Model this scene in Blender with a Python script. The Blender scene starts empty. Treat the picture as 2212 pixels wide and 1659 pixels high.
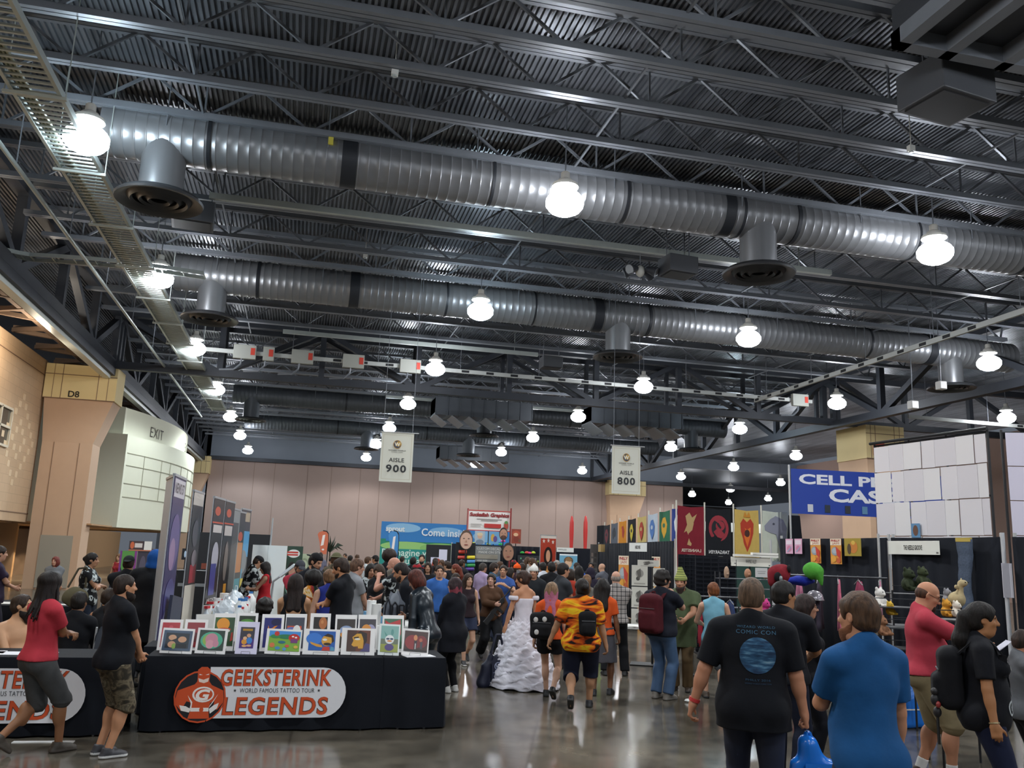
EXPO, WORLD, GLOBE, LAMP_W = 0.15, 0.14, 52.0, 470.0
import bpy, bmesh, math, random
import numpy as np
from mathutils import Vector, Matrix
random.seed(7)
SC = bpy.context.scene
COL = SC.collection
# ---------------------------------------------------------------- camera, world, exposure
CAM_H = 1.92
_R = np.array([[0.97129, 0.08073, 0.22369], [-0.23520, 0.17767, 0.95566], [0.03741, -0.98082, 0.19155]])
F_PX, CX, CY = 1853.0, 1106.0, 829.5
def _axes():
    v1 = np.array([642 - CX, 1180 - CY, F_PX]); v2 = np.array([9000 - CX, 1485 - CY, F_PX])
    d = v1 / np.linalg.norm(v1); r = v2 - d * (v2 @ d); r /= np.linalg.norm(r)
    return np.stack([r, d, -np.cross(d, r)])
_R = _axes()
cam_data = bpy.data.cameras.new('camera'); cam = bpy.data.objects.new('camera', cam_data); COL.objects.link(cam)
cam_data.sensor_fit = 'HORIZONTAL'; cam_data.sensor_width = 36.0; cam_data.lens = F_PX / 2212 * 36.0
cam_data.clip_end = 400; cam_data.clip_start = 0.05
_m = np.stack([_R[:, 0], -_R[:, 1], -_R[:, 2]], axis=1)
cam.matrix_world = Matrix([[*_m[0], 0], [*_m[1], 0], [*_m[2], CAM_H], [0, 0, 0, 1]])
SC.camera = cam
SC.view_settings.view_transform = 'Standard'; SC.view_settings.look = 'None'
SC.view_settings.exposure = EXPO; SC.view_settings.gamma = 1.0; SC.view_settings.use_curve_mapping = False
SC.cycles.max_bounces = 5; SC.cycles.diffuse_bounces = 3; SC.cycles.glossy_bounces = 3; SC.cycles.transparent_max_bounces = 8
SC.cycles.use_denoising = True; SC.cycles.caustics_reflective = False; SC.cycles.caustics_refractive = False
SC.cycles.sample_clamp_indirect = 4.0; SC.cycles.use_light_tree = True
world = bpy.data.worlds.new('hall_air'); SC.world = world; world.use_nodes = True
world.node_tree.nodes['Background'].inputs[0].default_value = (0.74, 0.84, 1.0, 1)
world.node_tree.nodes['Background'].inputs[1].default_value = WORLD
LAMP_Z = 9.0
LAMP_COLS = [-4.2, 4.65, 13.3, 22.3, 31.1, 40.5, 49.5]; LAMP_ROWS = [-10.6, -1.8, 6.9, 15.5, 23.8, 32.4, 41.0, 49.8, 58.2, 67.4, 76.5, 85.0, 94.0]

def at_y(px, py, Y):        # world point where the photo's line of sight meets the plane Y
    q = _R @ np.array([px - CX, py - CY, F_PX]); q = q * Y / q[1]; return Vector((q[0], q[1], q[2] + CAM_H))
def at_z(px, py, Z):
    q = _R @ np.array([px - CX, py - CY, F_PX]); q = q * (Z - CAM_H) / q[2]; return Vector((q[0], q[1], q[2] + CAM_H))
def at_d(px, py, D):
    q = _R @ np.array([px - CX, py - CY, F_PX]); q = q * D / F_PX; return Vector((q[0], q[1], q[2] + CAM_H))

# ---------------------------------------------------------------- materials
def lin(c):
    if isinstance(c, str):
        c = c.lstrip('#'); c = ''.join(q * 2 for q in c) if len(c) == 3 else c; c = [int(c[i:i + 2], 16) / 255 for i in (0, 2, 4)]
        c = [v / 12.92 if v <= 0.04045 else ((v + 0.055) / 1.055) ** 2.4 for v in c]
    return (c[0], c[1], c[2], 1.0)
_mats = {}
class NT:
    def __init__(s, name):
        s.m = bpy.data.materials.new(name); s.m.use_nodes = True; s.t = s.m.node_tree
        s.b = s.t.nodes['Principled BSDF']
    def n(s, typ, **kw):
        o = s.t.nodes.new(typ)
        for k, v in kw.items():
            if k[0] == 'i' and k[1:].isdigit(): o.inputs[int(k[1:])].default_value = v
            elif k in o.inputs and not hasattr(o, k): o.inputs[k].default_value = v
            else:
                try: setattr(o, k, v)
                except Exception: o.inputs[k].default_value = v
        return o
    def l(s, a, b): s.t.links.new(a, b)
    def coords(s, scale=(1, 1, 1), rot=(0, 0, 0), loc=(0, 0, 0)):
        tc = s.n('ShaderNodeTexCoord'); mp = s.n('ShaderNodeMapping')
        mp.inputs['Scale'].default_value = scale; mp.inputs['Rotation'].default_value = rot; mp.inputs['Location'].default_value = loc
        s.l(tc.outputs['Object'], mp.inputs['Vector']); return mp.outputs[0]
    def ramp(s, fac, stops, interp='LINEAR'):
        r = s.n('ShaderNodeValToRGB'); cr = r.color_ramp; cr.interpolation = interp
        while len(cr.elements) > 1: cr.elements.remove(cr.elements[-1])
        cr.elements[0].position = stops[0][0]; cr.elements[0].color = lin(stops[0][1])
        for p, c in stops[1:]:
            e = cr.elements.new(p); e.color = lin(c)
        s.l(fac, r.inputs[0]); return r.outputs[0]
    def mix(s, fac, a, b, mode='MIX'):
        m = s.n('ShaderNodeMix', data_type='RGBA', blend_type=mode)
        for sock, v in ((m.inputs[0], fac), (m.inputs[6], a), (m.inputs[7], b)):
            if hasattr(v, 'links'): s.l(v, sock)
            else: sock.default_value = v
        return m.outputs[2]
    def math(s, op, a, b=0.0):
        m = s.n('ShaderNodeMath', operation=op)
        for sock, v in ((m.inputs[0], a), (m.inputs[1], b)):
            if hasattr(v, 'links'): s.l(v, sock)
            else: sock.default_value = v
        return m.outputs[0]
    def bump(s, h, strength=0.3, dist=0.02):
        b = s.n('ShaderNodeBump'); b.inputs['Strength'].default_value = strength; b.inputs['Distance'].default_value = dist
        s.l(h, b.inputs['Height']); s.l(b.outputs[0], s.b.inputs['Normal'])
def mat(color, rough=0.6, metal=0.0, noise=0.0, nscale=8.0, emit=0.0, name=None, spec=0.5, bump=0.0, alpha=1.0, trans=0.0, dirt=None):
    key = (str(color), rough, metal, noise, nscale, emit, spec, bump, alpha, trans)
    if key in _mats: return _mats[key]
    t = NT(name or 'm_%d' % len(_mats)); b = t.b
    c = lin(color)
    b.inputs['Base Color'].default_value = c; b.inputs['Roughness'].default_value = rough; b.inputs['Metallic'].default_value = metal
    b.inputs['Specular IOR Level'].default_value = spec
    if noise or bump:
        nz = t.n('ShaderNodeTexNoise'); nz.inputs['Scale'].default_value = nscale; nz.inputs['Detail'].default_value = 4
        t.l(t.coords(), nz.inputs['Vector'])
        if noise:
            lo = [v * (1 - noise) for v in c[:3]] + [1]; hi = [min(1, v * (1 + noise)) for v in c[:3]] + [1]
            t.l(t.mix(nz.outputs[0], lo, hi), b.inputs['Base Color'])
        if bump: t.bump(nz.outputs[0], bump)
    if emit: b.inputs['Emission Color'].default_value = c; b.inputs['Emission Strength'].default_value = emit
    if alpha < 1: b.inputs['Alpha'].default_value = alpha
    if trans: b.inputs['Transmission Weight'].default_value = trans
    _mats[key] = t.m; return t.m
def cloth(color, noise=0.18, nscale=9.0, rough=0.85): return mat(color, rough, 0, noise, nscale, spec=0.25, bump=0.25)
# ---------------------------------------------------------------- object helpers
def tag(o, label=None, cat=None, group=None, kind=None):
    if label: o['label'] = label
    if cat: o['category'] = cat
    if group: o['group'] = group
    if kind: o['kind'] = kind
    return o
def thing(name, label, cat, loc=(0, 0, 0), rz=0.0, group=None):
    o = bpy.data.objects.new(name, None); COL.objects.link(o); o.empty_display_size = 0.1
    o.location = loc; o.rotation_euler = (0, 0, rz); return tag(o, label, cat, group)
def copy_tree(o, parent=None):
    c = o.copy(); COL.objects.link(c)
    if parent is not None: c.parent = parent
    for ch in list(o.children): copy_tree(ch, c)
    return c
def frame(d):
    d = Vector(d).normalized(); up = Vector((0, 0, 1)) if abs(d.z) < 0.95 else Vector((1, 0, 0))
    x = d.cross(up).normalized(); return x, x.cross(d).normalized(), d
class MB:
    def __init__(s): s.v = []; s.f = []; s.mi = []; s.m = 0
    def add(s, vs, fs):
        o = len(s.v); s.v += [tuple(v) for v in vs]; s.f += [tuple(i + o for i in f) for f in fs]; s.mi += [s.m] * len(fs); return s
    def box(s, c, d, rz=0.0, M=None):
        hx, hy, hz = d[0] / 2, d[1] / 2, d[2] / 2
        P = [Vector((x, y, z)) for z in (-hz, hz) for y in (-hy, hy) for x in (-hx, hx)]
        if M is None: M = Matrix.Rotation(rz, 3, 'Z')
        c = Vector(c)
        return s.add([M @ p + c for p in P], [(0, 2, 3, 1), (4, 5, 7, 6), (0, 1, 5, 4), (2, 6, 7, 3), (0, 4, 6, 2), (1, 3, 7, 5)])
    def b2(s, lo, hi): return s.box([(a + b) / 2 for a, b in zip(lo, hi)], [abs(b - a) for a, b in zip(lo, hi)])
    def bar(s, a, b, w, h=None):     # square bar from a to b
        a, b = Vector(a), Vector(b); h = h or w; x, y, d = frame(b - a)
        P = [p + x * (sx * w / 2) + y * (sy * h / 2) for p in (a, b) for sy in (-1, 1) for sx in (-1, 1)]
        return s.add(P, [(0, 2, 3, 1), (4, 5, 7, 6), (0, 1, 5, 4), (2, 6, 7, 3), (0, 4, 6, 2), (1, 3, 7, 5)])
    def cyl(s, a, b, r, n=10, r2=None, cap=True):
        a, b = Vector(a), Vector(b); x, y, d = frame(b - a); r2 = r if r2 is None else r2
        P = [p + (x * math.cos(2 * math.pi * i / n) + y * math.sin(2 * math.pi * i / n)) * q for p, q in ((a, r), (b, r2)) for i in range(n)]
        F = [(i, (i + 1) % n, n + (i + 1) % n, n + i) for i in range(n)]
        if cap: F += [tuple(range(n - 1, -1, -1)), tuple(range(n, 2 * n))]
        return s.add(P, F)
    def tube(s, pts, r, n=8):
        for a, b in zip(pts[:-1], pts[1:]): s.cyl(a, b, r, n)
        return s
    def lathe(s, prof, c=(0, 0, 0), n=20, close=False):    # prof: (r, z)
        c = Vector(c); P = []; F = []
        for r, z in prof:
            for i in range(n):
                a = 2 * math.pi * i / n; P.append(c + Vector((r * math.cos(a), r * math.sin(a), z)))
        for k in range(len(prof) - 1):
            for i in range(n):
                j = (i + 1) % n; F.append((k * n + i, k * n + j, (k + 1) * n + j, (k + 1) * n + i))
        return s.add(P, F)
    def grid(s, nx, ny, fn):
        P = [fn(i / nx, j / ny) for j in range(ny + 1) for i in range(nx + 1)]
        return s.add(P, [(j * (nx + 1) + i, j * (nx + 1) + i + 1, (j + 1) * (nx + 1) + i + 1, (j + 1) * (nx + 1) + i) for j in range(ny) for i in range(nx)])
    def ball(s, c, r, n=10, m=7, M=None):
        c = Vector(c); r = (r, r, r) if not hasattr(r, '__len__') else r; P = []; F = []
        for j in range(m + 1):
            t = math.pi * j / m
            for i in range(n):
                p = 2 * math.pi * i / n; q = Vector((r[0] * math.sin(t) * math.cos(p), r[1] * math.sin(t) * math.sin(p), r[2] * math.cos(t)))
                P.append(c + (M @ q if M is not None else q))
        for j in range(m):
            for i in range(n):
                k = (i + 1) % n; F.append((j * n + i, (j + 1) * n + i, (j + 1) * n + k, j * n + k))
        return s.add(P, F)
    def build(s, name, mats, parent=None, smooth=False, kind=None, bevel=0):
        me = bpy.data.meshes.new(name); me.from_pydata(s.v, [], s.f)
        mats = mats if isinstance(mats, (list, tuple)) else [mats]
        for m in mats: me.materials.append(m)
        if len(mats) > 1: me.polygons.foreach_set('material_index', s.mi)
        if smooth:
            me.polygons.foreach_set('use_smooth', [True] * len(me.polygons))
            if smooth is not True: me.set_sharp_from_angle(angle=math.radians(smooth))
        me.update(); o = bpy.data.objects.new(name, me); COL.objects.link(o)
        if parent is not None: o.parent = parent
        if kind: o['kind'] = kind
        if bevel:
            md = o.modifiers.new('b', 'BEVEL'); md.width = bevel; md.segments = 2; md.limit_method = 'ANGLE'
        return o
def text_mesh(txt, size=1.0, bold=0.0, shear=0.0, align='CENTER', depth=0.0, spacing=1.0):
    if 'M' in txt: bold = 0.0
    cu = bpy.data.curves.new('lettering', 'FONT'); cu.body = txt; cu.size = size; cu.align_x = align; cu.align_y = 'CENTER'
    cu.offset = bold * size; cu.shear = shear; cu.extrude = depth; cu.space_character = spacing; cu.resolution_u = 3
    o = bpy.data.objects.new('lettering', cu); COL.objects.link(o)
    dg = bpy.context.evaluated_depsgraph_get(); dg.update(); me = o.evaluated_get(dg).to_mesh()
    V = [tuple(v.co) for v in me.vertices]; Fs = [tuple(p.vertices) for p in me.polygons]
    o.evaluated_get(dg).to_mesh_clear(); bpy.data.objects.remove(o); bpy.data.curves.remove(cu)
    return V, Fs
# graphic panel standing in local XZ, front facing -Y; origin at the centre of its lower edge
def graphic(name, w, h, base, items=(), parent=None, thick=0.004, off=0.0012, warp=None, mirror=False, outline=None, rough=0.55, res=1, loc=(0, 0, 0)):
    """items: ('e',cx,cy,rx,ry,col[,rot]) ('p',[(x,y)..],col) ('r',x0,y0,x1,y1,col) ('t',text,cx,cy,height,col[,opts]) in fractions of w,h (y up)"""
    mb = MB(); mats = [mat(base, rough) if isinstance(base, str) else base]; idx = {}
    W = warp or (lambda x, z: 0.0)
    if outline is None:
        if res > 1:
            for sgn in (-1, 1):
                g = MB().grid(res, res, lambda u, v: ((u - .5) * w, sgn * thick / 2 + W((u - .5) * w, v * h), v * h))
                fs = g.f if sgn < 0 else [f[::-1] for f in g.f]
                mb.add(g.v, fs)
        else: mb.b2((-w / 2, -thick / 2, 0), (w / 2, thick / 2, h))
    else:
        n = len(outline)
        for y, rev in ((-thick / 2, False), (thick / 2, True)):
            P = [((x - .5) * w, y + W((x - .5) * w, z * h), z * h) for x, z in outline]
            mb.add(P, [tuple(range(n))[::-1] if rev else tuple(range(n))])
        o = len(mb.v) - 2 * n; fs = [(o + i, o + n + i, o + n + (i + 1) % n, o + (i + 1) % n) for i in range(n)]
        mb.f += fs; mb.mi += [0] * n
    for k, it in enumerate(items):
        y = -thick / 2 - off * (1 + k * 0.35)
        col = {'e': 5, 'p': 2, 'r': 5, 't': 5}[it[0]]; c = it[col]
        if c not in idx: idx[c] = len(mats); mats.append(mat(c, rough) if isinstance(c, str) else c)
        mb.m = idx[c]
        if it[0] == 'e':
            rot = it[6] if len(it) > 6 else 0; P = []
            for i in range(20):
                a = 2 * math.pi * i / 20; ex, ez = it[3] * w * math.cos(a), it[4] * h * math.sin(a)
                P.append((it[1] * w - w / 2 + ex * math.cos(rot) - ez * math.sin(rot), it[2] * h + ex * math.sin(rot) + ez * math.cos(rot)))
            fs = [tuple(range(20))]
        elif it[0] == 'p': P = [(x * w - w / 2, z * h) for x, z in it[1]]; fs = [tuple(range(len(P)))]
        elif it[0] == 'r':
            x0, z0, x1, z1 = it[1] * w - w / 2, it[2] * h, it[3] * w - w / 2, it[4] * h; P = [(x0, z0), (x1, z0), (x1, z1), (x0, z1)]; fs = [(0, 1, 2, 3)]
        else:
            op = it[6] if len(it) > 6 else {}
            V, fs = text_mesh(it[1], it[4] * h * 1.38, op.get('bold', 0.012), op.get('shear', 0), op.get('align', 'CENTER'), spacing=op.get('sp', 1.0))
            sx = op.get('sx', 1.0); mw = op.get('maxw')
            if V:
                x0 = min(v[0] for v in V); x1 = max(v[0] for v in V); z0 = min(v[1] for v in V); z1 = max(v[1] for v in V)
                if mw: sx = mw * w / max(1e-6, x1 - x0)
                if op.get('fit'): sz = it[4] * h / max(1e-6, z1 - z0)
                else: sz = 1.0
                mx, mz = (x0 + x1) / 2, (z0 + z1) / 2
                P = [((v[0] - mx) * sx + it[2] * w - w / 2, (v[1] - mz) * sz + it[3] * h) for v in V]
            else: P = []; fs = []
        mb.add([(x, y + W(x, z), z) for x, z in P], fs)
    if mirror: mb.v = [(-x, y, z) for x, y, z in mb.v]; mb.f = [f[::-1] for f in mb.f]
    o = mb.build(name, mats, parent); o.location = loc; return o
# ================================================================ THE HALL
M_STEEL = mat('#7a7f86', 0.42, 0.25, 0.15, 3.0, name='joist_steel')
M_DARK = mat('#33373e', 0.55, 0.2, 0.2, 2.0, name='dark_steel')
M_GALV = mat('#b4bcb8', 0.4, 0.25, 0.1, 6.0, name='galvanised')
M_DUCT = mat('#85878a', 0.36, 0.5, 0.10, 1.5, name='duct_metal')
M_DKDUCT = mat('#2b2e33', 0.5, 0.3, name='duct_collar')
M_WHITE = mat('#e9ebe6', 0.5, name='white_paint')
M_BLACK = mat('#0d0e11', 0.6, name='black_plain')
def floor_mat():
    t = NT('polished_concrete'); b = t.b
    n1 = t.n('ShaderNodeTexNoise'); n1.inputs['Scale'].default_value = 0.45; n1.inputs['Detail'].default_value = 8; n1.inputs['Roughness'].default_value = 0.62
    t.l(t.coords((1, 0.8, 1)), n1.inputs['Vector'])
    n2 = t.n('ShaderNodeTexNoise'); n2.inputs['Scale'].default_value = 2.6; n2.inputs['Detail'].default_value = 6; t.l(t.coords(), n2.inputs['Vector'])
    c = t.ramp(n1.outputs[0], [(0.30, '#3e3a33'), (0.45, '#595349'), (0.58, '#6e675b'), (0.72, '#837969')])
    c2 = t.ramp(n2.outputs[0], [(0.3, '#8a8a88'), (0.55, '#ffffff'), (0.75, '#dcd2c4')])
    c = t.mix(0.6, c, c2, 'MULTIPLY')
    v = t.n('ShaderNodeTexVoronoi', feature='DISTANCE_TO_EDGE'); v.inputs['Scale'].default_value = 0.22; t.l(t.coords((1, 1, 1), (0, 0, .3)), v.inputs['Vector'])
    cr = t.ramp(v.outputs[0], [(0.0, '#6a655d'), (0.004, '#ffffff')]); c = t.mix(0.5, c, cr, 'MULTIPLY')
    t.l(c, b.inputs['Base Color'])
    r = t.n('ShaderNodeMapRange'); r.inputs[3].default_value = 0.08; r.inputs[4].default_value = 0.24; t.l(n1.outputs[0], r.inputs[0]); t.l(r.outputs[0], b.inputs['Roughness'])
    b.inputs['Specular IOR Level'].default_value = 0.55
    n3 = t.n('ShaderNodeTexNoise'); n3.inputs['Scale'].default_value = 5.0; t.l(t.coords(), n3.inputs['Vector']); t.bump(n3.outputs[0], 0.04, 0.02)
    return t.m
MB().b2((-22, -13, -0.2), (70, 135, 0)).build('floor', floor_mat(), kind='structure')
# --- roof deck: corrugated sheet, ribs running away from the camera
def deck():
    mb = MB(); z = 11.1; p = 0.11; xs = []; x = -12.0
    while x < 44: xs += [(x, z), (x + p * .45, z), (x + p * .55, z + .05), (x + p * .9, z + .05)]; x += p
    ys = [-13, 10, 20, 36, 54, 72.6]
    P = [(a, y, b) for y in ys for a, b in xs]; n = len(xs)
    mb.add(P, [(j * n + i, (j + 1) * n + i, (j + 1) * n + i + 1, j * n + i + 1) for j in range(len(ys) - 1) for i in range(n - 1)])
    t = NT('roof_deck'); t.b.inputs['Metallic'].default_value = 0.55; t.b.inputs['Roughness'].default_value = 0.36
    nz = t.n('ShaderNodeTexNoise'); nz.inputs['Scale'].default_value = 1.2; nz.inputs['Detail'].default_value = 5; t.l(t.coords((3, .35, 1)), nz.inputs['Vector'])
    t.l(t.ramp(nz.outputs[0], [(0.3, '#565a60'), (0.7, '#858990')]), t.b.inputs['Base Color'])
    mb.build('ceiling', t.m, kind='structure')
    MB().b2((-14, -13, 11.3), (44, 72.6, 11.4)).b2((26, 72.6, 11.1), (72, 135, 11.2)).build('ceiling_slab', M_DARK, kind='structure')
deck()
# --- open web joists
def joist_mesh():
    mb = MB(); x0, x1 = -7.6, 24.4; zb, zt = 10.2, 10.98
    for s in (-.055, .055): mb.b2((x0, s - .045, zb - .06), (x1, s + .045, zb + .06)); mb.b2((x0, s - .045, zt - .06), (x1, s + .045, zt + .06))
    x = x0; step = 2.05; up = True; k = 0
    while x < x1 - .2:
        xm = min(x + step / 2, x1); xe = min(x + step, x1)
        mb.bar((x, 0, zt), (xm, 0, zb), .05); mb.bar((xm, 0, zb), (xe, 0, zt), .05)
        if k % 2 == 0: mb.bar((xm, 0, zb), (xm, 0, zt), .035)
        x += step; k += 1
    return mb
J = joist_mesh().build('roof_joist', M_STEEL, kind='structure')
js = [3.0, 5.3, 7.3, 8.55, 9.8, 11.09, 12.35, 13.75, 15.3, 16.75, 18.3, 21.05, 23.56, 25.2, 27.6, 30.39, 32.8] + [38 + 2.1 * i for i in range(16)]
for i, y in enumerate(js):
    o = J if i == 0 else J.copy()
    if i: COL.objects.link(o)
    o.location = (0, y, 0)
# bridging rods across the joists
mb = MB()
for x in (-2.5, 5.2, 12.9, 19.5):
    mb.bar((x, 1, 10.25), (x, 35, 10.25), .04); mb.bar((x, 38, 10.25), (x, 71, 10.25), .04)
mb.build('joist_bridging', M_STEEL, kind='structure')
# --- deep girders
def girder(name, a, b, zb, zt, bay, w=.3, both=True):
    mb = MB(); a = Vector((*a, 0)); b = Vector((*b, 0)); L = (b - a).length; d = (b - a).normalized(); n = max(1, round(L / bay))
    P = lambda s, z: a + d * s + Vector((0, 0, z))
    mb.bar(P(0, zb), P(L, zb), w, w * 1.0); mb.bar(P(0, zt), P(L, zt), w, w)
    for i in range(n + 1):
        s = L * i / n; mb.bar(P(s, zb), P(s, zt), w * .75)
        if i < n:
            e = L * (i + 1) / n
            if i % 2 == 0: mb.bar(P(s, zt), P(e, zb), w * .7)
            else: mb.bar(P(s, zb), P(e, zt), w * .7)
    return mb.build(name, M_DARK, kind='structure')
girder('roof_girder', (-7.75, 2), (-7.75, 72), 8.75, 10.9, 4.4, .34)
girder('roof_girder', (24.7, 2), (24.7, 72), 8.6, 10.9, 4.4, .34)
girder('roof_girder', (-7.7, 36.2), (24.7, 36.2), 8.72, 10.9, 4.1, .3)
girder('roof_girder', (24.9, 36.2), (44, 36.2), 8.72, 10.9, 4.1, .3)
girder('roof_girder', (-7.7, 37.6), (24.7, 37.6), 9.0, 10.9, 4.1, .22)
# partition tracks hung under the girders
mb = MB(); mb.b2((-8.05, 6, 8.28), (-7.55, 72, 8.55)); mb.build('partition_track', M_DARK, kind='structure')
for y0, y1 in ((18.0, 36.0), (38.2, 58.5), (60.5, 70.5)):
    MB().b2((-7.95, y0, 8.14), (-7.68, y1, 8.29)).build('trim_1', mat('#c9cec6', .4, .2), kind='structure')
# ceiling lattice between girder and the brick wall
mb = MB()
for i in range(24):
    y = 8 + i * 2.7
    mb.bar((-10.2, y, 8.95), (-7.8, y + 1.35, 8.95), .14); mb.bar((-10.2, y + 2.7, 8.95), (-7.8, y + 1.35, 8.95), .14)
    mb.bar((-10.2, y, 9.05), (-7.8, y, 9.05), .12)
mb.b2((-9.1, 6, 8.9), (-8.95, 72, 9.02))
mb.build('ceiling_lattice', mat('#6e5a4a', .7), kind='structure')
# --- walls
def block_wall(name, base, bw, bh, mortar=0.012, axis='x', tone=.06):
    t = NT(name); tc = t.n('ShaderNodeTexCoord'); sp = t.n('ShaderNodeSeparateXYZ'); cb = t.n('ShaderNodeCombineXYZ')
    t.l(tc.outputs['Object'], sp.inputs[0]); t.l(sp.outputs['Y' if axis == 'x' else 'X'], cb.inputs[0]); t.l(sp.outputs['Z'], cb.inputs[1])
    br = t.n('ShaderNodeTexBrick'); br.inputs['Scale'].default_value = 1.0; br.inputs['Brick Width'].default_value = bw; br.inputs['Row Height'].default_value = bh
    br.inputs['Mortar Size'].default_value = mortar; c = lin(base)
    br.inputs['Color1'].default_value = c; br.inputs['Color2'].default_value = [v * (1 - tone) for v in c[:3]] + [1]; br.inputs['Mortar'].default_value = [v * .84 for v in c[:3]] + [1]
    t.l(cb.outputs[0], br.inputs['Vector']); t.l(br.outputs[0], t.b.inputs['Base Color']); t.b.inputs['Roughness'].default_value = .8
    return t.m
M_BLOCK = block_wall('tan_block', '#d0b08e', .62, .31)
M_PINK = mat('#c5a488', .8, 0, .05, 2.0, name='pier_render')
M_CREAM = mat('#e6d09a', .8, 0, .04, 2.0, name='pier_cap')
M_JOINT = mat('#8a6f5b', .9)
M_BACK = mat('#a8938a', .85, 0, .06, .6, name='partition_fabric')
M_SEAM = mat('#8a766d', .9)
mb = MB()       # left wall with overhanging upper part, a window opening's frame and a diamond of light blocks
mb.b2((-10.6, -4, 2.45), (-10.1, 36.6, 8.7)); mb.b2((-12.2, -4, 0), (-11.7, 36.6, 2.45)); mb.b2((-11.7, -4, 2.4), (-10.6, 36.6, 2.46))
mb.m = 1
for k in range(-5, 6):
    for q in range(-5, 6):
        if abs(k) + abs(q) in (5, 2) or (k == 0 and abs(q) == 5): mb.b2((-10.1, 34.2 + k * .34 - .13, 5.35 + q * .31 - .11), (-10.088, 34.2 + k * .34 + .13, 5.35 + q * .31 + .11))
mb.m = 2; mb.b2((-10.1, -4, 8.1), (-10.08, 36.6, 8.13)); mb.b2((-10.1, -4, 2.75), (-10.08, 36.6, 2.78))
mb.build('wall_left', [M_BLOCK, mat('#e3c9a6', .8), M_JOINT], kind='structure')
w = MB()
for z in (4.95, 5.6, 6.25): w.b2((-10.12, 29.5, z - .04), (-10.02, 33.0, z + .04))
for y in (29.5, 30.7, 31.9, 33.0): w.b2((-10.12, y - .04, 4.95), (-10.02, y + .04, 6.25))
wf = w.build('window_1', mat('#d8cdb8', .6), kind='structure')
MB().b2((-10.11, 29.5, 4.95), (-10.09, 33.0, 6.25)).build('window_pane', mat('#4b4a44', .12, 0), wf)
def pier(name, x0, x1, y0, y1, top=8.6, cap=1.35, door=False, tag_txt=None):
    mb = MB(); hx = (x1 - x0); ins = hx * .0
    zc = top - cap
    # shaft, then a flare below the cap
    sx0, sx1 = x0 + .28 * .6, x1 - .62
    mb.b2((sx0, y0 + .12, 0), (sx1, y1, zc - 1.7))
    a = [(sx0, zc - 1.7), (sx1, zc - 1.7), (x1 - .05, zc), (x0 + .05, zc)]
    for (pa, pb) in [(0, 1)]:
        P = []
        for (x, z), (yy) in zip(a, (y0 + .12, y0 + .12, y0, y0)): P.append((x, yy, z))
        for (x, z) in a: P.append((x, y1, z))
        mb.add(P, [(0, 1, 2, 3), (7, 6, 5, 4), (1, 5, 6, 2), (0, 3, 7, 4)])
    mb.m = 1; mb.b2((x0, y0 - .05, zc), (x1, y1, top))
    mb.m = 2
    for fx in (.24, .74):
        x = x0 + hx * fx; mb.b2((x - .012, y0 - .062, zc), (x + .012, y0 - .04, top))
        mb.b2((sx0 + (sx1 - sx0) * fx - .012, y0 + .105, 0), (sx0 + (sx1 - sx0) * fx + .012, y0 + .13, zc - 1.7))
    for fx in (.12, .88): mb.b2((x0 + hx * fx - .01, y0 - .06, zc), (x0 + hx * fx + .01, y0 - .04, top))
    mb.b2((x0, y0 - .062, top - .42), (x1, y0 - .04, top - .39)); mb.b2((x0, y0 - .062, zc - .015), (x1, y0 - .04, zc + .015))
    mats = [M_PINK, M_CREAM, M_JOINT, mat('#9b9486', .6)]
    if door: mb.m = 3; mb.b2((sx0 + .42, y0 + .09, 0.05), (sx1 - .26, y0 + .125, 2.0))
    o = mb.build(name, mats, kind='structure')
    if tag_txt:
        V, Fs = text_mesh(tag_txt, .34, .02)
        t = MB().add([(v[0] + x0 + hx * .42, y0 - .066, v[1] + zc + .17) for v in V], Fs).build('lettering', mat('#2b2620', .8), o)
    return o
pier('pillar_left', -10.05, -7.45, 36.2, 37.6, 8.6, 1.35, True, 'D8')
pier('pillar_left', -9.6, -7.15, 70.9, 72, 8.6, 1.35, False, 'D4')
pr = pier('pillar_right', 25.9, 28.0, 35.5, 37.8, 8.6, 1.6)
for x, t in ((26.55, 'D11'), (27.6, 'D11')):
    V, Fs = text_mesh('D11', .3, .01)
    MB().b2((x - .3, 35.40, 7.15), (x + .3, 35.43, 7.75)).build('number_plate', mat('#c9492e', .6), pr)
    MB().add([(v[0] + x, 35.39, v[1] + 7.45) for v in V], Fs).build('lettering', mat('#f0d8c8', .7), pr)
pier('pillar_back', 26.0, 29.4, 71.0, 72, 8.6, 1.3)
mb = MB(); mb.b2((-7.4, 72, 0), (33.4, 72.4, 8.62)); mb.m = 1
x = -6.2; k = 0
while x < 33: mb.b2((x - .02, 71.985, 0), (x + .02, 72.0, 8.6)); x += (2.35, 1.6, 2.6, 1.9)[k % 4]; k += 1
mb.build('wall_back', [M_BACK, M_SEAM], kind='structure')
mb = MB(); mb.b2((-10.5, 72.0, 8.62), (33.4, 72.5, 11.3)); mb.b2((33.4, 72.0, 10.2), (60, 72.5, 11.3)); mb.b2((-10.6, 72, 0), (-7.3, 72.5, 11.3))
mb.build('wall_back_upper', mat('#7d8590', .7, 0, .15, .5), kind='structure')
MB().b2((-7.4, 71.6, 8.45), (44, 71.95, 8.75)).build('trim_2', M_DARK, kind='structure')
MB().b2((30, 134, 0), (72, 134.4, 11)).build('wall_far', mat('#59544f', .8), kind='structure')
MB().b2((45, 20, 0), (45.3, 72, 11)).build('wall_right', mat('#a58a7e', .8), kind='structure')
MB().b2((34.5, 88, 5.2), (52, 88.4, 6.2)).build('trim_3', mat('#d9dcd6', .6), kind='structure')
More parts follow.
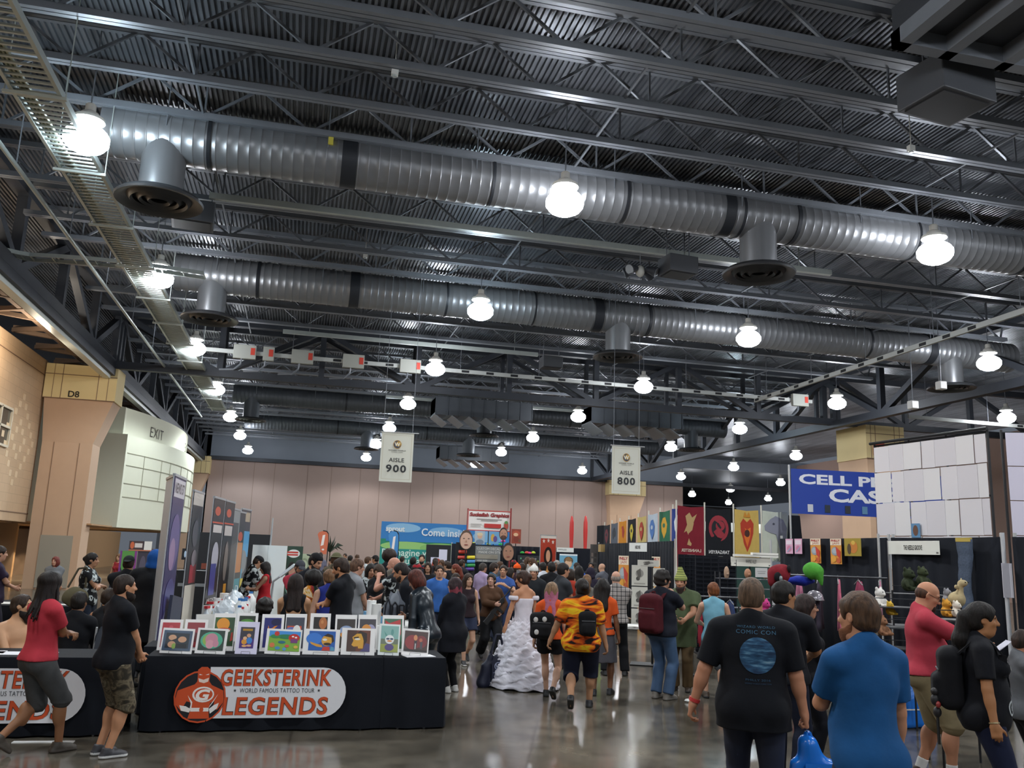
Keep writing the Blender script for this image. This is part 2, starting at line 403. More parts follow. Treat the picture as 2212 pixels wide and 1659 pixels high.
# --- the curved wall with the exit lettering
def arc_wall():
    cx, cy = -28.5, 50.0; mb = MB()
    def ring(R, z0, z1, a0, a1, n=40, t=.4):
        P = []; F = []
        for i in range(n + 1):
            a = a0 + (a1 - a0) * i / n; c, s = math.cos(a), math.sin(a)
            P += [(cx + R * c, cy + R * s, z0), (cx + R * c, cy + R * s, z1), (cx + (R - t) * c, cy + (R - t) * s, z1), (cx + (R - t) * c, cy + (R - t) * s, z0)]
        for i in range(n):
            o = 4 * i; F += [(o, o + 4, o + 5, o + 1), (o + 1, o + 5, o + 6, o + 2), (o + 2, o + 6, o + 7, o + 3), (o + 3, o + 7, o + 4, o)]
        F += [(0, 1, 2, 3), (4 * n + 3, 4 * n + 2, 4 * n + 1, 4 * n)]
        mb.add(P, F)
    ring(22.0, 6.4, 7.85, -.405, .42, t=.5); ring(22.5, 2.45, 6.55, -.395, .42, t=1.2)
    mb.b2((-13, 41.3, 2.45), (-8.0, 41.7, 7.8)); mb.b2((-13, 40.95, 2.45), (-7.72, 41.45, 6.55))
    mb.m = 1
    for z in (2.9 + .9, 3.45 + .95, 5.2, 5.75): 
        R = 22.512
        for i in range(40):
            a0 = -.395 + .815 * i / 40; a1 = -.395 + .815 * (i + 1) / 40
            p, q = (cx + R * math.cos(a0), cy + R * math.sin(a0)), (cx + R * math.cos(a1), cy + R * math.sin(a1))
            mb.bar((*p, z), (*q, z), .03)
    for a in (-.33, -.25, -.2, -.12, -.05, .02, .09): mb.bar((cx + 22.51 * math.cos(a), cy + 22.51 * math.sin(a), 3.8), (cx + 22.51 * math.cos(a), cy + 22.51 * math.sin(a), 5.75), .03)
    o = mb.build('wall_curved', [mat('#d9d8c2', .8, 0, .03, .8), mat('#a3a08a', .9)], kind='structure')
    V, Fs = text_mesh('EXIT', .95, -.005, spacing=1.05)
    for a0 in (-.24, .05):
        P = []
        for v in V:
            a = a0 + v[0] * .8 / 22.0; P.append((cx + 22.02 * math.cos(a), cy + 22.02 * math.sin(a), 7.05 + v[1] * .75))
        MB().add(P, Fs).build('lettering', mat('#4a463c', .8), o)
arc_wall()
MB().b2((-13.6, 41.6, 0), (-13.2, 46.8, 2.5)).b2((-13.6, 52.2, 0), (-13.2, 72, 2.5)).b2((-14.6, 46, 0), (-14.3, 53, 2.5)).b2((-22, 37, 2.44), (-7.9, 60, 2.5)).b2((-12.2, 36.6, 0), (-11.8, 41.6, 3)).build('wall_entrance', mat('#b08a62', .8), kind='structure')
MB().b2((-13.8, 46.8, 0), (-13.6, 52.2, 2.3)).build('door_1', mat('#6a5644', .6), kind='structure')
for i, y in enumerate((43.5, 45.5, 47.5, 49.5, 51.5)):
    x = -11.2
    d = thing('downlight', 'small warm downlight in the soffit under the curved wall', 'ceiling light', (x, y, 2.44), group='downlights in the soffit under the curved wall')
    MB().cyl((0, 0, -.03), (0, 0, 0), .12, 12).build('lens', mat('#ffe2b0', .5, emit=14.0), d)
    l = bpy.data.lights.new('downlight', 'SPOT'); l.energy = 420; l.color = (1, .82, .58); l.spot_size = 2.2; l.shadow_soft_size = .1
    lo = bpy.data.objects.new('downlight_beam', l); COL.objects.link(lo); lo.location = (0, 0, -.05); lo.parent = d
# warm light of the side corridor beyond the girder
for y in (12, 21, 30):
    l = bpy.data.lights.new('corridor_lamp', 'POINT'); l.energy = 220; l.color = (1, .86, .68); l.shadow_soft_size = .3
    lo = bpy.data.objects.new('corridor_lamp', l); COL.objects.link(lo); lo.location = (-8.7, y, 8.0)
# --- spiral ducts
def diffuser(parent, x, y, z, zd=8.5, r=.42, R=.84):
    d = MB().cyl((x, y, z - .1), (x, y, zd + .12), r, 24, cap=False).build('drop_duct', M_DUCT, parent, smooth=40)
    g = MB(); g.lathe([(r, zd + .14), (R * .9, zd + .1), (R, zd + .02), (R * .98, zd - .02), (R * .86, zd), (R * .72, zd + .07)], (x, y, 0), 32)
    for q in (.64, .44, .24): g.lathe([(R * (q + .12), zd + .09), (R * q, zd - .02), (R * (q - .05), zd + .03), (R * (q - .03), zd + .09)], (x, y, 0), 32)
    g.m = 1; g.lathe([(0.001, zd + .1), (R * .8, zd + .1)], (x, y, 0), 32)
    g.build('diffuser', [mat('#3f4144', .4, .4), mat('#101113', .8)], d, smooth=50)
def duct(label, x0, x1, y, z, r, drops, collars, seed=0):
    t = thing('air_duct', label, 'air duct', (0, 0, 0))
    mb = MB(); n = 32; prof = []; x = x0; P = []
    xs = []
    while x < x1: xs += [(x, r), (x + .185, r), (x + .192, r + .007), (x + .203, r + .007), (x + .21, r)]; x += .215
    for x, q in xs:
        for i in range(n):
            a = 2 * math.pi * i / n; P.append((x, y + q * math.cos(a), z + q * math.sin(a)))
    mb.add(P, [(k * n + i, k * n + (i + 1) % n, (k + 1) * n + (i + 1) % n, (k + 1) * n + i) for k in range(len(xs) - 1) for i in range(n)])
    mb.add(P[:n], [tuple(range(n))])
    mb.build('duct_shell', M_DUCT, t, smooth=60)
    for x, wd in collars:
        MB().cyl((x - wd / 2, y, z), (x + wd / 2, y, z), r + .022, 32).build('duct_collar', M_DKDUCT, t, smooth=40)
    for x in drops: diffuser(t, x, y - .05, z)
    x = x0 + 1.2
    while x < x1:
        for s in (-r, r): MB().cyl((x, y + s, z), (x, y + s, 11.1), .012, 5).build('hanger_rod', M_STEEL, t)
        x += 3.1
    return t
YD1, YD2 = 17.25, 26.45
d1 = duct('nearest grey spiral air duct crossing the hall above the aisle lamps', -4.35, 25.5, YD1, 9.9, .53, [-3.2, 9.9, 23.0],
     [(-2.35, .07), (0.4, .3), (3.45, .06), (6.5, .07), (9.0, .25), (9.35, .06), (10.75, .09), (14.0, .05), (17.2, .06)])
d2 = duct('second grey spiral air duct, between the first duct and the cross girder', -4.2, 25.5, YD2, 9.9, .55, [-3.1, 9.9, 23.0],
     [(-1.8, .08), (1.1, .28), (4.0, .06), (6.9, .05), (9.1, .3), (10.9, .09), (14.5, .05), (19.4, .07), (22.0, .3)])
MB().b2((-.05, YD1 - .56, 9.98), (.05, YD1 - .5, 10.22)).build('yellow_tag', mat('#c8bd4a', .6), d1)
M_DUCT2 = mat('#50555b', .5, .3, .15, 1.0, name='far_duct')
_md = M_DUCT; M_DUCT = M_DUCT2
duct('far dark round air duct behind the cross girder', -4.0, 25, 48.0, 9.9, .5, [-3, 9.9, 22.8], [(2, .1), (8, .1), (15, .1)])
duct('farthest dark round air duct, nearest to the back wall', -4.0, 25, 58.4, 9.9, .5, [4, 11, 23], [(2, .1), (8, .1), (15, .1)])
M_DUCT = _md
def rect_duct(x, y, z, label):
    t = thing('rectangular_duct', label, 'air duct', (x, y, z))
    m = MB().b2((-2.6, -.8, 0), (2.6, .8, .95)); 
    for i in range(9): m.b2((-2.6 + i * .65 - .02, -.83, -.02), (-2.6 + i * .65 + .02, .83, .97))
    m.build('duct_body', M_DUCT2, t)
    g = MB()
    for i in range(6):
        M = Matrix.Rotation(.6, 3, 'Y'); g.box((-2.3 + i * .9, 0, -.22), (.8, 1.6, .04), M=M)
    g.build('louvre_flaps', mat('#84888c', .4, .4), t)
    for i in (-2, 2):
        for s in (-.6, .6): MB().cyl((i, s, .95), (i, s, 11.1 - z), .015, 5).build('hanger_rod', M_STEEL, t)
    MB().b2((-2.62, -.82, .1), (-2.58, .82, .9)).build('end_cap', mat('#a8a69a', .5, .3), t)
rect_duct(9.0, 44.5, 8.9, 'louvred rectangular duct hanging left of centre behind the cross girder')
rect_duct(17.2, 43.5, 8.9, 'louvred rectangular duct hanging to the right behind the cross girder')
rect_duct(12.2, 63, 8.6, 'louvred rectangular duct hanging just before the back wall')
# --- globe lamps
M_GLOBE = mat('#f4f8ff', .4, emit=GLOBE, name='lamp_globe')
M_GLOBEC = mat('#dff2ff', .4, emit=GLOBE * .9, name='lamp_globe_cool')
M_HOOD = mat('#dcdad2', .5)
ordn = ['frontmost', 'second', 'third', 'fourth', 'fifth', 'sixth', 'seventh', 'eighth', 'ninth', 'tenth', 'eleventh']
colname = {0: 'in the row along the cable tray', 1: 'in the row over the left aisle', 2: 'in the row over the right aisle', 3: 'in the row along the right girder',
           4: 'in the first row beyond the right girder', 5: 'in the far hall row', 6: 'in the outermost far hall row'}
def lamp_proto():
    t = thing('globe_lamp', 'x', 'ceiling lamp')
    MB().lathe([(.07, .52), (.09, .50), (.09, .38), (.15, .34), (.17, .27), (.26, .25), (.27, .19), (.12, .16), (.10, .10)], n=18).build('ballast_housing', M_HOOD, t, smooth=35)
    MB().lathe([(.13, .13), (.21, .08), (.32, 0), (.385, -.10), (.38, -.21), (.30, -.32), (.17, -.385), (.001, -.40)], n=14).build('globe', M_GLOBE, t, smooth=True)
    MB().cyl((0, 0, .5), (0, 0, 2.1), .014, 6).build('suspension_rod', M_STEEL, t)
    return t
proto = lamp_proto(); first = True
for ci, x in enumerate(LAMP_COLS):
    for ri, y in enumerate(LAMP_ROWS):
        if y < 10 and ci not in (0, 1, 2, 3): continue
        if ci < 4 and y > 70: continue
        if ci == 4 and (y > 70 or y < 28): continue
        if ci >= 5 and (y < 64): continue
        if ci == 3 and 10 < y < 20: continue
        if ci == 3 and 40 < y < 42: pass
        t = proto if first else copy_tree(proto); first = False
        t.location = (x, y, LAMP_Z)
        t['label'] = '%s white globe lamp %s' % (ordn[ri - 2 if False else ri - 3] if y > 10 else ('overhead', 'last behind the viewer', 'first behind the viewer')[2 - ri] if False else ('farthest back behind the viewer,', 'just behind the viewer,', 'directly overhead')[ri], colname[ci])
        t['group'] = 'globe lamps'
        if (ci, ri) in ((1, 4), (0, 3), (3, 6), (1, 7)):
            for c in t.children:
                if c.name.startswith('globe'): c.data = c.data.copy(); c.data.materials[0] = M_GLOBEC
        l = bpy.data.lights.new('globe_lamp_glow', 'SPOT'); l.spot_size = math.radians(158); l.spot_blend = .35; l.energy = LAMP_W * (.45 if y < 0 else 1); l.shadow_soft_size = .22; l.color = (1.0, .985, .96)
        if ci == 0: l.color = (.82, .93, 1.0)
        lo = bpy.data.objects.new('lamp_glow', l); COL.objects.link(lo); lo.location = (0, 0, -.66); lo.parent = t
# --- cable tray along the left
t = thing('cable_tray', 'long galvanised ladder cable tray running along the left row of lamps', 'cable tray')
mb = MB()
for x in (-4.9, -4.2): mb.b2((x - .03, 5, 8.74), (x + .03, 47, 8.86))
mb.build('side_rails', M_GALV, t)
mb = MB(); y = 5
while y < 47: mb.b2((-4.9, y - .022, 8.76), (-4.2, y + .022, 8.79)); y += .17
mb.build('rungs', M_GALV, t)
y = 8
while y < 47: MB().b2((-5.02, y - .03, 8.68), (-4.1, y + .03, 8.73)).cyl((-5.0, y, 8.7), (-5.0, y, 11.1), .01, 5).cyl((-4.12, y, 8.7), (-4.12, y, 11.1), .01, 5).build('trapeze_hanger', M_GALV, t); y += 2.9
mb = MB()
for k, x in enumerate((-4.78, -4.72, -4.66)): mb.cyl((x, 5, 8.815), (x, 47, 8.815), .028, 6)
mb.build('cables', mat('#a8ad96', .6), t)
t = thing('cable_tray', 'short curved cable tray branching off towards the left girder', 'cable tray')
mb = MB(); pts = [(-3.0 - 4.2 * i / 8, 23.4 - .25 * math.sin(i / 8 * 3), 8.95) for i in range(9)] + [(-7.2 - .75 * math.sin(a), 22.6 + .75 * math.cos(a), 8.95) for a in (.3, .7, 1.1, 1.5)]
for k in range(len(pts) - 1):
    for dy in (-.22, .22): mb.bar((pts[k][0], pts[k][1] + dy, 8.95), (pts[k + 1][0], pts[k + 1][1] + dy, 8.95), .03, .1)
    mb.bar((pts[k][0], pts[k][1] - .22, 8.93), (pts[k][0], pts[k][1] + .22, 8.93), .03)
mb.build('ladder', M_GALV, t)
t = thing('conduit_pipe', 'thin galvanised pipe running back between the cable tray and the left girder', 'pipe')
MB().cyl((-5.75, 6, 8.8), (-5.75, 50, 8.8), .045, 10).build('pipe_run', M_GALV, t)
y = 9
while y < 50: MB().cyl((-5.75, y, 8.8), (-5.75, y, 11.1), .012, 5).build('hanger_rod', M_STEEL, t); y += 4
# white strip channels that hang under joists
for i, (x0, x1, y) in enumerate(((-2.7, 14, 20.4), (-1.2, 9, 33.3), (4, 18, 46))):
    tag(MB().b2((x0, y - .06, 9.95), (x1, y + .06, 10.1)).bar((x0 + 1, y, 10.05), (x0 + 1, y, 11.08), .02).bar((x1 - 1, y, 10.05), (x1 - 1, y, 11.08), .02).build('cable_channel', M_GALV), ('galvanised cable channel just behind the nearest duct', 'galvanised cable channel in front of the cross girder', 'galvanised cable channel behind the cross girder')[i], 'cable channel')
# --- busways with tap-off boxes
def busway(label, a, b, boxes, z):
    t = thing('busway', label, 'busway')
    a = Vector((*a, z)); b = Vector((*b, z)); L = (b - a).length; d = (b - a) / L
    MB().bar(a, b, .09, .16).build('bus_rail', mat('#b9bcb8', .5, .2), t)
    s = 1.0
    while s < L: q = a + d * s; MB().cyl((q.x, q.y, z), (q.x, q.y, 11.1), .01, 5).build('hanger_rod', M_STEEL, t); s += 3.4
    s = 6.0
    while s < L - .2: MB().bar(a + d * s, a + d * (s + .32), .1, .1).build('outlet_slot', mat('#1c1d20', .7), t); s += 1.05
    for k, s in enumerate(boxes):
        w = (.85, .42, .85, .85, .85, .8)[k % 6]
        p = a + d * s
        bx = MB().b2((p.x - w / 2, p.y - .22, p.z - .28), (p.x + w / 2, p.y - .03, p.z + .27)).build('tap_box', mat('#a5a79f', .55), t, bevel=.01)
        MB().b2((p.x + w / 2 - .2, p.y - .235, p.z - .12), (p.x + w / 2 - .04, p.y - .22, p.z + .16)).build('switch_label', mat('#c8402f', .5), bx)
        MB().tube([(p.x - .1, p.y - .12, p.z - .28), (p.x - .12, p.y - .12, p.z - .5), (p.x - .35, p.y - .1, p.z - .72), (p.x - .9, p.y, p.z - .75)], .035, 6).build('conduit', M_STEEL, bx)
busway('pale busway with grey switch boxes hung in front of the cross girder', (-5.2, 34.4), (22.5, 34.6), [2.6, 3.5, 4.8, 6.8, 9.1, 27.0], 9.3)
busway('pale busway running back along the right side above the second duct', (18.3, 14), (18.7, 33), [], 8.8)
busway('pale busway far right behind the white sheet wall', (26.5, 33.2), (38, 33.4), [], 8.7)
# --- air handler, loudspeakers, flood lights
t = thing('air_handler', 'big dark air handling unit hung at the upper right', 'air handler')
MB().b2((8.0, 3.5, 9.75), (15, 9.9, 11.0)).build('casing', mat('#3a3d42', .5, .2), t)
mb = MB()
for x in (8.1, 8.9, 9.9, 11.6): mb.b2((x - .1, 3.5, 9.5), (x + .1, 9.95, 9.75))
mb.b2((8.0, 9.75, 9.5), (15, 9.95, 9.75)); mb.b2((8.0, 7.0, 9.55), (15, 7.2, 9.75))
mb.build('support_channels', M_STEEL, t)
MB().b2((7.95, 3.5, 10.2), (8.0, 9.6, 11.0)).build('side_panel', mat('#8a8478', .6), t)
def box_speaker(p, s, label, rz=0.0):
    t = thing('ceiling_speaker', label, 'loudspeaker', p, rz)
    MB().b2((-.5 * s, -.4 * s, 0), (.5 * s, .4 * s, .55 * s)).build('cabinet', mat('#4a4d52', .55), t, bevel=.02)
    MB().b2((-.43 * s, -.33 * s, -.02), (.43 * s, .33 * s, .0)).build('grille', M_BLACK, t)
    m = MB()
    for x in (-.4, .4): m.cyl((x * s, 0, .55 * s), (x * s, 0, 11.1 - p[2]), .015, 5)
    m.build('hanging_rods', M_STEEL, t)
box_speaker((9.62, 10.75, 9.25), 1.15, 'large grey hanging loudspeaker below the air handler', .15)
box_speaker((9.25, 20.2, 9.35), .85, 'grey hanging loudspeaker between the first and second ducts', .1)
box_speaker((-3.05, 20.7, 9.35), .95, 'dark hanging loudspeaker beside the second lamp of the cable tray row', .1)
box_speaker((9.2, 32.0, 9.2), .8, 'grey hanging loudspeaker in front of the cross girder')
t = thing('flood_light_cluster', 'cluster of flood lights hanging beside the middle loudspeaker', 'flood light', (8.3, 20.5, 9.35))
MB().ball((0, 0, .1), (.13, .13, .16)).build('junction_box', mat('#c8c8c0', .5), t, smooth=True)
for k, a in enumerate((-.5, .4, 2.7, 3.6)):
    c, s = math.cos(a), math.sin(a)
    q = MB().cyl((c * .15, s * .15, .15), (c * .42, s * .42, .05), .07, 12, .15).build('lamp_head', M_DARK, t, smooth=40)
    MB().cyl((c * .42, s * .42, .05), (c * .43, s * .43, .045), .13, 12).build('lens', mat('#9aa0a6', .1), q)
MB().cyl((0, 0, .2), (0, 0, 1.7), .012, 6).build('rod', M_STEEL, t)
for i, (px, py, z, lab) in enumerate(((853, 157, 10.1, 'small white beam detector under a joist above the nearest duct'), (1968, 322, 10.1, 'small white beam detector under a joist at the upper right'), (789, 553, 10.1, 'small white beam detector under a joist before the second duct'))):
    p = at_z(px, py, z); t = thing('smoke_detector', lab, 'detector', p)
    MB().b2((-.06, -.05, -.05), (.06, .05, .07)).bar((0, 0, .05), (0, 0, 1.0), .015).build('detector_case', M_WHITE, t); MB().cyl((0, 0, -.08), (0, 0, -.05), .04, 10).build('sensor', mat('#b8c0c0', .3), t)
for i, (px, py, Y, lab) in enumerate(((1972, 875, 24.3, 'white square spotlight under the right girder'), (2033, 833, 24.0, 'white box fixture above the square spotlight at the right girder'))):
    p = at_y(px, py, Y); t = thing('spotlight', lab, 'spotlight', p)
    MB().b2((-.14, -.12, -.14), (.14, .12, .14)).build('housing', mat('#e8e8e4', .5), t, bevel=.03); MB().b2((-.11, -.13, -.11), (.11, -.12, .11)).build('lens', mat('#ffffff', .3, emit=.6), t)
    MB().cyl((0, 0, .14), (0, 0, 11.1 - p.z), .015, 6).build('arm', M_STEEL, t)
# ================================================================ PEOPLE: signed-distance bodies, surface-netted into one skin each
def V3(*a): return np.array(a, dtype=np.float64)
def rotm(ax, deg):
    a = math.radians(deg); c, s = math.cos(a), math.sin(a)
    if ax == 'x': return np.array([[1, 0, 0], [0, c, -s], [0, s, c]])
    if ax == 'y': return np.array([[c, 0, s], [0, 1, 0], [-s, 0, c]])
    return np.array([[c, -s, 0], [s, c, 0], [0, 0, 1]])
class Field:
    def __init__(s, h, lo, hi, cap=0.12):
        s.h = h; s.lo = np.array(lo, float); s.n = np.maximum(4, np.ceil((np.array(hi) - s.lo) / h).astype(int) + 1)
        s.a = np.full(tuple(s.n), cap, dtype=np.float32); s.cap = cap
        s.ax = [(s.lo[i] + np.arange(s.n[i]) * h).astype(np.float32) for i in range(3)]
    def sub(s, lo, hi, m):
        i0 = np.clip(np.floor((np.array(lo) - m - s.lo) / s.h).astype(int), 0, s.n); i1 = np.clip(np.ceil((np.array(hi) + m - s.lo) / s.h).astype(int) + 1, 0, s.n)
        if np.any(i1 - i0 < 1): return None
        sl = tuple(slice(a, b) for a, b in zip(i0, i1))
        return sl, s.ax[0][sl[0]][:, None, None], s.ax[1][sl[1]][None, :, None], s.ax[2][sl[2]][None, None, :]
    def put(s, p, op='u', k=0.02, inflate=0.0):
        lo, hi = p.bounds(inflate); r = s.sub(lo, hi, max(k, .03) + 2 * s.h)
        if r is None: return
        sl, X, Y, Z = r; d = (p.dist(X, Y, Z) - inflate).astype(np.float32); A = s.a[sl]
        if op == 'u':
            if k > 0: hh = np.maximum(k - np.abs(A - d), 0) / k; s.a[sl] = np.minimum(A, d) - hh * hh * k * .25
            else: s.a[sl] = np.minimum(A, d)
        else:
            d = -d
            if k > 0: hh = np.maximum(k - np.abs(A - d), 0) / k; s.a[sl] = np.maximum(A, d) + hh * hh * k * .25
            else: s.a[sl] = np.maximum(A, d)
    def plane(s, pt, nrm, lo=None, hi=None):      # keep the side where (p-pt).n < 0
        r = s.sub(s.lo if lo is None else lo, s.lo + s.n * s.h if hi is None else hi, 0)
        if r is None: return
        sl, X, Y, Z = r; d = ((X - pt[0]) * nrm[0] + (Y - pt[1]) * nrm[1] + (Z - pt[2]) * nrm[2]).astype(np.float32)
        s.a[sl] = np.maximum(s.a[sl], d)
    def folds(s, amp, seed=0, fx=(26, 22, 14)):
        X, Y, Z = s.ax[0][:, None, None], s.ax[1][None, :, None], s.ax[2][None, None, :]
        w = np.sin(fx[0] * X + 9 * Z + seed) * np.sin(fx[1] * Y - 13 * Z + 1.7 * seed) + .6 * np.sin(fx[2] * Z + 17 * X - 11 * Y + seed * 2.3)
        s.a += (amp * w).astype(np.float32)
    def mesh(s):
        F = s.a; ins = F < 0
        c = [ins[i:ins.shape[0] - 1 + i, j:ins.shape[1] - 1 + j, k:ins.shape[2] - 1 + k] for i in (0, 1) for j in (0, 1) for k in (0, 1)]
        tot = sum(x.astype(np.int8) for x in c); act = (tot > 0) & (tot < 8); I = np.argwhere(act)
        if len(I) == 0: return np.zeros((0, 3)), np.zeros((0, 4), int)
        offs = [(i, j, k) for i in (0, 1) for j in (0, 1) for k in (0, 1)]
        val = np.stack([F[I[:, 0] + o[0], I[:, 1] + o[1], I[:, 2] + o[2]] for o in offs], 1)
        acc = np.zeros((len(I), 3)); cnt = np.zeros(len(I))
        for a in range(8):
            for b in range(a + 1, 8):
                df = [abs(offs[a][q] - offs[b][q]) for q in range(3)]
                if sum(df) != 1: continue
                va, vb = val[:, a], val[:, b]; m = (va < 0) != (vb < 0)
                t = np.where(m, va / np.where(m, va - vb, 1), 0)[:, None]
                p = np.array(offs[a]) * (1 - t) + np.array(offs[b]) * t
                acc += np.where(m[:, None], p, 0); cnt += m
        V = s.lo + (I + acc / cnt[:, None]) * s.h
        idx = np.full(act.shape, -1, np.int32); idx[tuple(I.T)] = np.arange(len(I)); Q = []
        for ax in range(3):
            sl0 = [slice(1, -1)] * 3; sl1 = [slice(1, -1)] * 3; sl0[ax] = slice(0, -1); sl1[ax] = slice(1, None)
            a, b = ins[tuple(sl0)], ins[tuple(sl1)]; E = np.argwhere(a != b)
            if len(E) == 0: continue
            fl = a[tuple(E.T)]; base = E + 1; base[:, ax] = E[:, ax]
            u, w = (ax + 1) % 3, (ax + 2) % 3; ids = []
            for du, dw in ((-1, -1), (0, -1), (0, 0), (-1, 0)):
                q = base.copy(); q[:, u] += du; q[:, w] += dw; ids.append(idx[tuple(q.T)])
            q = np.stack(ids, 1); q[~fl] = q[~fl][:, ::-1]; Q.append(q)
        Q = np.concatenate(Q); return V, Q[(Q >= 0).all(1)]
class RC:       # tapered capsule
    def __init__(s, a, b, ra, rb=None, flat=False): s.a = np.array(a, float); s.b = np.array(b, float); s.ra = ra; s.rb = ra if rb is None else rb; s.flat = flat
    def bounds(s, i): r = max(s.ra, s.rb) + i; return np.minimum(s.a, s.b) - r, np.maximum(s.a, s.b) + r
    def dist(s, X, Y, Z):
        d = s.b - s.a; L2 = float(d @ d) + 1e-9; x, y, z = X - s.a[0], Y - s.a[1], Z - s.a[2]
        u = (x * d[0] + y * d[1] + z * d[2]) / L2; t = np.clip(u, 0, 1)
        q = np.sqrt((x - t * d[0]) ** 2 + (y - t * d[1]) ** 2 + (z - t * d[2]) ** 2) - (s.ra + (s.rb - s.ra) * t)
        return np.maximum(q, (u - 1) * math.sqrt(L2)) if s.flat else q
class EL:       # ellipsoid
    def __init__(s, c, r, R=None): s.c = np.array(c, float); s.r = np.array(r, float); s.R = np.eye(3) if R is None else R
    def bounds(s, i): m = float(s.r.max()) + i; e = np.sqrt((s.R ** 2) @ (s.r ** 2)) + i; return s.c - e, s.c + e
    def dist(s, X, Y, Z):
        x, y, z = X - s.c[0], Y - s.c[1], Z - s.c[2]; Rt = s.R.T; q = [Rt[i, 0] * x + Rt[i, 1] * y + Rt[i, 2] * z for i in range(3)]
        k0 = np.sqrt(sum((q[i] / s.r[i]) ** 2 for i in range(3))); k1 = np.sqrt(sum((q[i] / s.r[i] ** 2) ** 2 for i in range(3)))
        return k0 * (k0 - 1) / np.maximum(k1, 1e-6)
class BX:       # rounded box
    def __init__(s, c, hd, R=None, r=.01): s.c = np.array(c, float); s.hd = np.array(hd, float) - r; s.R = np.eye(3) if R is None else R; s.r = r
    def bounds(s, i): e = np.abs(s.R) @ (s.hd + s.r) + i; return s.c - e, s.c + e
    def dist(s, X, Y, Z):
        x, y, z = X - s.c[0], Y - s.c[1], Z - s.c[2]; Rt = s.R.T
        q = [np.abs(Rt[i, 0] * x + Rt[i, 1] * y + Rt[i, 2] * z) - s.hd[i] for i in range(3)]
        o = np.sqrt(sum(np.maximum(v, 0) ** 2 for v in q)); return o + np.minimum(np.maximum(np.maximum(q[0], q[1]), q[2]), 0) - s.r
def np_mesh(name, V, Q, mats, mi=None, parent=None):
    me = bpy.data.meshes.new(name); me.vertices.add(len(V)); me.vertices.foreach_set('co', V.astype(np.float32).ravel())
    me.loops.add(len(Q) * 4); me.loops.foreach_set('vertex_index', Q.astype(np.int32).ravel())
    me.polygons.add(len(Q)); me.polygons.foreach_set('loop_start', np.arange(0, len(Q) * 4, 4, dtype=np.int32))
    for m in mats: me.materials.append(m)
    if mi is not None: me.polygons.foreach_set('material_index', mi.astype(np.int32))
    me.polygons.foreach_set('use_smooth', np.ones(len(Q), bool)); me.update(calc_edges=True)
    o = bpy.data.objects.new(name, me); COL.objects.link(o)
    if parent is not None: o.parent = parent
    return o
def relax(V, Q, it=1, f=.5):
    for _ in range(it):
        S = np.zeros_like(V); C = np.zeros(len(V))
        for a, b in ((0, 1), (1, 2), (2, 3), (3, 0)):
            np.add.at(S, Q[:, a], V[Q[:, b]]); np.add.at(S, Q[:, b], V[Q[:, a]]); np.add.at(C, Q[:, a], 1); np.add.at(C, Q[:, b], 1)
        V = V * (1 - f) + f * S / np.maximum(C, 1)[:, None]
    return V
def ik(a, b, l1, l2, pole):
    a = np.array(a, float); b = np.array(b, float); d = b - a; L = np.linalg.norm(d); L = max(1e-6, L)
    if L > (l1 + l2) * .999: b = a + d / L * (l1 + l2) * .999; d = b - a; L = np.linalg.norm(d)
    if L < abs(l1 - l2) + .02: L = abs(l1 - l2) + .02
    u = d / np.linalg.norm(d); x = (l1 * l1 - l2 * l2 + L * L) / (2 * L); hgt = math.sqrt(max(0, l1 * l1 - x * x))
    p = np.array(pole, float); p = p - u * (p @ u); p /= np.linalg.norm(p) + 1e-9
    return a + u * x + p * hgt, b
ARMS = {  # hand target (side-outward, forward, height above floor) for a 1.75 m figure, elbow pole (out, fwd, up), finger curl
    'down': ((.27, .02, .80), (.4, -1, 0), .45), 'relax': ((.26, .08, .83), (.5, -1, 0), .5), 'out': ((.34, .06, .84), (.6, -1, 0), .45),
    'fold': ((-.13, .19, 1.17), (1, .1, -.5), .6), 'phone': ((.04, .34, 1.17), (.8, -.5, -.6), .75), 'hold': ((.10, .30, 1.08), (.9, -.5, -.4), .8),
    'front': ((.02, .24, .93), (.9, -.5, 0), .6), 'carry': ((.30, .02, .80), (.4, -1, 0), 1.0), 'swingf': ((.25, .22, .86), (.5, -1, 0), .5),
    'swingb': ((.27, -.16, .84), (.5, -1, 0), .5), 'chin': ((.02, .22, 1.44), (.7, .2, -1), .7), 'reach': ((.12, .52, 1.08), (.7, -.3, -.6), .4),
    'hip': ((.20, .10, .98), (1, -.6, 0), .6), 'behind': ((.10, -.18, 1.05), (1, -.4, 0), .5), 'table': ((.14, .40, .80), (.8, -.4, 0), .5), 'up': ((.12, .34, 1.32), (.8, -.2, -.8), .5)}
class Person: pass
